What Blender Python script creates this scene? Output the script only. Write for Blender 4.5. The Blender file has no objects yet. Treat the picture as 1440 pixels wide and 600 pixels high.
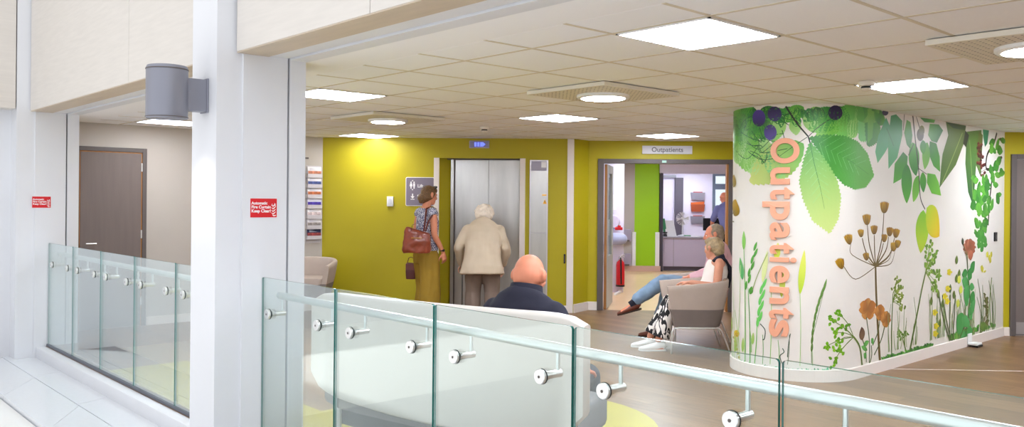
import bpy, bmesh, math, random
from mathutils import Vector, Matrix, noise
from mathutils.geometry import tessellate_polygon
PI = math.pi
S2 = math.sqrt(2.0)
random.seed(7)
SC = bpy.context.scene
COL = SC.collection

# ----------------------------------------------------------------- colours and materials
def lin(c):
    def f(v):
        v /= 255.0
        return v / 12.92 if v <= 0.04045 else ((v + 0.055) / 1.055) ** 2.4
    return (f(c[0]), f(c[1]), f(c[2]), 1.0)

def mat(name, rgb, rough=0.6, metal=0.0, spec=0.4, bump=0.0, bscale=60.0, vary=0.0, vscale=4.0, stretch=None, sheen=0.0, coat=0.0):
    """Procedural Principled material: optional noise variation of colour and noise bump."""
    m = bpy.data.materials.new(name); m.use_nodes = True
    nt = m.node_tree; b = nt.nodes['Principled BSDF']
    c = lin(rgb)
    b.inputs['Base Color'].default_value = c
    b.inputs['Roughness'].default_value = rough
    b.inputs['Metallic'].default_value = metal
    b.inputs['Specular IOR Level'].default_value = spec
    if sheen: b.inputs['Sheen Weight'].default_value = sheen
    if coat: b.inputs['Coat Weight'].default_value = coat
    if vary or bump:
        tc = nt.nodes.new('ShaderNodeTexCoord'); mp = nt.nodes.new('ShaderNodeMapping')
        nt.links.new(tc.outputs['Object'], mp.inputs['Vector'])
        if stretch: mp.inputs['Scale'].default_value = stretch
    if vary:
        n = nt.nodes.new('ShaderNodeTexNoise'); n.inputs['Scale'].default_value = vscale; n.inputs['Detail'].default_value = 5
        nt.links.new(mp.outputs[0], n.inputs['Vector'])
        r = nt.nodes.new('ShaderNodeValToRGB')
        r.color_ramp.elements[0].position = 0.3; r.color_ramp.elements[1].position = 0.7
        r.color_ramp.elements[0].color = tuple(v * (1 - vary) for v in c[:3]) + (1,)
        r.color_ramp.elements[1].color = tuple(min(1, v * (1 + vary)) for v in c[:3]) + (1,)
        nt.links.new(n.outputs['Fac'], r.inputs[0]); nt.links.new(r.outputs[0], b.inputs['Base Color'])
    if bump:
        n2 = nt.nodes.new('ShaderNodeTexNoise'); n2.inputs['Scale'].default_value = bscale; n2.inputs['Detail'].default_value = 4
        nt.links.new(mp.outputs[0], n2.inputs['Vector'])
        bu = nt.nodes.new('ShaderNodeBump'); bu.inputs['Strength'].default_value = bump; bu.inputs['Distance'].default_value = 0.01
        nt.links.new(n2.outputs['Fac'], bu.inputs['Height']); nt.links.new(bu.outputs[0], b.inputs['Normal'])
    return m

def emit(name, rgb, strength):
    m = bpy.data.materials.new(name); m.use_nodes = True
    nt = m.node_tree; nt.nodes.clear()
    e = nt.nodes.new('ShaderNodeEmission'); o = nt.nodes.new('ShaderNodeOutputMaterial')
    e.inputs[0].default_value = lin(rgb); e.inputs[1].default_value = strength
    nt.links.new(e.outputs[0], o.inputs[0]); return m

def glass_mat(name, tint, f0=0.05, gain=1.1):
    """Clear sheet glass: tinted straight-through transmission plus a mirror reflection that grows at grazing angles."""
    m = bpy.data.materials.new(name); m.use_nodes = True
    nt = m.node_tree; nt.nodes.clear(); L = nt.links.new
    o = nt.nodes.new('ShaderNodeOutputMaterial'); mx = nt.nodes.new('ShaderNodeMixShader')
    t = nt.nodes.new('ShaderNodeBsdfTransparent'); t.inputs[0].default_value = lin(tint)
    g = nt.nodes.new('ShaderNodeBsdfGlossy'); g.inputs['Roughness'].default_value = 0.0
    g.inputs[0].default_value = (0.93, 0.98, 0.98, 1)
    lw = nt.nodes.new('ShaderNodeLayerWeight'); lw.inputs[0].default_value = 0.5
    p = nt.nodes.new('ShaderNodeMath'); p.operation = 'POWER'; p.inputs[1].default_value = 2.7
    a = nt.nodes.new('ShaderNodeMath'); a.operation = 'MULTIPLY_ADD'; a.inputs[1].default_value = gain; a.inputs[2].default_value = f0
    L(lw.outputs['Facing'], p.inputs[0]); L(p.outputs[0], a.inputs[0]); L(a.outputs[0], mx.inputs[0])
    L(t.outputs[0], mx.inputs[1]); L(g.outputs[0], mx.inputs[2]); L(mx.outputs[0], o.inputs[0])
    return m

# ----------------------------------------------------------------- mesh builder
class MB:
    def __init__(s): s.bm = bmesh.new(); s.mi = 0; s.faces_mat = []
    def _mark(s, fs):
        for f in fs: f.material_index = s.mi
    def box(s, x0, x1, y0, y1, z0, z1, bev=0.0, seg=2):
        bm = s.bm; v = [bm.verts.new((x, y, z)) for z in (z0, z1) for x, y in ((x0, y0), (x1, y0), (x1, y1), (x0, y1))]
        q = [(3, 2, 1, 0), (4, 5, 6, 7), (0, 1, 5, 4), (1, 2, 6, 5), (2, 3, 7, 6), (3, 0, 4, 7)]
        fs = [bm.faces.new([v[i] for i in f]) for f in q]
        s._mark(fs)
        if bev > 0:
            es = list({e for f in fs for e in f.edges})
            r = bmesh.ops.bevel(bm, geom=es, offset=bev, segments=seg, profile=0.5, affect='EDGES')
            s._mark(r['faces'])
        return s
    def hull(s, b, t):
        """frustum between two equal-length loops"""
        bm = s.bm; vb = [bm.verts.new(p) for p in b]; vt = [bm.verts.new(p) for p in t]; n = len(b)
        fs = [bm.faces.new(vb[::-1]), bm.faces.new(vt)]
        fs += [bm.faces.new((vb[i], vb[(i + 1) % n], vt[(i + 1) % n], vt[i])) for i in range(n)]
        s._mark(fs); return s
    def prism(s, poly, z0, z1, bev=0.0):
        bm = s.bm; vb = [bm.verts.new((p[0], p[1], z0)) for p in poly]; vt = [bm.verts.new((p[0], p[1], z1)) for p in poly]; n = len(poly)
        fs = [bm.faces.new(vb[::-1]), bm.faces.new(vt)]
        fs += [bm.faces.new((vb[i], vb[(i + 1) % n], vt[(i + 1) % n], vt[i])) for i in range(n)]
        s._mark(fs)
        if bev > 0:
            es = list({e for f in fs[:2] for e in f.edges})
            r = bmesh.ops.bevel(bm, geom=es, offset=bev, segments=3, profile=0.5, affect='EDGES'); s._mark(r['faces'])
        return s
    def plate(s, poly3, thick):
        """poly3: planar loop in 3D; thickness along its normal (both sides closed)"""
        P = [Vector(p) for p in poly3]
        n = Vector((0, 0, 0))
        for i in range(len(P)): n += P[i].cross(P[(i + 1) % len(P)])
        n.normalize()
        return s.hull([p - n * thick / 2 for p in P], [p + n * thick / 2 for p in P])
    def loft(s, secs, n=20, hint=(1, 0, 0), cap=True):
        """secs: list of (centre, ra, rb[, power]); ring in the plane across the path; ra along hint."""
        bm = s.bm; C = [Vector(q[0]) for q in secs]; H = Vector(hint); rings = []
        for i, q in enumerate(secs):
            t = (C[min(i + 1, len(C) - 1)] - C[max(i - 1, 0)])
            if t.length < 1e-9: t = Vector((0, 0, 1))
            t.normalize(); a = H - t * H.dot(t)
            if a.length < 1e-4: a = Vector((0, 1, 0)) - t * t.y
            a.normalize(); b = t.cross(a); pw = q[3] if len(q) > 3 else 2.0
            ring = []
            for k in range(n):
                w = 2 * PI * k / n; cw, sw = math.cos(w), math.sin(w)
                ex = math.copysign(abs(cw) ** (2 / pw), cw); ey = math.copysign(abs(sw) ** (2 / pw), sw)
                ring.append(bm.verts.new(C[i] + a * (q[1] * ex) + b * (q[2] * ey)))
            rings.append(ring)
        fs = []
        for r0, r1 in zip(rings, rings[1:]):
            fs += [bm.faces.new((r0[k], r0[(k + 1) % n], r1[(k + 1) % n], r1[k])) for k in range(n)]
        if cap: fs += [bm.faces.new(rings[0][::-1]), bm.faces.new(rings[-1])]
        s._mark(fs); return s
    def tube(s, pts, r, n=10, hint=None):
        P = [Vector(p) for p in pts]
        if hint is None:
            d = (P[-1] - P[0]); hint = (1, 0, 0) if abs(d.normalized().x if d.length > 0 else 0) < 0.8 else (0, 1, 0)
        rr = r if isinstance(r, (list, tuple)) else [r] * len(P)
        return s.loft([(p, q, q) for p, q in zip(P, rr)], n, hint)
    def capsule(s, p0, p1, r0, r1=None, n=10):
        p0, p1 = Vector(p0), Vector(p1); r1 = r0 if r1 is None else r1; d = (p1 - p0).normalized()
        secs = []
        for k in (0.05, 0.35, 0.7, 1.0): secs.append((p0 - d * r0 * math.sqrt(max(0, 1 - k * k)), r0 * k, r0 * k))
        for k in (1.0, 0.7, 0.35, 0.05): secs.append((p1 + d * r1 * math.sqrt(max(0, 1 - k * k)), r1 * k, r1 * k))
        h = (1, 0, 0) if abs(d.x) < 0.8 else (0, 1, 0)
        return s.loft(secs, n, h)
    def ball(s, c, rx, ry=None, rz=None, n=20, m=12, rot=None):
        ry = rx if ry is None else ry; rz = rx if rz is None else rz
        r = bmesh.ops.create_uvsphere(s.bm, u_segments=n, v_segments=m, radius=1.0)
        M = Matrix.Translation(Vector(c)) @ (rot or Matrix.Identity(4)) @ Matrix.Diagonal((rx, ry, rz, 1))
        bmesh.ops.transform(s.bm, matrix=M, verts=r['verts'])
        s._mark({f for v in r['verts'] for f in v.link_faces}); return s
    def lathe(s, prof, n=32, axis='z', c=(0, 0, 0)):
        """prof: (radius, height) pairs, capped where radius is 0"""
        bm = s.bm; rings = []; c = Vector(c)
        for r, h in prof:
            ring = []
            for k in range(n):
                w = 2 * PI * k / n; a, b = r * math.cos(w), r * math.sin(w)
                ring.append(bm.verts.new(c + Vector({'z': (a, b, h), 'x': (h, a, b), 'y': (b, h, a)}[axis])))
            rings.append(ring)
        fs = []
        for r0, r1 in zip(rings, rings[1:]):
            fs += [bm.faces.new((r0[k], r0[(k + 1) % n], r1[(k + 1) % n], r1[k])) for k in range(n)]
        fs += [bm.faces.new(rings[0][::-1]), bm.faces.new(rings[-1])]
        s._mark(fs); return s
    def build(s, name, m=None, parent=None, smooth=False, weld=True, angle=40):
        bm = s.bm
        if weld: bmesh.ops.remove_doubles(bm, verts=bm.verts[:], dist=1e-5)
        bmesh.ops.recalc_face_normals(bm, faces=bm.faces[:])
        me = bpy.data.meshes.new(name); bm.to_mesh(me); bm.free()
        o = bpy.data.objects.new(name, me); COL.objects.link(o)
        for q in (m if isinstance(m, (list, tuple)) else [m]):
            if q: me.materials.append(q)
        if smooth:
            for p in me.polygons: p.use_smooth = True
            me.set_sharp_from_angle(angle=math.radians(angle))
        if parent: o.parent = parent
        return o

def tag(o, label, cat, group=None):
    o['label'] = label; o['category'] = cat
    if group: o['group'] = group
    return o
def struct(o): o['kind'] = 'structure'; return o
def thing(name, label, cat, loc=(0, 0, 0), rz=0.0, group=None):
    o = bpy.data.objects.new(name, None); COL.objects.link(o)
    o.empty_display_size = 0.1
    o.location = loc; o.rotation_euler = (0, 0, rz)
    return tag(o, label, cat, group)
def copy_tree(o, loc=None, rz=None, label=None, parent=None):
    c = o.copy(); COL.objects.link(c)
    if parent: c.parent = parent
    for ch in list(o.children): copy_tree(ch, parent=c)
    if loc is not None: c.location = loc
    if rz is not None: c.rotation_euler = (0, 0, rz)
    if label: c['label'] = label
    return c
R45 = -PI / 4            # frame of the diagonal walls: local x runs along the wall to the right, local y into it
def pq(p, q, z=0.0): return Vector(((p + q) / S2, (q - p) / S2, z))
def diag(o): o.rotation_euler = (0, 0, R45); return o

def text_mesh(body, size, extrude=0.0, bold=0.0, align='LEFT', bevel=0.0, spacing=1.0):
    cu = bpy.data.curves.new('text', 'FONT'); cu.body = body; cu.size = size; cu.extrude = extrude
    cu.offset = bold; cu.align_x = align; cu.bevel_depth = bevel; cu.bevel_resolution = 2; cu.resolution_u = 6; cu.space_character = spacing
    o = bpy.data.objects.new('text', cu); COL.objects.link(o)
    dg = bpy.context.evaluated_depsgraph_get(); dg.update()
    me = bpy.data.meshes.new_from_object(o.evaluated_get(dg))
    bpy.data.objects.remove(o); bpy.data.curves.remove(cu)
    return me
def text(name, body, size, m, M, parent=None, extrude=0.002, bold=0.0, align='LEFT', bevel=0.0, spacing=1.0, width=None):
    me = text_mesh(body, size, extrude, bold, align, bevel, spacing)
    if width:
        xs = [v.co.x for v in me.vertices]; k = width / (max(xs) - min(xs))
        me.transform(Matrix.Diagonal((k, k, 1, 1)))
    me.transform(M); me.name = name; me.materials.clear(); me.materials.append(m)
    o = bpy.data.objects.new(name, me); COL.objects.link(o)
    if parent: o.parent = parent
    return o

def remeshed(mb, name, m, parent, voxel, smooth=4, wrinkle=0.0, wscale=9.0, wstretch=(1, 1, 1)):
    """fuse overlapping closed shells into one continuous skin"""
    bm = mb.bm
    bmesh.ops.recalc_face_normals(bm, faces=bm.faces[:])
    me = bpy.data.meshes.new(name); bm.to_mesh(me); bm.free()
    o = bpy.data.objects.new(name, me); COL.objects.link(o)
    md = o.modifiers.new('fuse', 'REMESH'); md.mode = 'VOXEL'; md.voxel_size = voxel
    dg = bpy.context.evaluated_depsgraph_get(); dg.update()
    me2 = bpy.data.meshes.new_from_object(o.evaluated_get(dg))
    o.modifiers.clear(); o.data = me2; bpy.data.meshes.remove(me)
    b = bmesh.new(); b.from_mesh(me2)
    for _ in range(smooth): bmesh.ops.smooth_vert(b, verts=b.verts[:], factor=0.5, use_axis_x=True, use_axis_y=True, use_axis_z=True)
    if wrinkle:
        b.normal_update()
        for v in b.verts:
            p = Vector((v.co.x * wscale * wstretch[0], v.co.y * wscale * wstretch[1], v.co.z * wscale * wstretch[2]))
            v.co += v.normal * (noise.noise(p) * wrinkle + noise.noise(p * 2.3) * wrinkle * 0.4)
    b.to_mesh(me2); b.free(); me2.name = name
    for p in me2.polygons: p.use_smooth = True
    me2.materials.clear()
    for q in (m if isinstance(m, (list, tuple)) else [m]): me2.materials.append(q)
    if parent: o.parent = parent
    return o
# ----------------------------------------------------------------- materials
M = {}
M['white'] = mat('white_paint', (224, 225, 229), 0.45, vary=0.015, vscale=3)
M['white2'] = mat('white_lacquer', (240, 240, 240), 0.3)
M['cream'] = mat('cream_paint', (192, 184, 176), 0.6, vary=0.02, vscale=3)
M['lime'] = mat('mustard_lime_paint', (180, 165, 18), 0.5, vary=0.03, vscale=2.5)
M['green'] = mat('apple_green_paint', (156, 206, 20), 0.5, vary=0.03, vscale=2)
M['lilac'] = mat('pale_lilac_paint', (226, 220, 236), 0.5, vary=0.02)
M['panel'] = mat('pale_limed_wood', (216, 210, 203), 0.45, vary=0.035, vscale=3, stretch=(1.2, 1.2, 14))
M['soffit'] = mat('warm_wood_soffit', (200, 184, 164), 0.5, vary=0.05, vscale=3, stretch=(6, 0.8, 1))
M['tile'] = mat('ceiling_tile', (246, 246, 248), 0.85, bump=0.15, bscale=140)
M['tbar'] = mat('ceiling_grid_bar', (212, 202, 182), 0.5)
M['plaster'] = mat('ceiling_plaster', (246, 245, 246), 0.8)
M['skirt'] = mat('skirting_paint', (236, 226, 218), 0.4)
M['steel'] = mat('brushed_steel', (186, 182, 178), 0.32, metal=1.0, vary=0.08, vscale=3, stretch=(3, 3, 0.5), bump=0.05, bscale=6)
M['chrome'] = mat('satin_chrome', (232, 232, 230), 0.28, metal=1.0)
M['rail'] = mat('satin_rail', (236, 240, 240), 0.36, metal=0.8)
M['grey'] = mat('grey_powder_coat', (140, 141, 152), 0.42, metal=0.35, spec=0.5)
M['dgrey'] = mat('dark_grey_frame', (98, 90, 88), 0.45)
M['doorbrown'] = mat('grey_brown_door', (118, 106, 101), 0.5, vary=0.05, vscale=3, stretch=(8, 8, 0.6))
M['timber'] = mat('orange_timber_edge', (176, 118, 62), 0.5, vary=0.12, vscale=5, stretch=(6, 6, 0.7))
M['black'] = mat('black_plastic', (28, 28, 30), 0.4)
M['gasket'] = mat('rubber_gasket', (40, 46, 48), 0.6)
M['red'] = mat('red_enamel', (205, 28, 34), 0.35)
M['signred'] = mat('sign_red', (214, 24, 32), 0.4)
M['letterwhite'] = mat('sign_white', (245, 242, 242), 0.5)
M['purple'] = mat('sign_grey_purple', (128, 118, 132), 0.45)
M['signgrey'] = mat('sign_pale_grey', (212, 210, 214), 0.45)
M['textgrey'] = mat('sign_text_grey', (110, 106, 112), 0.5)
M['orange'] = mat('peach_acrylic', (240, 172, 140), 0.4)
M['chairbeige'] = mat('beige_upholstery', (188, 172, 160), 0.8, bump=0.1, bscale=250, vary=0.04, vscale=8)
M['chairgrey'] = mat('taupe_grey_upholstery', (128, 116, 110), 0.7, bump=0.08, bscale=250, vary=0.05, vscale=8)
M['sofa'] = mat('off_white_vinyl', (220, 214, 207), 0.45, bump=0.03, bscale=40)
M['sofagrey'] = mat('sofa_grey_fabric', (122, 120, 122), 0.8, bump=0.1, bscale=200)
M['edge'] = mat('green_glass_edge', (22, 112, 104), 0.15, spec=0.6)
M['glass'] = glass_mat('balustrade_glass', (249, 253, 252), 0.038)
M['clear'] = glass_mat('window_pane', (245, 250, 252), 0.03, 0.6)
M['lamp'] = emit('ceiling_lamp_diffuser', (226, 238, 255), 48.0)
M['lampin'] = emit('ceiling_lamp_centre', (255, 248, 236), 22.0)
M['lamprim'] = emit('ceiling_lamp_rim', (255, 246, 236), 14.0)
M['lampround'] = emit('round_lamp_diffuser', (228, 239, 255), 92.0)
M['lampdim'] = emit('dimmer_lamp_diffuser', (226, 238, 255), 17.0)
M['blueled'] = emit('blue_led', (95, 110, 255), 2.2)
M['perf'] = mat('perforated_plate', (226, 220, 206), 0.5, metal=0.2)
M['smoke'] = mat('detector_plastic', (232, 226, 214), 0.45)

def plank_mat():
    m = bpy.data.materials.new('brown_wood_plank_floor'); m.use_nodes = True
    nt = m.node_tree; b = nt.nodes['Principled BSDF']; L = nt.links.new
    tc = nt.nodes.new('ShaderNodeTexCoord'); mp = nt.nodes.new('ShaderNodeMapping'); mp.inputs['Rotation'].default_value = (0, 0, PI / 2)
    L(tc.outputs['Object'], mp.inputs[0])
    br = nt.nodes.new('ShaderNodeTexBrick'); br.offset = 0.37; br.inputs['Scale'].default_value = 1.0
    br.inputs['Brick Width'].default_value = 1.2; br.inputs['Row Height'].default_value = 0.16; br.inputs['Mortar Size'].default_value = 0.0012
    br.inputs['Color1'].default_value = lin((142, 108, 74)); br.inputs['Color2'].default_value = lin((120, 90, 60)); br.inputs['Mortar'].default_value = lin((84, 58, 38))
    L(mp.outputs[0], br.inputs['Vector'])
    m2 = nt.nodes.new('ShaderNodeMapping'); m2.inputs['Scale'].default_value = (14, 1.0, 1); L(tc.outputs['Object'], m2.inputs[0])
    n = nt.nodes.new('ShaderNodeTexNoise'); n.inputs['Scale'].default_value = 3; n.inputs['Detail'].default_value = 7; L(m2.outputs[0], n.inputs['Vector'])
    r = nt.nodes.new('ShaderNodeValToRGB'); r.color_ramp.elements[0].color = (0.62, 0.58, 0.55, 1); r.color_ramp.elements[1].color = (1.2, 1.18, 1.15, 1)
    r.color_ramp.elements[0].position = 0.3; r.color_ramp.elements[1].position = 0.72; L(n.outputs['Fac'], r.inputs[0])
    mx = nt.nodes.new('ShaderNodeMix'); mx.data_type = 'RGBA'; mx.blend_type = 'MULTIPLY'; mx.inputs['Factor'].default_value = 0.75
    L(br.outputs['Color'], mx.inputs['A']); L(r.outputs[0], mx.inputs['B']); L(mx.outputs['Result'], b.inputs['Base Color'])
    b.inputs['Roughness'].default_value = 0.34; b.inputs['Specular IOR Level'].default_value = 0.4
    return m
M['planks'] = plank_mat()
M['vinyl'] = mat('lime_vinyl_inlay', (172, 158, 26), 0.4, vary=0.03)
M['corrfloor'] = mat('beige_vinyl_floor', (226, 192, 148), 0.3, vary=0.04, vscale=3)
M['atrium'] = mat('pale_terrazzo', (226, 229, 234), 0.12, spec=0.5, vary=0.015, vscale=30)
M['atrium2'] = mat('bright_white_floor', (240, 240, 238), 0.35)
M['joint'] = mat('tile_joint', (150, 152, 160), 0.7)
M['unseen_floor'] = mat('unseen_floor_tone', (206, 207, 208), 0.5, bump=0.2, bscale=300, vary=0.08, vscale=30)  # tone made up for an unseen floor, to set what the glass reflects
# ----------------------------------------------------------------- camera, sky
cam = bpy.data.cameras.new('camera'); camo = bpy.data.objects.new('camera', cam); COL.objects.link(camo)
YAW, ROLL, EYE = 0.74, 0.0088, 1.54
F_ = Vector((math.sin(YAW), math.cos(YAW), 0)); R_ = Vector((math.cos(YAW), -math.sin(YAW), 0)); U_ = Vector((0, 0, 1))
cx_ = R_ * math.cos(ROLL) + U_ * math.sin(ROLL); cy_ = U_ * math.cos(ROLL) - R_ * math.sin(ROLL)
mw = Matrix((cx_, cy_, -F_)).transposed().to_4x4(); mw.translation = (0, 0, EYE); camo.matrix_world = mw
cam.sensor_width = 36.0; cam.lens = 1187.4 / 1440 * 36; cam.shift_y = -18.0 / 1440; cam.clip_start = 0.05
SC.camera = camo
wd = bpy.data.worlds.new('sky'); SC.world = wd; wd.use_nodes = True
nt = wd.node_tree; bg = nt.nodes['Background']
tc = nt.nodes.new('ShaderNodeTexCoord'); sp = nt.nodes.new('ShaderNodeSeparateXYZ'); rp = nt.nodes.new('ShaderNodeValToRGB')
nt.links.new(tc.outputs['Generated'], sp.inputs[0]); nt.links.new(sp.outputs['Z'], rp.inputs[0])
rp.color_ramp.elements[0].position = 0.0; rp.color_ramp.elements[0].color = (0.80, 0.84, 0.90, 1)
rp.color_ramp.elements[1].position = 0.6; rp.color_ramp.elements[1].color = (0.97, 0.98, 1.0, 1)
nt.links.new(rp.outputs[0], bg.inputs[0]); bg.inputs[1].default_value = 1.2
vs = SC.view_settings; vs.view_transform = 'Standard'; vs.look = 'None'; vs.gamma = 1; vs.use_curve_mapping = False; vs.exposure = 0.24

sun = bpy.data.lights.new('skylight_sun', 'SUN'); sun.energy = 3.6; sun.angle = math.radians(2.0); sun.color = (1.0, 0.98, 0.95)
suno = bpy.data.objects.new('skylight_sun', sun); COL.objects.link(suno); suno.location = (0, 0, 9)
suno.rotation_euler = Vector((-0.22, -0.25, -0.94)).to_track_quat('-Z', 'Y').to_euler()     # comes in through the atrium roof, over the facade

# ----------------------------------------------------------------- floors
CEIL = 2.40
GX = 2.345               # outer face of the balustrade glass
struct(MB().prism([(2.33, -3.5), (2.33, 10.6), (6.3, 10.6), pq(-3.0, 12.06)[:2], pq(5.6, 12.06)[:2], (12.5, -3.5)][::-1], -0.12, 0.0).build('floor', M['planks']))
struct(MB().prism([pq(-0.2, 12.06)[:2], pq(-0.2, 23.0)[:2], pq(7.5, 23.0)[:2], pq(7.5, 12.06)[:2]][::-1], -0.12, 0.001).build('floor_corridor', M['corrfloor']))
def rounded(x0, x1, y0, y1, rs, n=10):
    out = []
    for (cx, cy, sx, sy, a0), r in zip(((x1, y1, -1, -1, 0), (x0, y1, 1, -1, 90), (x0, y0, 1, 1, 180), (x1, y0, -1, 1, 270)), rs):
        for k in range(n + 1):
            a = math.radians(a0 + 90 * k / n); out.append((cx + sx * r + r * math.cos(a), cy + sy * r + r * math.sin(a)))
    return out
struct(MB().prism(rounded(2.42, 4.95, 3.3, 5.45, (0.3, 0.05, 0.8, 1.0)), 0.0, 0.003).box(2.42, 3.12, 5.45, 7.95, 0.0, 0.003).build('floor_inlay', M['vinyl']))
struct(diag(MB().box(3.0, 8.0, 8.04, 8.055, 0.0, 0.0015).build('floor_strip', M['skirt'])))
struct(MB().box(2.237, 2.335, -3.5, 4.82, -0.13, 0.0, 0.015).box(2.237, 2.335, 5.2, 9.66, -0.13, 0.0, 0.015).build('trim_1', M['white'], smooth=True))
struct(MB().box(2.335, 2.367, -3.5, 4.82, -0.02, 0.022).box(2.335, 2.367, 5.2, 9.66, -0.02, 0.022).build('trim_2', mat('dark_base_channel', (104, 108, 118), 0.4, metal=0.5)))
g = 0.003
sl = MB()
for k in range(-3, 7):
    a, b = 7.97 + (k - 1) * 1.37, 7.97 + k * 1.37
    if b > 8.0: b2, b = 9.89, b
    sl.prism([(1.61, a + g), (1.98 - g, a + 0.6 + g), (1.98 - g, min(b + 0.6 - g, 9.89)), (1.61, min(b - g, 9.89))], -0.16, -0.105)
    if b + 0.6 > 9.8: break
for k in range(-5, 2):
    a, b = 8.63 + k * 1.37, 8.63 + (k + 1) * 1.37
    sl.prism([(1.98 + g, a + g), (2.237, a + 0.1 + g), (2.237, min(b + 0.1 - g, 9.89)), (1.98 + g, min(b - g, 9.89))], -0.16, -0.105)
struct(sl.build('floor_atrium_edge', M['atrium']))
struct(MB().box(1.615, 2.24, -3.5, 9.89, -0.2, -0.113).build('floor_atrium_joint', M['joint']))
struct(MB().box(-7.5, 1.6, 5.9, 9.89, -0.22, -0.14).build('floor_atrium', M['atrium2']))
struct(MB().box(-7.5, 1.6, -4.5, 5.9, -0.22, -0.14).build('floor_unseen', M['unseen_floor']))  # unseen floor with a made-up darker tone, shaping reflections in the glass

# ----------------------------------------------------------------- atrium facade
def jamb(y0, y1, xa, name, inner):
    """white column: pilaster in front, lining behind with the slot of the fire curtain"""
    mb = MB().box(xa, 2.217, y0 + 0.018, y1, -0.14, 5.5)
    mb.box(2.217, 2.505, y0, y1, -0.14, 2.41).box(2.519, 2.63, y0, y1, -0.14, 2.41).box(2.217, 2.63, y0 + 0.05, y1, 2.41, 5.5)
    struct(mb.build(name, M['white']))
    struct(MB().box(2.505, 2.519, y0 + 0.045, y1 - 0.02, -0.1, 2.40).build(inner, M['gasket']))
jamb(4.82, 5.20, 2.06, 'wall_column', 'trim_3')
jamb(9.66, 10.62, 2.05, 'wall_column_far', 'trim_4')
struct(MB().box(-7.5, 2.052, 9.89, 10.05, -0.2, 5.5).build('wall_atrium_end', M['white']))
struct(MB().box(-7.5, 2.04, 9.672, 9.888, 2.425, 5.5, 0.003).build('trim_5', M['panel']))
bp = MB()
for y0, y1 in ((-3.5, 0.05), (0.056, 3.374), (3.38, 4.815), (5.205, 6.713), (6.719, 9.655)): bp.box(2.17, 2.21, y0, y1, 2.412, 5.5, 0.002)
struct(bp.build('wall_beam_panels', M['panel']))
struct(MB().box(2.175, 2.376, -3.5, 4.818, 2.405, 2.412).box(2.175, 2.376, 5.202, 9.658, 2.405, 2.412).build('trim_6', M['soffit']))
struct(MB().box(2.21, 2.36, -3.5, 4.82, 2.412, 5.5).box(2.21, 2.36, 5.2, 9.66, 2.412, 5.5).build('wall_beam', M['white']))
sf = MB()
for y0, y1 in ((-3.5, 4.82), (5.2, 9.66)):
    sf.box(2.376, 2.502, y0, y1, 2.41, 2.6); sf.box(2.516, 2.63, y0, y1, 2.40, 2.6)
struct(sf.build('trim_7', M['white']))
struct(MB().box(2.50, 2.52, -3.5, 4.82, 2.425, 2.6).box(2.50, 2.52, 5.2, 9.66, 2.425, 2.6).build('trim_8', M['gasket']))

# ----------------------------------------------------------------- ceiling: plaster margin, tiles and exposed grid
struct(MB().prism([(2.63, -3.5), (2.63, 10.62), pq(-3.2, 12.14)[:2], pq(-0.2, 12.14)[:2], pq(-0.2, 23)[:2], pq(7.5, 23)[:2], pq(7.5, 12.1)[:2], (12.5, -3.5)][::-1], CEIL, CEIL + 0.2).build('ceiling', M['plaster']))
TX, TY, X0, Y0 = 0.655, 0.595, 3.29, 2.26
gx = [X0 + TX * k for k in range(0, 13)]; gy = [Y0 + TY * k for k in range(-9, 14)]
tl = MB(); 
def inroom(x, y): return x + y < 16.95 and y < 10.48
edges = [2.94] + gx
for xa, xb in zip(edges, edges[1:]):
    for ya, yb in zip(gy, gy[1:]):
        if inroom((xa + xb) / 2 - 0.3, (ya + yb) / 2 - 0.3):
            tl.box(xa + 0.011, xb - 0.011, ya + 0.011, yb - 0.011, CEIL - 0.0006, CEIL + 0.01)
struct(tl.build('ceiling_tiles', M['tile']))
tb = MB()
for x in gx: tb.box(x - 0.012, x + 0.012, gy[0], min(10.49, 16.9 - x), CEIL - 0.0025, CEIL + 0.005)
for y in gy: 
    if y < 10.49: tb.box(2.94, min(11.1, 16.9 - y), y - 0.012, y + 0.012, CEIL - 0.002, CEIL + 0.005)
struct(tb.build('trim_9', M['tbar']))

# ----------------------------------------------------------------- walls of the waiting room
struct(MB().box(2.63, 6.1, 10.5, 10.62, 0, CEIL).build('wall_left', M['cream']))
struct(diag(MB().box(-3.2, -1.543, 11.667, 11.79, 0, CEIL).box(-0.348, 0.25, 11.667, 11.79, 0, CEIL).box(-1.543, -0.348, 11.667, 11.79, 2.124, CEIL)
     .prism([(0.25, 11.667), (0.33, 11.667), (0.54, 12.02), (0.54, 12.14), (0.25, 12.14)], 0, CEIL).box(-1.62, -0.26, 11.93, 11.99, 0, CEIL).build('wall_back', M['lime'])))
struct(diag(MB().box(0.23, 0.322, 11.655, 11.69, 0, CEIL - 0.004, 0.004).build('trim_10', M['skirt'])))
struct(diag(MB().box(0.54, 0.69, 12.02, 12.14, 0, CEIL).box(2.55, 5.7, 12.02, 12.14, 0, CEIL).box(0.69, 2.55, 12.02, 12.14, 2.14, CEIL).build('wall_door', M['lime'])))
struct(diag(MB().box(5.31, 5.44, 10.22, 10.34, 0, CEIL).box(6.42, 9.7, 10.22, 10.34, 0, CEIL).box(5.44, 6.42, 10.22, 10.34, 2.12, CEIL).build('wall_right', M['lime'])))
struct(MB().box(2.63, 12.3, -3.62, -3.5, 0, CEIL).build('wall_side', M['cream']))
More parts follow.
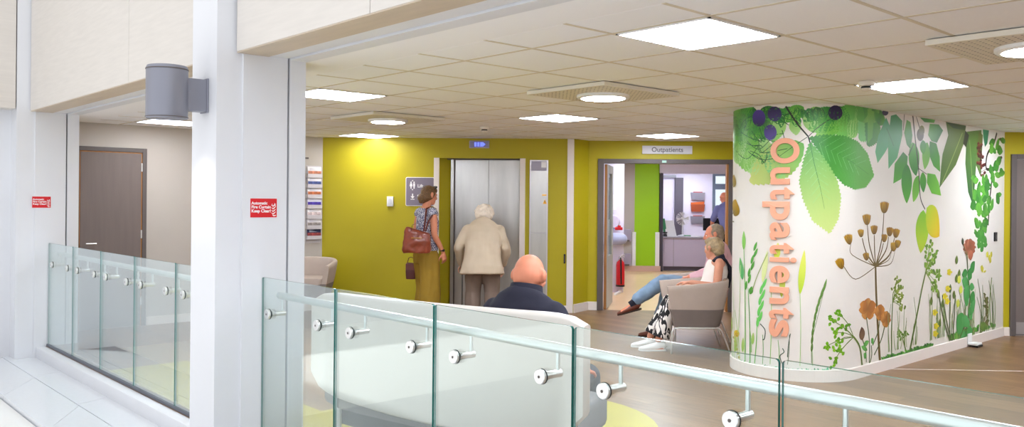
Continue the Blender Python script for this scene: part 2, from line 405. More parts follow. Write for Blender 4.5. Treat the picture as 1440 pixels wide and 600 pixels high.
# the feature wall with its rounded end
MCX, MCY, MR, MX1 = 7.25, 4.015, 0.575, 11.0
def nose(off, x1, n=28):
    r = MR + off; pts = [(x1, MCY - r)]
    for k in range(n + 1):
        t = PI * k / n; pts.append((MCX - r * math.sin(t), MCY - r * math.cos(t)))
    pts.append((12.2, MCY + r)); return pts
nz = nose(0, MX1); nz.insert(len(nz), (12.2, MCY - MR + 0.3)); nz.insert(len(nz), (11.05, MCY - MR + 0.3))
struct(MB().prism(nz, 0, CEIL).build('wall_feature', mat('white_vinyl_wallcovering', (230, 225, 217), 0.38, spec=0.5, vary=0.01), smooth=True))
# skirtings
sk = MB()
def skirt_line(pts, h=0.1, t=0.014):
    P = [Vector(p) for p in pts]; L = []
    for i, p in enumerate(P):
        d = (P[min(i + 1, len(P) - 1)] - P[max(i - 1, 0)]).normalized(); L.append(p + Vector((-d.y, d.x)) * t)
    for i in range(len(P) - 1):
        sk.hull([(*P[i], 0), (*P[i + 1], 0), (*L[i + 1], 0), (*L[i], 0)], [(*P[i], h), (*P[i + 1], h), (*L[i + 1], h - 0.006), (*L[i], h - 0.006)])
skirt_line(nose(0.0, 10.995)[:-1], 0.105)
struct(sk.build('baseboard_feature', M['skirt']))
sk = MB(); skirt_line([pq(5.44, 10.22)[:2], pq(5.31, 10.22)[:2]][::-1][::-1]); struct(sk.build('baseboard_right', M['skirt']))
sk = MB()
skirt_line([pq(0.25, 11.667)[:2], pq(-0.34, 11.667)[:2]]); skirt_line([pq(-1.63, 11.667)[:2], pq(-3.04, 11.667)[:2]])
skirt_line([pq(0.675, 12.02)[:2], pq(0.54, 12.02)[:2], pq(0.33, 11.667)[:2]], 0.12); skirt_line([(6.0, 10.5), (3.62, 10.5)]); skirt_line([(2.8, 10.5), (2.64, 10.5)])
struct(sk.build('baseboard_back', M['skirt']))

# ----------------------------------------------------------------- doors of the waiting room
def child(mb, name, m, parent, **k): return mb.build(name, m, parent, **k)
d1 = bpy.data.objects.new('door_1', None); COL.objects.link(d1); d1.location = (2.81, 10.5, 0); struct(d1)
child(MB().box(0, 0.05, -0.022, 0, 0, 2.125, 0.003).box(0.75, 0.80, -0.022, 0, 0, 2.125, 0.003).box(0.05, 0.75, -0.022, 0, 2.075, 2.125, 0.003), 'door_frame', M['dgrey'], d1)
child(MB().box(0.062, 0.738, -0.012, 0, 0.006, 2.062, 0.002), 'door_leaf', M['doorbrown'], d1)
child(MB().box(0.05, 0.062, -0.008, 0, 0, 2.075).box(0.738, 0.75, -0.008, 0, 0, 2.075).box(0.05, 0.75, -0.008, 0, 2.062, 2.075), 'edge_lipping', M['timber'], d1)
for z in (0.25, 1.05, 1.85): child(MB().box(0.735, 0.752, -0.018, -0.008, z, z + 0.1, 0.003), 'hinge', M['chrome'], d1)
child(MB().tube([(0.12, -0.012, 1.0), (0.12, -0.05, 1.0), (0.23, -0.05, 1.0)], 0.009), 'door_handle', M['chrome'], d1, smooth=True)
d2 = bpy.data.objects.new('door_2', None); COL.objects.link(d2); d2.location = pq(5.42, 10.22); d2.rotation_euler = (0, 0, R45); struct(d2)
child(MB().box(0, 0.062, -0.03, 0.1, 0, 2.14, 0.004).box(0.96, 1.02, -0.03, 0.1, 0, 2.14, 0.004).box(0.062, 0.96, -0.03, 0.1, 2.085, 2.14, 0.004), 'door_frame', M['dgrey'], d2)
child(MB().box(0.066, 0.956, 0.01, 0.055, 0.006, 2.08, 0.002), 'door_leaf', M['doorbrown'], d2)
child(MB().box(0.085, 0.94, 0.006, 0.01, 0.02, 0.16), 'kick_plate', mat('pale_kick_plate', (178, 172, 170), 0.4, metal=0.5), d2)
child(MB().tube([(0.86, 0.01, 1.0), (0.86, -0.04, 1.0), (0.75, -0.04, 1.0)], 0.009), 'door_handle', M['chrome'], d2, smooth=True)
d3 = bpy.data.objects.new('door_3', None); COL.objects.link(d3); d3.location = pq(0.67, 12.02); d3.rotation_euler = (0, 0, R45); struct(d3)
child(MB().box(0, 0.085, -0.02, 0.14, 0, 2.145, 0.004).box(1.84, 1.90, -0.02, 0.14, 0, 2.145, 0.004).box(0.085, 1.84, -0.02, 0.14, 2.082, 2.145, 0.004), 'door_frame', M['dgrey'], d3)
child(MB().box(1.815, 1.84, 0.03, 0.12, 0, 2.082), 'frame_lining', M['timber'], d3)
lf = bpy.data.objects.new('door_leaf', None); COL.objects.link(lf); lf.parent = d3; lf.location = (0.098, 0.06, 0); lf.rotation_euler = (0, 0, math.radians(-9.5))
child(MB().box(0.0, 0.044, 0, 0.9, 0.008, 0.75).box(0, 0.044, 0, 0.2, 0.75, 1.95).box(0, 0.044, 0.7, 0.9, 0.75, 1.95).box(0, 0.044, 0, 0.9, 1.95, 2.07), 'leaf_panel', mat('timber_door_face', (168, 168, 160), 0.4), lf)
child(MB().box(0.005, 0.039, -0.008, 0.0, 0.008, 2.07), 'edge_lipping', M['timber'], lf)
child(MB().box(0.018, 0.026, 0.2, 0.7, 0.75, 1.95), 'glass_pane', M['clear'], lf)
child(MB().box(-0.045, -0.02, -0.025, 0.0, 0.0, 2.08), 'edge_seal', M['black'], lf)
child(MB().box(1.75, 1.80, 0.02, 0.05, 2.083, 2.11).box(0.9, 0.96, -0.035, -0.02, 2.095, 2.125), 'door_contact', mat('pale_green_plastic', (176, 214, 196), 0.4), d3)

# ----------------------------------------------------------------- corridor and reception seen through the open door
struct(diag(MB().box(-0.2, 1.25, 14.4, 14.5, 0, CEIL).build('wall_corridor_near', M['lilac'])))
struct(diag(MB().box(1.15, 1.25, 14.5, 18.9, 0, CEIL).box(-0.2, 0.6, 12.14, 14.4, 0, CEIL).build('wall_corridor_side', M['lilac'])))
struct(diag(MB().box(1.15, 1.875, 18.9, 19.0, 0, CEIL).build('wall_corridor_cream', M['cream'])))
struct(diag(MB().box(1.875, 2.415, 18.9, 19.0, 0, CEIL).build('wall_corridor_green', M['green'])))
struct(diag(MB().box(1.82, 1.905, 18.85, 18.9, 0.0, 0.868, 0.008).box(2.335, 2.425, 18.85, 18.9, 0.0, 0.868, 0.008).build('trim_11', M['white2'])))
struct(diag(MB().box(1.25, 2.45, 18.84, 18.9, 0, 0.12).build('baseboard_corridor', mat('pinkish_skirting', (214, 178, 160), 0.5))))
struct(diag(MB().box(2.425, 2.50, 18.86, 19.05, 0, 2.19, 0.004).build('trim_12', mat('slate_frame', (64, 60, 72), 0.5))))
struct(diag(MB().box(2.425, 5.0, 18.88, 19.0, 2.19, CEIL).box(2.425, 5.0, 18.86, 18.88, 2.17, 2.2).build('wall_reception_header', M['lilac'])))
wr = MB().box(2.4, 3.985, 21.0, 21.1, 0, CEIL).box(5.0, 7.5, 21.0, 21.1, 0, CEIL).box(3.985, 5.0, 21.0, 21.1, 0, 1.2).box(3.985, 5.0, 21.0, 21.1, 2.25, CEIL).box(2.35, 2.45, 19.0, 21.1, 0, CEIL).box(5.6, 5.7, 12.1, 21.1, 0, CEIL)
struct(diag(wr.build('wall_reception', M['lilac'])))
w1 = bpy.data.objects.new('window_1', None); COL.objects.link(w1); w1.location = pq(3.985, 21.0); w1.rotation_euler = (0, 0, R45); struct(w1)
fm = mat('blue_grey_window_frame', (108, 118, 134), 0.4)
child(MB().box(0, 0.07, -0.02, 0.08, 1.2, 2.25).box(0.945, 1.015, -0.02, 0.08, 1.2, 2.25).box(0.07, 0.945, -0.02, 0.08, 1.2, 1.26).box(0.07, 0.945, -0.02, 0.08, 2.19, 2.25).box(0.07, 0.945, -0.02, 0.08, 1.86, 2.0), 'window_frame', fm, w1)
child(MB().box(0.07, 0.945, 0.03, 0.036, 1.26, 1.86).box(0.07, 0.945, 0.03, 0.036, 2.0, 2.19), 'window_pane', M['clear'], w1)
d4 = bpy.data.objects.new('door_4', None); COL.objects.link(d4); d4.location = pq(3.06, 20.9); d4.rotation_euler = (0, 0, R45); struct(d4)
child(MB().box(0, 0.2, 0, 0.1, 0, 2.14, 0.004), 'door_leaf', mat('dark_slate_door', (88, 82, 92), 0.5), d4)
child(MB().box(-0.42, 0.02, -0.01, 0.1, 2.14, 2.2, 0.004), 'door_closer', mat('grey_closer', (150, 150, 156), 0.4), d4)
# ----------------------------------------------------------------- ceiling luminaires
def panel_light(label, x, y, cell=(TX, TY), glow='lamp'):
    t = thing('ceiling_light', label, 'ceiling light', (x, y, CEIL - 0.001), 0, 'square recessed ceiling lights')
    w, d = cell[0] / 2 - 0.014, cell[1] / 2 - 0.014
    MB().box(-w, w, -d, -d + 0.012, -0.008, 0.0).box(-w, w, d - 0.012, d, -0.008, 0.0).box(-w, -w + 0.012, -d, d, -0.008, 0.0).box(w - 0.012, w, -d, d, -0.008, 0.0).build('frame', M['white2'], t)
    MB().box(-w + 0.012, w - 0.012, -d + 0.012, d - 0.012, -0.006, -0.0035).build('diffuser', M[glow], t)
    MB().hull([(-.2, -.18, -0.0065), (.2, -.18, -0.0065), (.2, .18, -0.0065), (-.2, .18, -0.0065)], [(-.16, -.14, -0.018), (.16, -.14, -0.018), (.16, .14, -0.018), (-.16, .14, -0.018)]).build('inner_diffuser', M['lamprim'], t)
    MB().box(-.11, .11, -.1, .1, -0.024, -0.0185, 0.002).build('centre_diffuser', M['lampin'], t)
    return t
cell = lambda i, j: (X0 + TX * (i + .5), Y0 + TY * (j + .5))
for lab, i, j in (('large square glowing ceiling light nearest, at the top of the picture', 0, 0),
                  ('square ceiling light right of the smoke detector above the leafy wall', 4, 0),
                  ('square ceiling light just right of the white column', 0, 6),
                  ('square ceiling light in front of the lift, right of the ceiling detector', 4, 6),
                  ('square ceiling light close to the door with the Outpatients sign', 8, 7),
                  ('square ceiling light in the far corner above the wall with the leaflet rack', 4, 12),
                  ('square ceiling light behind the grey cylinder lamp, above the brown door', 0, 12),
                  ('added square ceiling light by the right doorway, unseen just outside the picture', 8, -2),  # from here on, unseen lights added to brighten the right of the room
                  ('added square ceiling light above the right-hand door, unseen outside the picture', 10, 0),
                  ('added square ceiling light in the right-hand part of the room outside the picture', 4, -6),
                  ('added square ceiling light far to the right outside the picture', 8, -6)):
    panel_light(lab, *cell(i, j), glow='lampdim' if j == 12 else 'lamp')
def round_light(label, x, y):
    t = thing('round_downlight', label, 'ceiling light', (x, y, CEIL - 0.002), 0, 'round downlights on perforated plates')
    MB().box(-.44, .44, -.40, .40, -0.034, -0.004, 0.004).build('plate', M['perf'], t)
    MB().lathe([(0.18, -0.034), (0.205, -0.034), (0.205, -0.05), (0.195, -0.058), (0.172, -0.06), (0.172, -0.05)], 40).build('ring', M['white2'], t, smooth=True)
    MB().lathe([(0.0005, -0.048), (0.17, -0.048), (0.165, -0.062), (0.0005, -0.066)], 40).build('diffuser', M['lampround'], t, smooth=True)
    h = MB()
    for k in range(-10, 11):
        for l in range(-9, 10):
            px, py = k * 0.04, l * 0.04
            if 0.225 < math.hypot(px, py): h.lathe([(0.006, -0.0345), (0.006, -0.0335)], 6, c=(px, py, 0))
    h.build('perforation', M['dgrey'], t)['kind'] = 'stuff'
round_light('round downlight on a perforated square plate, middle of the ceiling', 4.95, 4.38)
round_light('smaller looking round downlight on a plate towards the lift wall', 4.95, 7.34)
round_light('round downlight on a perforated plate cut by the right picture edge', 4.98, 1.40)
# corridor and reception lamps, hidden by the door head
for lab, p, q in (('square ceiling light in the corridor behind the open door', 1.6, 13.6), ('square ceiling light deeper in the corridor before the green wall', 2.2, 17.0), ('square ceiling light over the reception desk', 3.3, 20.0)):
    o = panel_light(lab, 0, 0); o.location = pq(p, q, CEIL - 0.001); o.rotation_euler = (0, 0, R45); o['group'] = 'corridor ceiling lights'
def detector(label, x, y):
    t = thing('smoke_detector', label, 'smoke detector', (x, y, CEIL - 0.004))
    MB().lathe([(0.055, 0.0), (0.055, -0.022), (0.05, -0.03), (0.028, -0.034)], 28).build('base', M['smoke'], t, smooth=True)
    MB().lathe([(0.03, -0.032), (0.036, -0.040), (0.036, -0.048)], 24).build('dark_band', M['gasket'], t, smooth=True)
    MB().lathe([(0.036, -0.048), (0.034, -0.056), (0.018, -0.066), (0.0005, -0.07)], 24).build('cap', M['smoke'], t, smooth=True)
detector('white smoke detector on the ceiling in front of the lift', 6.36, 7.45)
detector('white smoke detector beside the square light above the leafy wall', 5.82, 2.70)

# ----------------------------------------------------------------- cylinder wall lamp on the white column
t = thing('wall_lamp', 'grey cylinder wall lamp bracketed to the white column', 'wall lamp', (1.832, 5.0, 1.988))
MB().lathe([(0.1, 0.012), (0.113, 0.012), (0.116, 0.02), (0.116, 0.305), (0.11, 0.318), (0.09, 0.322), (0.0005, 0.322)], 48).build('body', M['grey'], t, smooth=True)
MB().lathe([(0.1165, 0.0185), (0.1185, 0.0185), (0.1185, 0.023), (0.1165, 0.023)], 48).build('seam_ring', M['dgrey'], t, smooth=True)
MB().lathe([(0.1165, 0.296), (0.1185, 0.296), (0.1185, 0.301), (0.1165, 0.301)], 48).build('seam_ring', M['dgrey'], t, smooth=True)
MB().box(0.09, 0.223, -0.045, 0.045, 0.067, 0.258, 0.003).build('bracket', M['grey'], t)
MB().box(0.216, 0.2275, -0.052, 0.052, 0.06, 0.265, 0.002).build('back_plate', M['grey'], t)
MB().lathe([(0.0005, 0.016), (0.098, 0.016), (0.098, 0.022), (0.0005, 0.022)], 40).build('lens', emit('wall_lamp_lens', (255, 244, 226), 6.0), t)
sl_ = bpy.data.lights.new('wall_lamp_beam', 'SPOT'); sl_.energy = 7; sl_.spot_size = math.radians(110); sl_.spot_blend = 0.8; sl_.shadow_soft_size = 0.05; sl_.color = (1, 0.93, 0.85)
so = bpy.data.objects.new('lamp_beam', sl_); COL.objects.link(so); so.parent = t; so.location = (0.0, 0, -0.01); so.rotation_euler = (0, 0, 0)
# ----------------------------------------------------------------- glass balustrades
def glass_panel(y0, y1, label, group):
    t = MB(); zt = 1.062
    def lp(x): return [(x, y0, 0.004), (x, y1, 0.004)] + [(x, y1 - 0.012 + 0.012 * math.cos(a), zt - 0.012 + 0.012 * math.sin(a)) for a in (0, .5, 1.05, PI / 2)] + [(x, y0 + 0.012 - 0.012 * math.cos(a), zt - 0.012 + 0.012 * math.sin(a)) for a in (PI / 2, 1.05, .5, 0)]
    t.hull(lp(GX), lp(GX + 0.013))
    o = t.build('glass_panel', [M['glass'], M['edge']])
    for p in o.data.polygons: p.material_index = 0 if abs(p.normal.x) > 0.7 else 1
    return tag(o, label, 'glass panel', group)
ys = [9.655, 8.79, 7.943, 7.08, 6.206, 5.335]
ord_ = ['leftmost pane of the glass balustrade, against the far white column', 'second pane from the left in the glass balustrade left of the lamp column', 'middle pane of the left glass balustrade, below the brown door', 'fourth pane from the left in the balustrade left of the lamp column', 'pane of the left balustrade partly hidden by the white lamp column']
for a, b, l in zip(ys, ys[1:], ord_): glass_panel(b + 0.006, a - 0.006, l, 'panes of the left balustrade')
yr = [4.905, 3.965, 3.093, 2.217, 1.348, 0.475]
ord_ = ['glass balustrade pane touching the white column with the fire sign', 'second glass balustrade pane right of the sign column, before the settee end', 'glass balustrade pane in front of the bald man and the white settee', 'glass balustrade pane in front of the seated pair and their chairs', 'nearest glass balustrade pane, below the flowers of the leafy wall']
for a, b, l in zip(yr, yr[1:], ord_): glass_panel(b + 0.006, (a if a > 4.85 else a - 0.006) - (0.088 if a > 4.85 else 0), l, 'panes of the right balustrade')

def handrail(y0, y1, discs, label):
    """tube rail on posts; each post stands on a bolt that passes through the glass"""
    t = thing('handrail', label, 'handrail', (GX, 0, 0))
    xr, zr, zb = 0.088, 0.95, 0.847
    MB().capsule((xr, y0, zr), (xr, y1, zr), 0.0215, n=20).build('rail_tube', M['rail'], t, smooth=True)
    for y in discs:
        c = (0, y, zb)
        s = MB().lathe([(0.0005, -0.019), (0.027, -0.019), (0.030, -0.016), (0.030, -0.004), (0.0005, -0.004)], 32, 'x', c).build('bolt_cap', M['chrome'], t, smooth=True)
        MB().lathe([(0.0315, -0.0042), (0.0315, -0.0002), (0.0005, -0.0002)], 32, 'x', c).build('gasket', M['gasket'], s)
        MB().lathe([(0.006, -0.0205), (0.004, -0.0195), (0.0005, -0.0195)], 16, 'x', c).build('bolt_socket', M['dgrey'], s)
        MB().lathe([(0.019, 0.0135), (0.019, 0.02), (0.016, 0.021), (0.016, xr + 0.014), (0.013, xr + 0.017)], 24, 'x', c).build('stand_off', M['chrome'], t, smooth=True)
        MB().tube([(xr, y, zb), (xr, y, zr - 0.018)], 0.0085, 14).build('post', M['rail'], t, smooth=True)
    return t
handrail(5.22, 9.60, [d for a, b in zip(ys, ys[1:]) for d in (a - 0.165, b + 0.165)], 'satin metal handrail behind the left glass balustrade')
handrail(-0.2, 4.76, [4.72, 4.135] + [d for a, b in zip(yr[1:], yr[2:]) for d in (a - 0.165, b + 0.165)], 'long satin metal handrail behind the glass in front of the white settee')

# ----------------------------------------------------------------- signs
def lettering(name, body, size, m, parent, loc, **k):
    """text standing upright on a plane whose outward normal is local -y"""
    return text(name, body, size, m, Matrix.Translation(Vector(loc)) @ Matrix.Rotation(PI / 2, 4, 'X'), parent, **k)
def fire_sign(label, x, y, w=0.172, h=0.115):
    t = thing('fire_curtain_sign', label, 'sign', (x, y, 1.425), 0, 'red fire curtain signs')
    MB().box(0, w, -0.004, 0, 0, h, 0.0012).build('sign_plate', M['signred'], t)
    MB().box(-0.002, w + 0.002, -0.002, -0.0005, -0.002, h + 0.002).build('sign_border', M['letterwhite'], t)
    for k, s in enumerate(('Automatic', 'Fire Curtain', 'Keep Clear!')):
        lettering('text_line', s, 0.0235, M['letterwhite'], t, (0.006, -0.0042, 0.079 - k * 0.024), extrude=0.0006, bold=0.0007, width=(0.104, 0.124, 0.124)[k])
    e = MB()                                              # white emblem: fingers of a hand with flames between them
    for k in range(4):
        z = 0.024 + 0.016 * k
        e.tube([(0.137, -0.0042, z + 0.004), (0.146, -0.0042, z - 0.004), (0.154, -0.0042, z + 0.002), (0.164, -0.0042, z + 0.010)], [0.0015, 0.0034, 0.0036, 0.001], 8)
    e.tube([(0.141, -0.0042, 0.084), (0.138, -0.0042, 0.074), (0.148, -0.0042, 0.066)], [0.001, 0.003, 0.002], 8)
    e.tube([(0.158, -0.0042, 0.088), (0.156, -0.0042, 0.078), (0.164, -0.0042, 0.068)], [0.001, 0.003, 0.002], 8)
    e.tube([(0.142, -0.0042, 0.014), (0.152, -0.0042, 0.010), (0.164, -0.0042, 0.012)], [0.001, 0.004, 0.003], 8)
    e.build('hand_and_flame_emblem', M['letterwhite'], t)
fire_sign('red fire curtain sign on the near white column beside the lamp', 2.265, 4.819)
fire_sign('smaller looking red fire curtain sign on the far left column', 2.192, 9.659)
def wall_thing(name, label, cat, p, q, z, group=None): return thing(name, label, cat, pq(p, q, z), R45, group)
t = wall_thing('outpatients_sign', 'pale grey sign plate reading Outpatients above the open double door', 'sign', 1.291, 12.02, 2.218)
MB().box(0, 0.70, -0.022, 0, 0, 0.115, 0.002).build('sign_plate', M['signgrey'], t)
lettering('sign_text', 'Outpatients', 0.088, M['textgrey'], t, (0.13, -0.0225, 0.03), extrude=0.001, bold=0.0016, width=0.44)
t = wall_thing('lift_sign', 'grey purple direction sign with white symbols on the lime wall', 'sign', -2.01, 11.667, 1.455)
MB().prism([(x, y) for x, y in rounded(0, 0.40, 0, 0.40, (.02,) * 4, 4)], 0, 0.012).build('sign_border', M['letterwhite'], t).rotation_euler = (PI / 2, 0, 0)
MB().prism([(x, y) for x, y in rounded(0.008, 0.392, 0.008, 0.392, (.016,) * 4, 4)], 0.0121, 0.015).build('sign_plate', M['purple'], t).rotation_euler = (PI / 2, 0, 0)
def pict(mb, x, z, s, skirt):
    mb.ball((x, -0.0155, z + s * 0.88), s * .1, 0.001, s * .1, 12, 8)
    w = s * (.2 if skirt else .13)
    mb.plate([(x - s * .12, -0.0155, z + s * .75), (x - w, -0.0155, z + s * .32), (x - s * .08, -0.0155, z + s * .32), (x - s * .07, -0.0155, z), (x + s * .07, -0.0155, z), (x + s * .08, -0.0155, z + s * .32), (x + w, -0.0155, z + s * .32), (x + s * .12, -0.0155, z + s * .75)], 0.002)
mb = MB(); pict(mb, 0.075, 0.24, 0.10, True); pict(mb, 0.118, 0.24, 0.10, False)
mb.plate([(0.085, -0.0155, 0.345), (0.107, -0.0155, 0.345), (0.096, -0.0155, 0.362)], 0.002).plate([(0.085, -0.0155, 0.232), (0.096, -0.0155, 0.215), (0.107, -0.0155, 0.232)], 0.002)
mb.build('people_symbol', M['letterwhite'], t)
mb = MB(); mb.plate([(0.07, -0.0155, 0.135), (0.098, -0.0155, 0.10), (0.126, -0.0155, 0.135)], 0.002).box(0.09, 0.106, -0.0165, -0.0145, 0.13, 0.17).box(0.07, 0.126, -0.0165, -0.0145, 0.088, 0.096)
mb.build('arrow_symbol', M['letterwhite'], t)
lettering('sign_text', 'Lift', 0.062, M['letterwhite'], t, (0.165, -0.0155, 0.258), extrude=0.0005, bold=0.0012)
mb = MB()                                                # two lines of small print, too blurred to read in the photo
for z, x1 in ((0.135, 0.285), (0.095, 0.25)):
    x = 0.165
    while x < x1: w = random.choice((.012, .016, .02)); mb.box(x, x + w, -0.0165, -0.0148, z, z + .02); x += w + .006
mb.build('small_print', M['letterwhite'], t)

# ----------------------------------------------------------------- lift
t = wall_thing('lift', 'brushed steel lift doors with white side posts in the lime wall', 'lift', -0.945, 11.667, 0)
o = -(-0.945)
def lb(p0, p1, q0, q1, z0, z1, bev=0.0): return MB().box(p0 + o, p1 + o, q0 - 11.667, q1 - 11.667, z0, z1, bev)
lb(-1.618, -1.543, 11.645, 11.70, 0, 2.125, 0.003).build('side_post', M['skirt'], t)
lb(-0.424, -0.348, 11.645, 11.70, 0, 2.125, 0.003).build('side_post', M['skirt'], t)
MB().prism([(-1.543 + o, 0.005), (-1.40 + o, 0.21), (-1.40 + o, 0.255), (-1.543 + o, 0.255)], 0, 2.124).build('reveal', M['lime'], t)
lb(-1.405, -1.36, 11.84, 11.915, 0, 2.124, 0.003).build('door_jamb', M['steel'], t)
lb(-1.36, -1.345, 11.87, 11.92, 0, 2.124).build('shadow_gap', M['dgrey'], t)
lb(-1.345, -0.872, 11.885, 11.925, 0.008, 2.118, 0.002).build('door_leaf', M['steel'], t)
lb(-0.868, -0.40, 11.870, 11.91, 0.008, 2.118, 0.002).build('door_leaf', M['steel'], t)
lb(-1.543, -0.424, 11.80, 11.93, 2.108, 2.1235).build('head_track', M['dgrey'], t)
lb(-1.405, -0.41, 11.80, 11.93, 0.0, 0.007).build('sill', M['steel'], t)
t = wall_thing('lift_indicator', 'blue glowing lift floor indicator above the lift doors', 'lift indicator', -1.129, 11.667, 2.262)
MB().box(0, 0.28, -0.02, 0, 0, 0.105, 0.006).build('housing', mat('indicator_housing', (176, 170, 178), 0.3, metal=0.4), t)
MB().box(0.012, 0.268, -0.0215, -0.02, 0.012, 0.093).build('display', mat('display_glass', (150, 150, 190), 0.2), t)
mb = MB()
for x in (0.075, 0.09, 0.115, 0.13, 0.155, 0.17, 0.185): mb.box(x, x + 0.011, -0.0235, -0.0215, 0.025, 0.08)
mb.plate([(0.2, -0.0225, 0.035), (0.225, -0.0225, 0.052), (0.2, -0.0225, 0.07)], 0.002); mb.build('lit_digits', M['blueled'], t)
t = wall_thing('lift_control_panel', 'tall narrow steel panel with warning sticker right of the lift', 'panel', -0.289, 11.667, 0.2)
MB().box(0, 0.256, -0.012, 0, 0, 1.905, 0.003).build('surround', mat('pale_steel_edge', (206, 200, 204), 0.3, metal=0.6), t)
MB().box(0.018, 0.238, -0.016, -0.012, 0.9, 1.89, 0.002).build('upper_plate', M['steel'], t)
MB().box(0.018, 0.238, -0.016, -0.012, 0.02, 0.893, 0.002).build('lower_plate', M['steel'], t)
mb = MB().box(0.022, 0.234, -0.0175, -0.016, 1.755, 1.885); mb.build('notice', mat('grey_notice', (170, 166, 184), 0.5), t)
mb = MB().box(0.16, 0.228, -0.0185, -0.0175, 1.80, 1.88); mb.build('white_label', M['letterwhite'], t)
yl = mat('amber_sticker', (232, 164, 20), 0.5)
MB().box(0.175, 0.235, -0.0172, -0.016, 1.412, 1.43).build('warning_strip', yl, t)
MB().plate([(0.185, -0.0166, 1.30), (0.24, -0.0166, 1.30), (0.2125, -0.0166, 1.365)], 0.0012).build('warning_triangle', yl, t)
MB().box(0.209, 0.216, -0.0178, -0.0172, 1.322, 1.345).box(0.209, 0.216, -0.0178, -0.0172, 1.309, 1.316).build('warning_mark', M['black'], t)
t = wall_thing('wall_slot', 'slim black vertical slot plate on the lime wall by the white corner post', 'wall plate', 0.19, 11.667, 0.68)
MB().box(0, 0.024, -0.008, 0, 0, 0.13, 0.003).build('plate', M['black'], t)
MB().box(0.009, 0.015, -0.0095, -0.008, 0.02, 0.11).build('slot', M['dgrey'], t)
t = wall_thing('light_switch', 'small white switch box on the lime wall left of the direction sign', 'switch', -2.27, 11.667, 1.446)
MB().box(0, 0.09, -0.03, 0, 0, 0.138, 0.006).build('housing', M['white2'], t, smooth=True)
MB().box(0.02, 0.07, -0.035, -0.03, 0.03, 0.11, 0.003).build('rocker', M['signgrey'], t)
t = thing('exit_switch', 'small black switch plate at the right end of the leafy wall', 'switch', (10.66, 3.44, 1.12))
MB().box(0, 0.085, -0.014, 0, 0, 0.105, 0.004).build('plate', M['black'], t); MB().box(0.022, 0.063, -0.018, -0.014, 0.03, 0.075, 0.003).build('button', M['dgrey'], t)
t = thing('skirting_bracket', 'white bracket with dark foot on the skirting of the leafy wall', 'bracket', (9.83, 3.425, 0))
MB().box(0, 0.11, -0.012, 0.0, 0.022, 0.14, 0.004).build('back_plate', M['white2'], t); MB().box(0.0, 0.15, -0.10, -0.012, 0.022, 0.045, 0.006).build('arm', M['white2'], t)
MB().box(0.01, 0.16, -0.105, -0.02, 0.0, 0.022, 0.004).build('foot', M['black'], t)

# ----------------------------------------------------------------- leaflet rack on the left wall
t = thing('leaflet_rack', 'narrow clear leaflet rack on the cream wall left of the lime wall', 'leaflet rack', (5.74, 10.5, 0.93))
acr = mat('acrylic_rack', (206, 200, 204), 0.15)
MB().box(0, 0.23, -0.006, 0, 0, 1.07, 0.002).build('back_panel', acr, t)
cols = [((196, 120, 90), 'with a tan picture, topmost in the rack', (238, 234, 236)), ((70, 84, 140), 'with a dark blue picture, second from the top in the rack', (238, 234, 238)),
        ((190, 110, 70), 'with an orange brown picture, third from the top in the rack', (236, 232, 236)), ((80, 60, 168), 'with a violet logo band, middle one in the rack', (226, 224, 238)),
        ((220, 196, 196), 'with pale pink print, third from the bottom in the rack', (240, 236, 238)), ((150, 140, 136), 'with a grey photo strip, second from the bottom in the rack', (238, 234, 238)), ((150, 60, 60), 'in dark navy with a red picture, bottom one in the rack', (26, 34, 74))]
for k in range(7):
    z = 0.90 - k * 0.142
    MB().box(0.0, 0.23, -0.05, -0.046, z, z + 0.055).box(0.0, 0.004, -0.05, -0.006, z, z + 0.055).box(0.226, 0.23, -0.05, -0.006, z, z + 0.055).box(0.0, 0.23, -0.05, -0.006, z, z + 0.003).build('pocket', acr, t)
    c, lab, base = cols[k]
    l = thing('leaflet', ('dark leaflet ' if k == 6 else 'white leaflet ') + lab, 'leaflet', (5.75, 10.49, 0.93 + z + 0.004), 0, 'leaflets in the wall rack')
    MB().hull([(0, -0.036, 0), (0.21, -0.036, 0), (0.21, -0.032, 0), (0, -0.032, 0)], [(0, -0.020, 0.15), (0.21, -0.020, 0.15), (0.21, -0.016, 0.15), (0, -0.016, 0.15)]).build('cover', mat('leaflet_paper', base, 0.4), l)
    MB().hull([(0.004, -0.0325, 0.052), (0.206, -0.0325, 0.052), (0.206, -0.029, 0.052), (0.004, -0.029, 0.052)], [(0.004, -0.0285, 0.092), (0.206, -0.0285, 0.092), (0.206, -0.025, 0.092), (0.004, -0.025, 0.092)]).build('picture', mat('leaflet_picture', c, 0.4, vary=0.5, vscale=22), l)
    mb = MB()
    for r in range(2): mb.hull([(0.03, -0.0292 + r * 0.002, 0.104 + r * 0.02), (0.15 - r * .03, -0.0292 + r * 0.002, 0.104 + r * 0.02), (0.15 - r * .03, -0.026, 0.104 + r * 0.02), (0.03, -0.026, 0.104 + r * 0.02)], [(0.03, -0.028 + r * 0.002, 0.112 + r * 0.02), (0.15 - r * .03, -0.028 + r * 0.002, 0.104 + r * 0.02), (0.15 - r * .03, -0.025, 0.104 + r * 0.02), (0.03, -0.025, 0.104 + r * 0.02)])
    mb.build('print_lines', mat('leaflet_print', (176, 170, 190) if k < 6 else (220, 220, 230), 0.5), l)
tag(MB().box(5.70, 5.775, 10.485, 10.4995, 2.09, 2.112, 0.002).build('wall_hook_strip', M['dgrey']), 'small dark strip on the cream wall above the leaflet rack', 'wall strip')

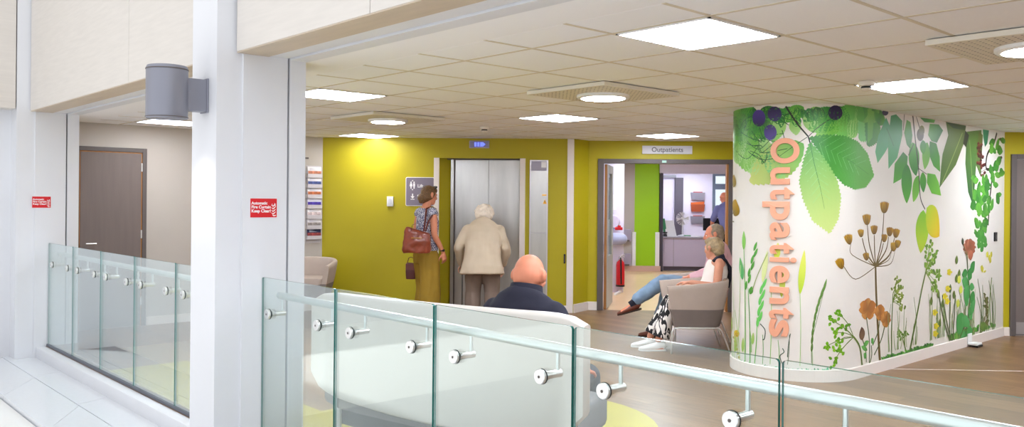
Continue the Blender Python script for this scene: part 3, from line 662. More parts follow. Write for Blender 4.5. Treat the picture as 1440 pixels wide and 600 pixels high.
# ----------------------------------------------------------------- tub chairs
def tub_profile(w, d, r, n=16):
    """open-fronted U seen from above: front left, round the back, front right. facing +y"""
    pts = [(-w, d * 0.95), (-w, d * 0.6), (-w, d * 0.2)]
    for k in range(n + 1):
        a = PI + PI * k / n; ex = 2 / 3.2
        c, s = math.cos(a), math.sin(a)
        pts.append((math.copysign(abs(c) ** ex, c) * w, math.copysign(abs(s) ** ex, s) * d))
    return pts + [(w, d * 0.2), (w, d * 0.6), (w, d * 0.95)]
def tub_chair(label, loc, rz, legs='rod', low=0.45, skirt=True):
    t = thing('tub_chair', label, 'chair', (loc[0], loc[1], 0), rz, 'beige tub chairs')
    P1 = tub_profile(0.35, 0.34, 0); P0 = tub_profile(0.30, 0.29, 0)
    mb = MB(); bm = mb.bm; n = len(P1); rows = []
    def rim(i):
        f = abs(i - (n - 1) / 2) / ((n - 1) / 2); return 0.765 - 0.075 * f ** 1.5
    for (zf, off) in ((0, 0), (.25, 0), (.55, 0), (.8, 0), (.95, .004), (1, .016), (1, .05), (.95, .062), (.7, .066), (.3, .066), (0, .066)):
        ring = []
        for i in range(n):
            a, b = Vector(P0[i]), Vector(P1[i]); z0 = low; z = z0 + (rim(i) - z0) * zf; p = a.lerp(b, zf ** 0.8)
            q = Vector(P1[min(i + 1, n - 1)]) - Vector(P1[max(i - 1, 0)]); q.normalize(); inn = Vector((-q.y, q.x))
            p = p + inn * off; ring.append(bm.verts.new((p.x, p.y, z)))
        rows.append(ring)
    for r0, r1 in zip(rows, rows[1:]):
        for i in range(n - 1): bm.faces.new((r0[i], r0[i + 1], r1[i + 1], r1[i]))
    for i in (0, n - 1): bm.faces.new([r[i] for r in rows])
    for i in range(n - 1): bm.faces.new((rows[0][i], rows[-1][i], rows[-1][i + 1], rows[0][i + 1]))
    mb.build('shell', M['chairbeige'], t, smooth=True, angle=50)
    if skirt:
        Q1 = tub_profile(0.302, 0.292, 0); Q0 = tub_profile(0.262, 0.25, 0); mb = MB()
        mb.hull([(x, y, 0.27) for x, y in Q0], [(x, y, low + 0.004) for x, y in Q1])
        mb.build('seat_base', M['chairgrey'], t, smooth=True, angle=50)
    mb = MB().prism([(x * .8, y * .8 + 0.02) for x, y in rounded(-.3, .3, -.28, .34, (.06, .06, .12, .12), 6)], low - 0.01, low + 0.075, 0.02); mb.build('seat_cushion', M['chairbeige'], t, smooth=True)
    if legs == 'rod':
        for sx in (-1, 1):
            x = sx * 0.27
            MB().tube([(x, 0.27, 0.0), (x, 0.262, 0.225), (x, 0.245, 0.257), (x, 0.2, 0.265)], 0.009, 10).build('leg', M['chrome'], t, smooth=True)
            MB().tube([(x, -0.33, 0.0), (x * .97, -0.235, 0.235), (x * .96, -0.21, 0.26), (x * .96, -0.17, 0.265)], 0.009, 10).build('leg', M['chrome'], t, smooth=True)
            MB().tube([(x, 0.2, 0.265), (x * .96, -0.17, 0.265)], 0.009, 10).build('side_rail', M['chrome'], t, smooth=True)
        MB().tube([(-.265, 0.1, 0.265), (.265, 0.1, 0.265)], 0.008, 8).tube([(-.26, -0.1, 0.265), (.26, -0.1, 0.265)], 0.008, 8).build('cross_rail', M['chrome'], t, smooth=True)
    else:
        for sx in (-1, 1):
            for sy in (-1, 1): MB().tube([(sx * .21, sy * .2, .275), (sx * .245, sy * .235, 0)], [0.024, 0.014], 12).build('leg', mat('pale_ash_leg', (222, 200, 170), 0.5), t, smooth=True)
    return t
FACE_L = PI / 4 + 0.0          # facing along -p: local +y -> (-1, 1)/sqrt2
c1 = pq(1.51, 8.90); tub_chair('beige tub chair on chrome rods that the woman in white sits in', c1, FACE_L)
c2 = pq(1.66, 9.68); tub_chair('beige tub chair behind, holding the man in jeans', c2, FACE_L)
tub_chair('beige tub chair in the far corner under the leaflet rack', (5.50, 9.95), math.radians(135), 'wood')

# ----------------------------------------------------------------- high-backed settee behind the glass
t = thing('settee', 'high-backed off-white settee behind the glass with the bald man on it', 'sofa', (2.78, 3.60, 0), 0)
bk = [(2.505, 4.50), (2.545, 4.2), (2.60, 3.88), (2.665, 3.57), (2.75, 3.28), (2.85, 3.01), (2.965, 2.735)]
O = Vector((2.78, 3.60))
def sweep_back(name, m, z0f, z1, thick, inset, parent):
    mb = MB(); bm = mb.bm; n = len(bk); rows = []
    fine = []
    for i in range(n - 1):
        for k in range(4): fine.append(Vector(bk[i]).lerp(Vector(bk[i + 1]), k / 4))
    fine.append(Vector(bk[-1])); n = len(fine)
    prof = [(0.0, 0.03), (0.0, 0.97), (0.012, 0.99), (0.035, 1.0), (thick - .035, 1.0), (thick - .012, 0.99), (thick, 0.97), (thick, 0.03), (thick - .03, 0.0), (0.03, 0.0)]
    for i, p in enumerate(fine):
        d = (fine[min(i + 1, n - 1)] - fine[max(i - 1, 0)]).normalized(); nn = Vector((-d.y, d.x))
        e = min(i, n - 1 - i) / 3.0; k = 1.0
        f = i / (n - 1); zb = z0f(f); top = z1
        if e < 1: rnd = 0.05 * (1 - math.sqrt(max(0, 1 - (1 - e) ** 2))); top -= rnd; zb += rnd * 2
        ring = [bm.verts.new((p.x + nn.x * a - O.x, p.y + nn.y * a - O.y, zb + (top - zb) * b)) for a, b in prof]
        rows.append(ring)
    m_ = len(prof)
    for r0, r1 in zip(rows, rows[1:]):
        for k in range(m_): bm.faces.new((r0[k], r0[(k + 1) % m_], r1[(k + 1) % m_], r1[k]))
    bm.faces.new(rows[0]); bm.faces.new(rows[-1][::-1])
    return mb.build(name, m, parent, smooth=True, angle=60)
sweep_back('backrest', M['sofa'], lambda f: 0.405 - 0.05 * math.sin(PI * f), 0.995, 0.10, 0, t)
def along(off, f):
    x = f * (len(bk) - 1); i = min(int(x), len(bk) - 2); p = Vector(bk[i]).lerp(Vector(bk[i + 1]), x - i)
    d = (Vector(bk[i + 1]) - Vector(bk[i])).normalized(); return p + Vector((-d.y, d.x)) * off - O
seat = [along(0.102, f / 12.6) for f in range(13)] + [along(0.62, f / 12.6) for f in range(12, -1, -1)]
MB().prism([tuple(p) for p in seat], 0.30, 0.50, 0.05).build('seat', M['sofagrey'], t, smooth=True)
seat2 = [along(0.14, 0.04 + f / 13) for f in range(13)] + [along(0.58, 0.04 + f / 13) for f in range(12, -1, -1)]
MB().prism([tuple(p) for p in seat2], 0.2, 0.30).build('seat_base', mat('dark_slate_base', (58, 62, 64), 0.5), t)
MB().tube([tuple(along(0.12, 0.06)) + (0.0,), tuple(along(0.12, 0.06)) + (0.40,)], 0.02, 12).build('leg', M['white2'], t, smooth=True)
for f, off in ((0.94, 0.12), (0.06, 0.54), (0.94, 0.54), (0.5, 0.12)):
    p = along(off, f); MB().tube([(p.x, p.y, 0), (p.x, p.y, 0.32)], 0.02, 12).build('leg', M['dgrey'], t, smooth=True)
# ----------------------------------------------------------------- corridor fittings
t = wall_thing('fire_extinguisher', 'red fire extinguisher hanging on the corridor wall inside the open door', 'fire extinguisher', 1.19, 14.31, 0.11)
MB().lathe([(0.0005, 0.0), (0.068, 0.0), (0.072, 0.02), (0.072, 0.36), (0.062, 0.41), (0.03, 0.44), (0.022, 0.46), (0.0005, 0.46)], 28).build('cylinder', M['red'], t, smooth=True)
MB().lathe([(0.0, 0.0), (0.074, 0.001), (0.075, 0.03), (0.0722, 0.032)], 28).build('foot_ring', M['black'], t, smooth=True)
MB().lathe([(0.024, 0.45), (0.024, 0.49), (0.018, 0.50), (0.0005, 0.50)], 16).build('valve', M['chrome'], t, smooth=True)
MB().tube([(0, 0, 0.50), (0.02, -0.01, 0.53), (0.07, -0.03, 0.535)], 0.009, 8).tube([(0, 0, 0.50), (0.02, -0.01, 0.51), (0.065, -0.03, 0.50)], 0.008, 8).build('lever', M['chrome'], t, smooth=True)
MB().tube([(0.0, -0.02, 0.48), (0.0, -0.085, 0.45), (0.005, -0.09, 0.3), (0.008, -0.088, 0.05)], 0.013, 10).build('hose', M['black'], t, smooth=True)
MB().box(-0.02, 0.02, 0.06, 0.09, 0.15, 0.5).build('wall_bracket', M['dgrey'], t)
t = wall_thing('apron_roll_dispenser', 'grey roll dispenser on the corridor wall above the fire extinguisher', 'dispenser', 1.10, 14.4, 0.80)
MB().capsule((-0.06, -0.11, 0.11), (0.10, -0.11, 0.11), 0.10, n=20).build('roll', mat('blue_grey_plastic', (168, 172, 200), 0.4), t, smooth=True)
MB().box(-0.12, 0.15, -0.04, 0, 0.0, 0.2, 0.006).build('bracket', M['white2'], t)
t = wall_thing('glove_dispenser', 'white round dispenser with a red flap on the corridor wall by the door', 'dispenser', 1.06, 14.4, 1.06)
MB().lathe([(0.0005, -0.1), (0.10, -0.1), (0.12, -0.07), (0.12, 0.0), (0.0005, 0.0)], 24, 'y', (0, 0, 0.14)).build('housing', mat('lilac_plastic', (206, 196, 216), 0.4), t, smooth=True)
MB().box(0.03, 0.16, -0.12, -0.09, 0.0, 0.05, 0.01).box(0.08, 0.13, -0.13, -0.10, 0.04, 0.08, 0.008).build('red_flap', M['red'], t)
t = wall_thing('notice', 'pink and white notice on the corridor wall above the dispensers', 'notice', 0.98, 14.4, 1.40)
MB().box(0, 0.14, -0.006, 0, 0, 0.26).build('sheet', M['letterwhite'], t)
MB().box(0.0, 0.05, -0.008, -0.006, 0.02, 0.25).build('red_band', mat('pink_band', (232, 120, 140), 0.5), t)
for z, l in ((0.66, 'upper lilac grey hand towel box on the cream corridor wall'), (0.12, 'lower lilac grey box on the cream corridor wall near the floor')):
    t = wall_thing('towel_box', l, 'dispenser', 1.47, 18.9, z)
    MB().box(0, 0.33, -0.12, 0, 0, 0.27, 0.012).build('housing', mat('mauve_grey_plastic', (168, 160, 178), 0.4), t, smooth=True)
    MB().box(0.04, 0.29, -0.124, -0.11, 0.0, 0.04, 0.004).build('slot', M['dgrey'], t)
t = wall_thing('door_prop', 'white floor bracket lying by the foot of the open door', 'bracket', 1.05, 13.98, 0.001)
MB().hull([(0, -.03, 0), (0.05, -.03, 0), (0.17, 0.36, 0), (0.12, 0.36, 0)], [(0, -.03, .03), (0.05, -.03, .03), (0.17, 0.36, .03), (0.12, 0.36, .03)]).build('bar', M['white2'], t)
MB().box(0.11, 0.18, 0.35, 0.40, 0, 0.05, 0.005).build('end_block', M['white2'], t)
# reception desk and what stands on it
t = wall_thing('reception_desk', 'pale lilac reception desk with grey worktop in the far room', 'desk', 2.52, 18.98, 0)
MB().box(0.0, 2.4, 0.10, 0.14, 0.10, 0.73).box(0.0, 0.03, 0.14, 0.7, 0, 0.73).box(2.37, 2.4, 0.14, 0.7, 0, 0.73).build('front_panel', mat('lilac_laminate', (204, 194, 216), 0.4), t)
MB().box(0.02, 2.38, 0.16, 0.2, 0, 0.10).build('plinth', mat('slate_plinth', (104, 98, 112), 0.5), t)
MB().box(-0.02, 2.42, 0.06, 0.76, 0.73, 0.765, 0.004).build('worktop', mat('grey_worktop', (170, 166, 178), 0.3), t)
MB().box(0.245, 0.25, 0.097, 0.10, 0.1, 0.73).box(1.245, 1.25, 0.097, 0.10, 0.1, 0.73).build('panel_joint', M['dgrey'], t)
t = wall_thing('desk_fan', 'grey round desk fan standing on the reception desk', 'fan', 3.02, 19.45, 0.765)
MB().lathe([(0.0005, 0), (0.10, 0), (0.10, 0.02), (0.03, 0.035), (0.0005, 0.035)], 24).build('base', M['signgrey'], t, smooth=True)
MB().tube([(0, 0, 0.03), (0, 0, 0.28)], 0.014).build('stem', M['signgrey'], t, smooth=True)
mb = MB()
for r in (0.03, 0.06, 0.09, 0.12, 0.15): mb.loft([((0 + r * math.cos(a), -0.05 - 0.03 * (1 - r / .16), 0.40 + r * math.sin(a)), 0.003, 0.003) for a in [2 * PI * k / 24 for k in range(25)]], 6, (0, 1, 0))
for k in range(16):
    a = 2 * PI * k / 16; mb.tube([(0, -0.08, 0.40), (0.08 * math.cos(a), -0.075, 0.40 + 0.08 * math.sin(a)), (0.155 * math.cos(a), -0.04, 0.40 + 0.155 * math.sin(a)), (0.1 * math.cos(a), 0.03, 0.40 + 0.1 * math.sin(a))], 0.003, 6)
mb.build('cage', mat('fan_grey', (222, 218, 212), 0.4), t)
mb = MB()
for k in range(4):
    a = k * PI / 2; c, s = math.cos(a), math.sin(a)
    mb.plate([(0.02 * c, -0.03, 0.40 + 0.02 * s), (0.13 * c - 0.05 * s, -0.045, 0.40 + 0.13 * s + 0.05 * c), (0.14 * c + 0.03 * s, -0.02, 0.40 + 0.14 * s - 0.03 * c)], 0.004)
mb.lathe([(0.0005, -0.06), (0.03, -0.05), (0.035, 0.05), (0.0005, 0.06)], 16, 'y', (0, 0, 0.40)); mb.build('blades', mat('fan_blade_grey', (206, 202, 198), 0.4), t)
t = wall_thing('leaflet_stand', 'white display stand with green leaflets at the left end of the reception desk', 'display stand', 2.60, 19.25, 0.765)
MB().hull([(0.02, -0.02, 0), (0.26, -0.02, 0), (0.26, 0.14, 0), (0.02, 0.14, 0)], [(0.0, 0.10, 0.36), (0.2, 0.10, 0.36), (0.2, 0.13, 0.36), (0.0, 0.13, 0.36)]).build('stand', M['white2'], t)
MB().hull([(-0.03, 0.02, 0.02), (0.05, 0.02, 0.02), (0.05, 0.04, 0.02), (-0.03, 0.04, 0.02)], [(-0.06, 0.06, 0.40), (0.0, 0.06, 0.40), (0.0, 0.075, 0.40), (-0.06, 0.075, 0.40)]).build('leaflets', mat('green_leaflet', (60, 140, 90), 0.5), t)
t = wall_thing('telephone', 'black desk telephone beside the leaflet stand on the reception desk', 'telephone', 2.545, 19.12, 0.765)
MB().hull([(0, 0, 0), (.09, 0, 0), (.09, .1, 0), (0, .1, 0)], [(0.01, .01, .04), (.08, .01, .04), (.08, .09, .08), (0.01, .09, .08)]).build('base', M['black'], t); MB().capsule((0.01, .05, .09), (.08, .05, .09), .016).build('handset', M['black'], t, smooth=True)
t = wall_thing('paper_stack', 'white papers and green folder lying on the reception desk', 'papers', 3.05, 19.15, 0.765)
MB().box(0, 0.3, 0, 0.2, 0, 0.012).build('sheets', M['letterwhite'], t); MB().box(-0.02, 0.12, 0.02, 0.18, 0.0125, 0.03, 0.002).build('folder', mat('green_folder', (50, 150, 100), 0.5), t)
t = wall_thing('monitor', 'black computer monitor seen from behind on the reception desk', 'monitor', 3.46, 19.3, 0.765)
MB().box(0, 0.42, -0.02, 0.02, 0.14, 0.42, 0.006).build('screen_case', M['black'], t); MB().box(0.19, 0.23, -0.01, 0.02, 0.01, 0.2).build('stand', M['black'], t); MB().box(0.11, 0.31, -0.08, 0.1, 0, 0.012, 0.003).build('foot', M['black'], t)
for z, l, c in ((1.60, 'topmost grey wall tray in the reception room', (146, 142, 152)), (1.31, 'middle wall tray with an orange folder in the reception room', (168, 84, 54)), (1.02, 'lowest grey wall tray in the reception room beside the monitor', (146, 142, 152))):
    t = wall_thing('wall_tray', l, 'wall tray', 3.45, 21.0, z, 'wall trays in the reception room')
    MB().hull([(0.02, -0.06, 0), (0.32, -0.06, 0), (0.32, 0, 0), (0.02, 0, 0)], [(0, -0.10, 0.18), (0.34, -0.10, 0.18), (0.34, 0, 0.18), (0, 0, 0.18)]).build('tray', mat('tray_plastic', c, 0.4), t)
    if z == 1.31: MB().hull([(0.02, -0.07, 0.1), (0.3, -0.07, 0.1), (0.3, -0.02, 0.1), (0.02, -0.02, 0.1)], [(0.0, -0.08, 0.225), (0.33, -0.08, 0.25), (0.33, -0.03, 0.25), (0.0, -0.03, 0.225)]).build('folder', mat('orange_folder', (206, 104, 52), 0.5), t)
    else: MB().box(0.06, 0.28, -0.08, -0.02, 0.1, 0.20).build('papers', mat('red_topped_papers', (190, 84, 80), 0.5), t)
# printed motifs of the wall picture. Each row: shape (0 leaf, 1 stalk, 2 outline), serrated, two colour numbers, then millimetres along the wall and above the floor
INKS = [(126, 192, 76), (40, 130, 48), (80, 168, 46), (170, 212, 132), (70, 170, 90), (150, 210, 120), (22, 84, 32), (110, 186, 90), (196, 206, 110), (120, 196, 90), (70, 180, 80), (100, 190, 100), (40, 112, 40), (60, 150, 56), (50, 134, 48), (96, 172, 66), (46, 110, 50), (84, 164, 76), (200, 216, 128), (60, 120, 60), (120, 190, 110), (150, 205, 130), (24, 34, 20), (40, 60, 30), (82, 56, 160), (34, 20, 66), (58, 38, 110), (76, 52, 150), (44, 24, 70), (58, 158, 100), (90, 176, 120), (50, 150, 88), (82, 172, 110), (120, 190, 60), (120, 196, 60), (120, 190, 40), (186, 206, 40), (170, 204, 40), (236, 196, 30), (44, 40, 26), (80, 90, 50), (60, 60, 36), (40, 120, 70), (90, 64, 28), (60, 36, 20), (110, 120, 40), (104, 124, 52), (70, 110, 40), (40, 70, 40), (60, 90, 40), (90, 124, 50), (44, 104, 62), (104, 110, 50), (90, 120, 60), (30, 40, 20), (40, 46, 24), (130, 160, 80), (150, 170, 90), (60, 160, 110), (40, 120, 80), (40, 34, 22), (140, 60, 50), (60, 24, 28), (80, 28, 34), (110, 40, 40), (50, 120, 44), (96, 170, 60), (100, 176, 60), (60, 140, 50), (70, 150, 50), (80, 160, 60), (104, 82, 24), (84, 60, 14), (206, 160, 30), (110, 80, 18), (160, 112, 14), (188, 140, 14), (150, 92, 26), (220, 152, 70), (208, 134, 48), (190, 112, 34), (80, 104, 50), (120, 90, 60), (96, 60, 40), (70, 150, 60), (110, 190, 90), (96, 124, 40), (84, 116, 40), (110, 140, 50), (112, 176, 24), (96, 160, 30), (84, 146, 24), (140, 196, 48), (130, 150, 50), (104, 130, 40), (150, 170, 60), (140, 176, 60), (110, 156, 44), (90, 130, 40), (120, 160, 60), (96, 140, 50), (120, 190, 90), (170, 206, 130), (90, 170, 70), (110, 184, 80), (90, 160, 70), (150, 206, 110), (100, 176, 80), (170, 214, 130), (90, 120, 90), (200, 220, 170), (190, 216, 150), (206, 222, 180), (150, 190, 120), (190, 214, 160), (170, 206, 140), (130, 200, 90), (150, 210, 110), (72, 150, 60), (100, 176, 70), (80, 176, 100), (120, 196, 120), (70, 140, 50), (90, 160, 60), (96, 196, 90), (120, 210, 100), (176, 206, 40), (226, 226, 100), (186, 210, 50), (220, 226, 110), (180, 210, 70), (200, 220, 110), (216, 226, 150), (226, 232, 170), (150, 170, 100), (100, 130, 60), (80, 120, 50), (120, 160, 80), (40, 70, 50), (50, 90, 70), (60, 90, 70), (226, 196, 40), (200, 160, 30), (90, 60, 20), (196, 190, 90), (150, 150, 60), (150, 196, 90), (180, 206, 120), (120, 96, 20), (190, 150, 30), (130, 110, 30), (170, 140, 40), (110, 90, 30), (120, 206, 160), (60, 170, 110), (40, 140, 90), (90, 190, 140), (30, 96, 36), (40, 120, 40), (110, 140, 70), (130, 160, 90), (156, 176, 120), (90, 120, 50), (120, 150, 80), (140, 166, 90), (70, 90, 40), (80, 110, 40), (110, 130, 50), (206, 190, 20), (236, 220, 50), (196, 210, 60), (220, 220, 90), (140, 76, 50), (170, 96, 70), (206, 130, 104), (190, 110, 84), (170, 90, 60), (70, 96, 40), (40, 60, 40), (60, 90, 50), (50, 140, 60), (60, 150, 70), (90, 176, 100), (70, 160, 80), (60, 110, 50), (120, 150, 60), (206, 200, 50), (226, 216, 80), (110, 90, 50), (96, 120, 50), (80, 130, 40)]
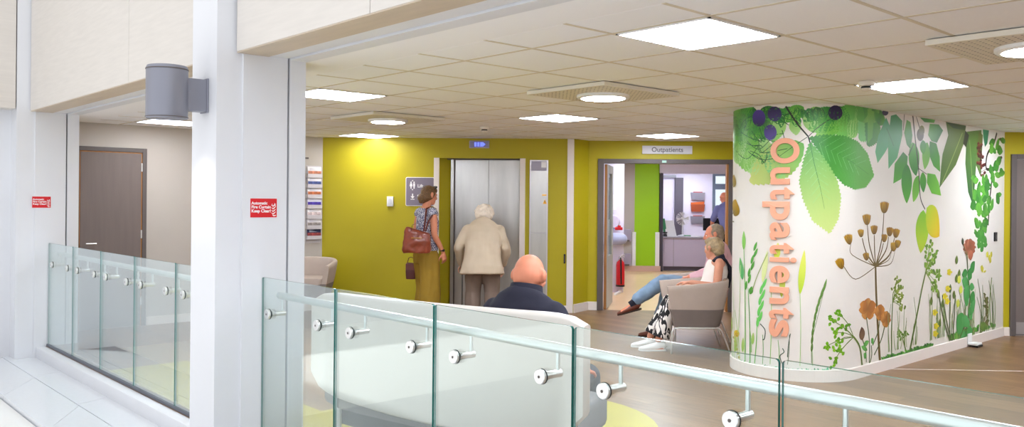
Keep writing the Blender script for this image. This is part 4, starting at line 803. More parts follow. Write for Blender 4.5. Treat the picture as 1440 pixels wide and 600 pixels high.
MURAL = [
('leaf', [
(0,1,0,1,5185,2421,4970,2158,304)]),
('leaf', [
(0,1,1,2,4764,2399,5022,2119,279)]),
('leaf', [
(0,1,2,0,4973,2344,4831,1828,412)]),
('leaf', [
(0,1,0,2,4736,2269,4923,2004,214)]),
('leaf', [
(0,1,2,1,4572,2380,4761,2144,178)]),
('leaf', [
(0,1,0,3,4834,2020,4730,1794,212)]),
('leaf', [
(0,1,3,0,4498,2318,4569,2072,146)]),
('leaf', [
(0,1,3,2,4636,2116,4681,1887,149)]),
('leaf', [
(0,1,1,2,4370,2354,4508,2256,135)]),
('leaf', [
(0,1,2,0,4312,2373,4458,2264,128)]),
('leaf', [
(0,1,0,3,4389,2272,4368,2128,97)]),
('leaf', [
(0,1,4,5,4612,1990,4473,1738,171)]),
('leaf', [
(0,1,2,3,5056,2165,4965,1897,321)]),
('leaf', [
(0,1,6,1,4686,2371,4488,2296,102)]),
('leaf', [
(0,1,6,1,4790,2210,4871,2302,143)]),
('leaf', [
(0,1,7,8,4309,2056,4799,1721,317)]),
('leaf', [
(0,1,3,0,4282,2332,4222,2147,118)]),
('leaf', [
(0,1,1,2,4020,2345,4261,2168,207)]),
('leaf', [
(0,1,2,0,3995,2275,4201,2117,175)]),
('leaf', [
(0,1,1,0,3945,2380,4030,2150,240)]),
('leaf', [
(0,1,2,9,3743,2372,4018,2130,288)]),
('leaf', [
(0,1,0,2,4173,2368,4242,2250,131)]),
('leaf', [
(0,1,3,0,3560,2408,3803,2264,213)]),
('leaf', [
(0,1,10,2,3675,2378,3366,2186,350)]),
('leaf', [
(0,1,0,11,3466,2394,3715,2103,311)]),
('leaf', [
(0,1,2,1,3370,2380,3553,2058,309)]),
('leaf', [
(0,1,0,3,3763,2267,3885,2115,158)]),
('leaf', [
(0,1,2,2,4817,2301,4755,2172,106)]),
('leaf', [
(0,1,12,13,4364,2290,4373,2201,78)]),
('leaf', [
(0,1,6,2,4687,2230,4623,2159,95)]),
('leaf', [
(0,1,2,1,4506,2372,4581,2272,70)]),
('leaf', [
(0,1,6,13,4633,2254,4767,2177,102)]),
('leaf', [
(0,1,6,13,4333,2352,4307,2282,70)]),
('leaf', [
(0,1,12,13,4780,2237,4735,2084,101)]),
('leaf', [
(0,1,12,0,4995,2245,5224,2109,253)]),
('leaf', [
(0,1,1,1,4489,2321,4498,2196,59)]),
('leaf', [
(0,1,2,13,4777,2392,4998,2301,85)]),
('leaf', [
(0,1,12,2,4372,2375,4350,2266,56)]),
('leaf', [
(0,1,1,2,4701,2284,4720,2125,82)]),
('leaf', [
(0,1,6,1,4756,2387,4778,2314,86)]),
('leaf', [
(0,1,1,13,4544,2356,4406,2290,66)]),
('leaf', [
(0,1,2,1,4702,2229,4647,2078,92)]),
('leaf', [
(0,1,12,1,4662,2255,4592,2172,95)]),
('leaf', [
(0,1,12,0,4584,2387,4553,2261,58)]),
('leaf', [
(0,1,6,13,5039,2305,4995,2158,235)]),
('leaf', [
(0,1,6,1,5151,2431,5221,2279,59)]),
('leaf', [
(0,1,12,1,4555,2326,4518,2229,69)]),
('leaf', [
(0,1,1,1,4763,2329,4828,2274,104)]),
('leaf', [
(0,1,2,2,5225,2317,4980,2204,255)]),
('leaf', [
(0,1,1,2,4970,2234,5079,2152,306)]),
('leaf', [
(0,1,2,2,4733,2274,4865,2215,79)]),
('leaf', [
(0,1,6,1,4596,2353,4711,2249,70)]),
('leaf', [
(0,1,6,1,4757,2277,4859,2206,81)]),
('leaf', [
(0,1,6,0,4639,2271,4568,2159,59)]),
('leaf', [
(0,1,12,0,4854,2318,5064,2242,129)]),
('leaf', [
(0,1,12,1,5108,2346,5221,2232,120)]),
('leaf', [
(0,1,1,2,4692,2230,4863,2134,74)]),
('leaf', [
(0,1,6,2,5096,2274,5097,2177,262)]),
('leaf', [
(0,1,12,13,5209,2297,4926,2201,168)]),
('leaf', [
(0,1,12,13,5052,2248,4888,2186,134)]),
('leaf', [
(0,1,2,0,4422,2369,4369,2304,84)]),
('leaf', [
(0,1,6,13,4149,2353,4201,2290,101)]),
('leaf', [
(0,1,6,1,4263,2353,4205,2254,81)]),
('leaf', [
(0,1,2,13,3685,2398,3532,2361,115)]),
('leaf', [
(0,1,6,2,3406,2356,3194,2297,138)]),
('leaf', [
(0,1,6,13,4076,2328,4086,2227,81)]),
('leaf', [
(0,1,1,2,4219,2333,4253,2237,69)]),
('leaf', [
(0,1,12,13,4062,2331,4113,2240,102)]),
('leaf', [
(0,1,6,13,4261,2328,4301,2240,100)]),
('leaf', [
(0,1,1,13,4282,2357,4222,2253,94)]),
('leaf', [
(0,1,6,2,4215,2370,4153,2233,88)]),
('leaf', [
(0,1,6,2,3998,2368,4072,2259,110)]),
('leaf', [
(0,1,1,0,3742,2352,3536,2287,115)]),
('leaf', [
(0,1,1,2,3688,2394,3547,2354,168)]),
('leaf', [
(0,1,6,1,4083,2313,4004,2273,89)]),
('leaf', [
(0,1,2,2,3654,2398,3764,2286,185)]),
('leaf', [
(0,1,1,0,3464,2411,3349,2307,216)]),
('leaf_canopy', [
(1,0,6,6,6,6,4787,2185,4685,2078,4656,2118,4474,2147),
(1,0,6,6,6,6,4693,2208,4646,2107,4479,2079,4488,2175),
(1,0,6,6,6,6,4806,2006,4703,1967,4643,1892,4619,1988),
(1,0,6,6,6,6,4840,2094,4704,2016,4587,2100,4541,2135),
(1,0,6,6,6,6,4828,2003,4704,1931,4591,1923,4515,1963),
(1,0,6,6,6,6,4804,1983,4682,1931,4667,1884,4611,1951),
(1,0,6,6,6,6,4942,2185,4787,2117,4678,2091,4701,2142),
(1,0,6,6,6,6,4710,2104,4681,1998,4623,1983,4442,2013),
(1,0,6,6,6,6,5052,2024,4846,1936,4714,2037,4753,2044),
(1,0,6,6,6,6,4713,2058,4674,1983,4523,2085,4421,2098),
(1,0,6,6,6,6,5061,2313,4978,2214,4873,2293,4620,2353),
(1,0,6,6,6,6,4852,2081,4779,2053,4692,2051,4668,2034),
(1,0,6,6,5,5,4387,2325,4493,2288,4385,2258),
(1,0,6,6,5,5,4478,2333,4547,2300,4534,2230),
(1,0,6,6,5,5,4405,2338,4479,2279,4437,2219),
(1,0,6,6,5,5,4365,2363,4390,2323,4412,2271),
(1,0,6,6,5,5,4409,2323,4523,2289,4431,2216)]),
('chestnut_leaf', [
(2,0,14,15,4261,2107,3500,1709,4261,2107,4238,2123,4228,2112,4205,2129,4195,2117,4173,2134,4162,2122,4140,2139,4129,2128,4106,2140,4098,2127,4074,2139,4067,2126,4043,2138,4036,2125,4012,2138,4004,2124,3980,2137,3973,2123,3949,2136,3942,2123,3914,2130,3908,2116,3880,2123,3874,2109,3845,2116,3840,2102,3811,2109,3806,2094,3777,2102,3771,2087,3743,2095,3737,2080,3708,2080,3706,2064,3677,2064,3676,2048,3646,2048,3645,2032,3615,2032,3614,2016,3584,2016,3583,2000,3554,2000,3552,1984,3527,1971,3534,1957,3509,1944,3516,1930,3491,1918,3498,1904,3473,1891,3480,1877,3455,1864,3461,1850,3437,1837,3443,1823,3419,1810,3425,1796,3438,1772,3452,1779,3464,1755,3478,1761,3491,1737,3504,1743,3517,1719,3531,1726,3543,1702,3557,1708,3570,1684,3583,1691,3605,1675,3613,1687,3635,1672,3643,1684,3665,1669,3673,1681,3695,1666,3703,1678,3725,1662,3733,1675,3755,1659,3764,1671,3785,1656,3794,1668,3824,1663,3829,1678,3860,1673,3865,1688,3896,1683,3901,1698,3931,1692,3937,1707,3964,1713,3962,1728,3989,1734,3987,1749,4014,1755,4011,1770,4038,1776,4036,1791,4063,1797,4061,1812,4085,1826,4079,1840,4104,1854,4097,1868,4122,1882,4115,1896,4140,1910,4133,1924,4158,1938,4152,1952,4176,1966,4170,1980,4194,1992,4188,2005,4212,2017,4206,2031,4230,2042,4224,2056,4249,2067,4243,2081,4267,2093),
(1,0,16,16,6,2,4251,2102,4063,2006,3850,1909,3525,1804),
(1,0,20,20,3,3,4177,2057,4035,2145),
(1,0,20,20,3,3,4177,2057,4134,1925),
(1,0,20,20,3,3,4126,2027,3983,2108),
(1,0,20,20,3,3,4126,2027,4081,1902),
(1,0,20,20,3,3,4072,1997,3925,2071),
(1,0,20,20,3,3,4072,1997,4025,1880),
(1,0,20,20,3,3,4015,1967,3860,2034),
(1,0,20,20,3,3,4015,1967,3965,1857),
(1,0,20,20,3,3,3954,1938,3782,1998),
(1,0,20,20,4,4,3954,1938,3897,1835),
(1,0,20,20,3,3,3884,1909,3685,1963),
(1,0,20,20,5,5,3884,1909,3817,1814),
(1,0,20,20,3,3,3802,1881,3584,1927),
(1,0,20,20,6,6,3802,1881,3715,1792)]),
('chestnut_leaf', [
(2,0,17,18,4256,2062,4078,1286,4256,2062,4276,2043,4266,2032,4286,2013,4276,2002,4295,1983,4285,1972,4305,1954,4295,1942,4314,1924,4304,1912,4321,1892,4310,1882,4327,1861,4315,1851,4332,1830,4321,1820,4338,1799,4326,1789,4343,1769,4332,1759,4349,1738,4338,1728,4345,1702,4331,1697,4339,1672,4325,1667,4332,1641,4318,1636,4326,1610,4312,1605,4320,1579,4305,1574,4307,1546,4292,1544,4294,1516,4278,1513,4280,1485,4265,1483,4267,1455,4252,1452,4254,1424,4238,1422,4240,1394,4225,1391,4214,1367,4201,1374,4190,1350,4176,1356,4165,1332,4152,1339,4141,1315,4127,1321,4116,1297,4103,1303,4092,1280,4078,1286,4055,1298,4062,1311,4038,1323,4045,1337,4022,1349,4029,1362,4005,1374,4012,1388,3989,1400,3996,1413,3980,1435,3992,1444,3976,1465,3988,1475,3972,1496,3984,1505,3968,1527,3980,1536,3964,1558,3976,1567,3961,1589,3973,1598,3968,1628,3983,1634,3978,1664,3993,1669,3988,1700,4003,1705,3999,1736,4014,1741,4017,1769,4032,1769,4035,1798,4051,1798,4053,1826,4069,1826,4072,1854,4087,1854,4090,1883,4106,1883,4110,1909,4125,1907,4129,1933,4144,1931,4148,1958,4162,1956,4166,1982,4181,1980,4185,2006,4200,2004,4212,2035,4228,2033,4240,2064),
(1,0,19,19,6,2,4259,2076,4219,1882,4167,1678,4128,1494),
(1,0,21,21,3,3,4241,2002,4325,1910),
(1,0,21,21,3,3,4241,2002,4134,1942),
(1,0,21,21,3,3,4227,1941,4309,1849),
(1,0,21,21,3,3,4227,1941,4124,1881),
(1,0,21,21,3,3,4214,1880,4293,1787),
(1,0,21,21,3,3,4214,1880,4114,1819),
(1,0,21,21,3,3,4200,1819,4277,1726),
(1,0,21,21,3,3,4200,1819,4104,1758),
(1,0,21,21,3,3,4186,1757,4261,1665),
(1,0,21,21,3,3,4186,1757,4095,1697),
(1,0,21,21,3,3,4173,1696,4245,1604),
(1,0,21,21,3,3,4173,1696,4085,1636),
(1,0,21,21,3,3,4159,1635,4229,1542),
(1,0,21,21,3,3,4159,1635,4074,1574)]),
('twig', [
(1,0,22,22,15,12,4459,2382,4399,2283,4349,2210,4271,2115),
(1,0,22,22,11,11,4271,2115,4256,2062),
(1,0,22,22,6,6,4267,2119,4172,2209,3995,2324),
(1,0,23,23,6,3,4280,2111,4387,2036,4526,1935),
(1,0,22,22,7,7,4349,2210,4369,2255)]),
('berry', [
(2,0,24,25,4706,2368,4704,2217,4638,2288,4644,2256,4662,2230,4689,2218,4720,2220,4750,2236,4771,2264,4779,2298,4772,2331,4751,2356,4721,2368,4690,2365,4663,2349,4645,2321)]),
('berry', [
(2,0,25,26,4555,2386,4554,2255,4492,2317,4498,2289,4515,2267,4540,2256,4568,2257,4594,2271,4613,2295,4620,2324,4613,2353,4595,2374,4569,2385,4541,2383,4516,2369,4499,2346)]),
('berry', [
(2,0,26,27,4592,2229,4591,2091,4534,2158,4539,2128,4555,2105,4578,2092,4604,2094,4629,2108,4646,2133,4653,2163,4647,2193,4630,2216,4605,2228,4579,2226,4556,2212,4540,2188)]),
('berry', [
(2,0,25,28,4034,2389,4033,2260,3958,2327,3966,2299,3987,2276,4017,2262,4049,2261,4077,2273,4096,2295,4102,2322,4096,2351,4078,2373,4050,2387,4018,2388,3988,2377,3967,2355)]),
('berry', [
(2,0,25,25,3204,2414,3203,2355,3136,2390,3142,2376,3161,2365,3188,2357,3217,2355,3244,2358,3263,2367,3270,2379,3263,2393,3245,2404,3219,2412,3189,2415,3162,2411,3143,2402)]),
('leaf', [
(2,0,29,30,3122,2334,3351,1911,3182,2340,3341,2166,3401,2012,3351,1911,3206,2010,3137,2068,3080,2248)]),
('leaf', [
(2,0,31,32,3021,2374,3113,1871,3082,2363,3143,2134,3123,1866,2936,1977,2830,2196,2833,2332,2970,2385)]),
('leaf', [
(2,0,2,1,2732,2350,2634,2070,2732,2350,2788,2222,2727,2111,2634,2070,2598,2210,2645,2333)]),
('leaf', [
(2,0,1,2,2806,2039,2853,1776,2806,2039,2991,1919,3018,1732,2853,1776,2717,1884,2703,1998)]),
('leaf', [
(0,0,1,2,2723,1929,2715,1546,242)]),
('leaf', [
(0,0,2,1,2602,2141,2501,1816,248)]),
('leaf', [
(0,0,2,33,2445,1822,2568,1561,165)]),
('leaf', [
(0,0,2,1,2350,1860,2322,1656,155)]),
('leaf', [
(2,0,2,1,2186,2349,2003,2168,2186,2349,2225,2232,2135,2177,2003,2168,1847,2303,1959,2357)]),
('leaf', [
(2,0,1,2,2182,2175,1911,1873,2182,2175,2203,2043,2082,1928,1911,1873,1927,2031,2015,2160)]),
('leaf', [
(0,0,2,0,2240,2160,2304,1885,190)]),
('leaf', [
(0,0,1,2,2356,2177,2330,2033,155)]),
('leaf', [
(2,0,1,2,2429,2395,2080,2365,2429,2395,2051,2406,2080,2365,2314,2356)]),
('leaf', [
(2,0,2,34,2234,1852,1881,1630,2234,1852,2243,1757,2124,1651,1881,1630,1945,1763,2038,1845)]),
('leaf', [
(2,0,0,2,3560,2387,3461,2138,3560,2387,3427,2376,3461,2138,3554,2080)]),
('leaf', [
(2,0,2,1,3418,2377,3319,2276,3418,2377,3272,2355,3319,2276,3406,2292)]),
('leaf', [
(0,0,35,36,2321,1484,2381,1055,309)]),
('leaf', [
(0,0,37,38,2244,1505,1915,1214,314)]),
('twig', [
(1,0,39,39,27,15,2597,2413,2537,2190,2447,1888,2401,1613,2284,1491),
(1,0,39,39,7,7,2447,1892,2245,1840),
(1,0,39,39,13,13,2687,2010,2564,2131)]),
('stalk', [
(1,0,40,40,13,13,2786,2399,2810,2243)]),
('side_twig', [
(1,0,41,41,14,14,2514,2401,2415,2267)]),
('leaf_vein', [
(1,0,42,42,11,11,3170,2242,3015,2085)]),
('cone', [
(2,0,43,44,2416,2289,2413,2162,2329,2231,2337,2202,2360,2179,2394,2165,2432,2163,2466,2173,2490,2194,2499,2220,2491,2248,2468,2271,2434,2286,2397,2288,2362,2278,2338,2258),
(2,0,45,43,2382,2319,2380,2220,2312,2274,2319,2252,2338,2234,2365,2223,2395,2221,2423,2229,2442,2245,2449,2265,2443,2287,2424,2305,2397,2317,2367,2319,2339,2311,2320,2295)]),
('leaf', [
(2,0,46,47,1252,2391,1914,1715,1774,2396,1218,2394,1288,2185,1495,1961,1926,1710,1888,1935,1854,2058,1708,2262)]),
('leaf', [
(2,0,48,49,1774,2396,1237,2341,1774,2396,1218,2394,1237,2341,1582,2345)]),
('leaf', [
(2,0,50,51,1044,2353,982,1517,1196,2331,759,2376,739,2160,908,1994,982,1517,1139,1677,1229,1983)]),
('leaf', [
(2,0,52,53,831,2361,738,2107,831,2361,714,2321,738,2107,761,1841,930,1994)]),
('leaf', [
(2,0,54,55,1237,2341,1206,2158,1237,2341,1301,2197,1206,2158,1126,2296)]),
('dark_leaf', [
(1,0,56,56,15,15,1111,2246,1048,1937,998,1600),
(1,0,57,57,14,14,1317,2311,1575,2045,1872,1752)]),
('leaf', [
(2,0,58,59,715,2387,571,2235,715,2387,522,2386,571,2235,644,2191,698,2295)]),
('vine', [
(1,0,60,60,34,34,268,2374,381,2231,568,2114,601,1952,412,1917,480,1604,526,1307),
(1,0,60,60,6,6,564,1953,820,1892),
(1,0,60,60,6,6,480,1604,666,1576),
(1,0,60,60,19,19,412,1917,181,2021),
(2,0,61,62,802,2103,801,2068,764,2087,768,2079,778,2073,793,2069,809,2068,824,2071,834,2076,838,2084,835,2091,825,2098,810,2102,793,2103,779,2100,768,2094),
(2,0,63,62,162,2100,161,2064,121,2084,125,2076,136,2069,152,2065,170,2064,186,2067,198,2073,202,2080,198,2088,187,2095,171,2099,153,2100,137,2097,125,2091),
(2,0,61,62,655,1917,655,1881,617,1900,621,1892,631,1886,646,1882,663,1882,678,1885,689,1890,693,1898,689,1906,679,1912,664,1916,647,1917,632,1914,621,1908),
(2,0,64,62,762,2118,761,2083,725,2103,728,2095,738,2088,753,2084,770,2084,785,2086,795,2092,799,2099,795,2107,785,2114,770,2118,754,2118,739,2116,728,2110),
(2,0,63,62,120,2112,119,2076,78,2096,82,2088,93,2081,110,2077,128,2076,144,2079,155,2085,160,2092,156,2101,145,2107,129,2112,111,2112,94,2109,83,2104),
(2,0,61,62,856,2122,855,2088,819,2107,823,2099,833,2092,847,2088,863,2088,878,2090,888,2096,892,2103,889,2111,879,2118,864,2122,848,2122,833,2120,823,2114),
(2,0,61,62,665,2006,664,1971,627,1989,630,1982,641,1975,656,1971,673,1971,688,1974,698,1979,702,1987,699,1995,688,2001,673,2005,657,2006,642,2003,631,1997),
(2,0,64,62,642,1922,641,1887,603,1906,607,1898,617,1892,632,1888,649,1887,664,1890,675,1896,679,1904,675,1911,665,1918,650,1922,633,1922,618,1919,607,1913),
(2,0,64,62,148,2326,148,2289,107,2310,111,2301,122,2294,139,2290,157,2289,173,2292,184,2297,188,2305,185,2313,174,2320,157,2325,139,2326,123,2323,112,2317),
(2,0,61,62,179,2229,178,2193,138,2213,142,2205,153,2198,169,2194,187,2193,203,2196,214,2201,218,2209,215,2217,204,2224,188,2228,170,2229,153,2227,142,2221),
(2,0,64,62,812,2014,811,1979,774,1997,778,1990,788,1983,803,1979,819,1979,834,1982,844,1987,848,1995,845,2002,834,2009,820,2013,803,2013,789,2011,778,2005),
(2,0,61,62,793,2026,792,1991,756,2010,759,2002,769,1996,784,1992,801,1991,816,1994,826,2000,830,2007,826,2015,816,2021,802,2025,785,2026,770,2023,760,2017),
(2,0,63,62,805,2191,804,2156,768,2175,771,2167,782,2161,796,2157,813,2156,828,2159,838,2164,842,2172,838,2179,828,2186,813,2190,797,2191,782,2188,772,2183),
(2,0,61,62,870,2023,869,1988,833,2007,836,1999,847,1993,861,1989,877,1988,892,1991,902,1997,906,2004,903,2012,893,2018,878,2022,862,2023,847,2020,837,2014),
(2,0,63,62,209,2173,208,2137,168,2157,172,2149,183,2142,199,2138,217,2137,233,2140,245,2146,249,2153,245,2161,234,2168,218,2172,200,2173,184,2171,173,2165),
(2,0,61,62,782,2089,781,2054,744,2073,748,2066,758,2059,773,2055,789,2054,804,2057,815,2063,818,2070,815,2078,805,2084,790,2088,774,2089,759,2086,748,2081),
(2,0,64,62,697,1887,696,1852,659,1870,662,1862,673,1856,688,1852,704,1852,719,1855,730,1861,734,1868,730,1876,720,1882,705,1886,688,1887,673,1884,663,1878),
(2,0,63,62,664,2006,663,1971,626,1990,629,1982,640,1976,655,1972,672,1971,687,1974,697,1980,701,1987,698,1995,687,2002,672,2006,656,2006,640,2003,630,1998),
(2,0,63,62,778,2090,777,2055,740,2074,744,2067,754,2060,769,2056,785,2055,800,2058,810,2064,814,2071,811,2079,801,2085,786,2089,769,2090,754,2087,744,2082),
(2,0,63,62,783,2146,782,2111,745,2130,749,2122,759,2116,774,2112,790,2111,805,2114,816,2119,819,2127,816,2134,806,2141,791,2145,775,2146,760,2143,749,2137),
(2,0,63,62,770,2053,769,2018,732,2037,735,2029,746,2023,760,2019,777,2018,792,2021,802,2027,806,2034,803,2042,793,2048,778,2052,761,2053,746,2050,736,2044),
(2,0,61,62,754,1998,753,1963,717,1982,720,1975,730,1968,745,1964,762,1964,777,1967,787,1972,791,1980,787,1987,777,1994,762,1998,746,1998,731,1995,720,1990),
(2,0,64,62,699,1997,698,1962,661,1981,664,1973,675,1967,690,1963,706,1962,721,1965,732,1971,736,1978,732,1986,722,1992,707,1996,690,1997,675,1994,665,1988),
(2,0,64,62,848,2237,847,2202,810,2222,814,2214,824,2207,839,2203,855,2202,870,2205,880,2210,884,2218,880,2225,870,2232,856,2236,839,2237,825,2234,814,2229),
(2,0,64,62,826,2158,825,2123,789,2142,792,2135,803,2128,817,2124,834,2123,848,2126,859,2132,863,2139,859,2147,849,2153,834,2157,818,2158,803,2155,793,2150),
(2,0,63,62,773,2216,772,2181,735,2200,739,2193,749,2186,764,2182,780,2181,795,2184,806,2189,810,2197,806,2204,796,2211,781,2215,765,2216,750,2213,739,2208),
(2,0,61,62,187,2205,186,2168,146,2188,150,2180,161,2174,177,2169,195,2168,211,2171,223,2177,227,2185,223,2193,212,2200,196,2204,178,2205,162,2202,151,2196),
(2,0,63,62,870,2187,869,2152,833,2171,836,2164,846,2157,861,2153,877,2152,892,2155,902,2161,906,2168,903,2176,893,2182,878,2186,862,2187,847,2184,837,2179),
(2,0,61,62,871,2020,870,1986,834,2004,837,1997,847,1990,862,1986,878,1986,893,1989,903,1994,907,2002,903,2009,894,2016,879,2020,863,2020,848,2017,838,2012),
(2,0,63,62,638,2015,638,1979,600,1998,604,1990,614,1984,629,1980,646,1979,661,1982,672,1988,676,1996,672,2003,662,2010,647,2014,630,2014,615,2012,604,2006),
(2,0,61,62,776,2028,775,1993,739,2012,742,2004,752,1997,767,1993,784,1993,798,1996,809,2001,813,2009,809,2017,799,2023,784,2027,768,2028,753,2025,742,2019),
(2,0,63,62,804,2152,803,2117,767,2136,770,2129,780,2122,795,2118,811,2117,826,2120,837,2126,840,2133,837,2141,827,2147,812,2151,796,2152,781,2149,770,2144),
(2,0,61,62,708,2098,707,2063,670,2082,674,2075,684,2068,699,2064,716,2063,731,2066,741,2072,745,2079,741,2087,731,2093,716,2098,700,2098,685,2095,674,2090),
(2,0,63,62,715,2089,714,2053,677,2073,681,2065,691,2058,706,2054,723,2054,738,2056,748,2062,752,2069,749,2077,738,2084,724,2088,707,2088,692,2086,681,2080),
(2,0,64,62,691,2006,690,1971,653,1990,656,1982,667,1975,682,1971,698,1971,713,1974,724,1979,728,1987,724,1995,714,2001,699,2005,682,2006,667,2003,657,1997),
(2,0,61,62,837,2215,836,2180,799,2200,803,2192,813,2185,828,2181,844,2181,859,2183,869,2189,873,2196,869,2204,859,2210,845,2214,828,2215,814,2213,803,2207),
(2,0,61,62,754,1972,753,1937,716,1956,719,1948,730,1941,744,1938,761,1937,776,1940,786,1946,790,1953,787,1961,777,1967,762,1971,745,1972,730,1969,720,1963),
(2,0,63,62,831,2099,831,2064,794,2083,798,2075,808,2068,822,2065,839,2064,854,2067,864,2072,868,2080,864,2087,854,2094,840,2098,823,2098,808,2096,798,2090),
(2,0,61,62,751,2230,750,2195,713,2215,717,2207,727,2200,742,2196,759,2195,773,2198,784,2203,788,2211,784,2218,774,2225,759,2229,743,2230,728,2228,717,2222),
(2,0,61,62,726,1888,725,1853,688,1871,691,1863,701,1857,716,1853,733,1853,748,1856,758,1862,762,1869,759,1877,749,1883,734,1887,717,1887,702,1884,692,1879),
(0,0,65,66,675,1289,754,1199,177),
(0,0,65,66,428,1619,588,1559,108),
(0,0,67,68,727,1342,777,1285,157),
(0,0,65,66,602,1371,652,1271,161),
(0,0,69,68,919,1675,1005,1616,125),
(0,0,65,66,611,1481,576,1407,198),
(0,0,67,68,884,1726,783,1640,165),
(0,0,65,68,267,2190,65,2166,114),
(0,0,69,66,649,1848,537,1834,97),
(0,0,65,66,673,1460,493,1436,73),
(0,0,65,68,563,1391,591,1328,153),
(0,0,67,68,844,1382,903,1284,189),
(0,0,65,68,298,1961,509,1936,63),
(0,0,67,66,746,1639,656,1557,182),
(0,0,65,68,627,1775,423,1765,54),
(0,0,65,68,170,1947,32,1936,65),
(0,0,65,68,238,2019,375,1992,98),
(0,0,67,66,329,1896,115,1876,71),
(0,0,69,68,187,2008,351,1951,116),
(0,0,67,68,898,1557,725,1522,93),
(0,0,69,68,624,1682,508,1654,123),
(0,0,67,68,290,1808,293,1734,177),
(0,0,65,66,902,1558,881,1479,166),
(0,0,65,66,643,1796,508,1730,156),
(0,0,65,66,891,1843,1066,1830,69),
(0,0,69,66,755,1451,614,1422,78),
(0,0,69,68,345,2198,369,2132,155),
(0,0,67,66,832,1815,1006,1796,77),
(0,0,65,66,104,2077,302,2023,108),
(0,0,65,68,696,1761,588,1688,162),
(0,0,69,66,399,1885,390,1817,151),
(0,0,69,68,460,1528,552,1484,134),
(0,0,69,66,869,1678,1011,1608,137),
(0,0,65,66,93,1949,87,1871,212),
(0,0,67,68,339,1898,444,1816,176),
(0,0,67,68,667,1586,850,1564,67),
(0,0,65,66,156,2302,-48,2289,73),
(0,0,69,66,641,1834,738,1788,138),
(0,0,67,68,88,1665,282,1648,61),
(0,0,67,68,645,1730,803,1704,88),
(0,0,65,68,168,1651,271,1571,152),
(0,0,65,68,639,1728,455,1728,55),
(0,0,65,66,694,1529,547,1454,142),
(0,0,65,66,714,1327,693,1267,187),
(0,0,65,68,329,2277,522,2236,86),
(0,0,69,68,747,1631,925,1592,104),
(0,0,65,68,819,1631,910,1587,110),
(0,0,67,66,905,1524,764,1484,119),
(0,0,65,68,602,1794,491,1743,139),
(0,0,65,66,870,1755,757,1703,150),
(0,0,67,68,448,1568,359,1515,160),
(0,0,67,68,867,1246,908,1189,153),
(0,0,65,68,915,1561,1079,1514,122),
(0,0,67,66,378,2227,501,2136,126),
(0,0,67,68,278,2269,211,2211,188),
(0,0,67,66,745,1446,872,1435,65),
(0,0,67,66,748,1538,821,1446,163),
(0,0,69,66,572,1319,681,1261,165),
(0,0,69,68,409,1968,517,1923,115),
(0,0,65,66,734,1325,674,1271,148),
(0,0,69,68,806,1699,853,1629,133),
(0,0,67,66,657,1713,697,1646,173),
(0,0,65,68,565,1618,729,1595,85),
(0,0,65,68,540,1317,708,1314,57),
(0,0,70,68,854,1130,755,1072,111),
(0,0,70,68,584,1177,649,1102,129),
(0,0,70,68,814,1142,796,1099,129),
(0,0,70,68,748,1122,751,1056,131),
(0,0,70,68,631,1183,631,1115,134),
(0,0,70,68,646,1223,728,1147,125),
(0,0,70,68,742,1209,659,1122,125),
(0,0,70,68,743,1100,672,1020,126),
(0,0,70,68,834,1257,796,1180,128),
(0,0,70,68,811,1182,796,1132,129),
(0,0,70,68,689,1166,712,1124,130),
(0,0,70,68,741,1206,694,1159,124),
(0,0,70,68,797,1227,814,1160,130),
(0,0,70,68,897,1251,899,1204,129),
(0,0,70,68,759,1231,838,1167,121),
(0,0,70,68,608,1115,604,1056,134)]),
('dried_umbel', [
(1,0,71,71,32,44,3375,970,3349,650,3268,82),
(1,0,71,71,8,6,3375,970,3763,877,3934,997),
(0,0,72,73,3949,971,4027,1047,29),
(0,0,74,75,3949,971,3937,1069,34),
(0,0,74,76,3949,971,4017,1058,30),
(0,0,74,76,3949,971,3954,1073,33),
(0,0,72,76,3949,971,4004,1067,31),
(0,0,74,73,3949,971,3972,1074,33),
(0,0,74,76,3949,971,3989,1072,32),
(1,0,71,71,8,6,3375,970,3815,1088,3843,1190),
(0,0,74,73,3857,1182,3935,1259,32),
(0,0,72,73,3857,1182,3829,1274,40),
(0,0,72,75,3857,1182,3923,1269,33),
(0,0,72,76,3857,1182,3849,1279,39),
(0,0,74,73,3857,1182,3908,1276,35),
(0,0,74,76,3857,1182,3870,1281,38),
(0,0,72,75,3857,1182,3890,1280,37),
(1,0,71,71,18,13,3375,970,3561,1101,3645,1235),
(0,0,72,76,3659,1244,3737,1306,36),
(0,0,72,73,3659,1244,3618,1311,39),
(0,0,74,76,3659,1244,3721,1312,38),
(0,0,74,76,3659,1244,3637,1315,40),
(0,0,72,76,3659,1244,3702,1316,39),
(0,0,74,73,3659,1244,3659,1318,40),
(0,0,72,73,3659,1244,3681,1319,40),
(1,0,71,71,18,13,3375,970,3505,1177,3546,1353),
(0,0,74,75,3551,1351,3646,1438,51),
(0,0,74,75,3551,1351,3480,1441,54),
(0,0,74,73,3551,1351,3623,1446,53),
(0,0,74,73,3551,1351,3506,1448,55),
(0,0,74,75,3551,1351,3595,1451,55),
(0,0,74,76,3551,1351,3535,1453,56),
(0,0,72,76,3551,1351,3566,1454,56),
(1,0,71,71,19,13,3375,970,3250,1224,3213,1461),
(0,0,72,73,3209,1456,3294,1554,59),
(0,0,72,76,3209,1456,3107,1551,58),
(0,0,72,75,3209,1456,3266,1562,61),
(0,0,72,75,3209,1456,3135,1560,61),
(0,0,74,73,3209,1456,3234,1566,62),
(0,0,72,75,3209,1456,3166,1565,62),
(0,0,74,76,3209,1456,3200,1568,62),
(1,0,71,71,19,13,3375,970,3397,1117,3407,1258),
(0,0,72,76,3409,1264,3484,1340,44),
(0,0,72,75,3409,1264,3340,1339,46),
(0,0,72,73,3409,1264,3463,1346,46),
(0,0,74,75,3409,1264,3362,1346,47),
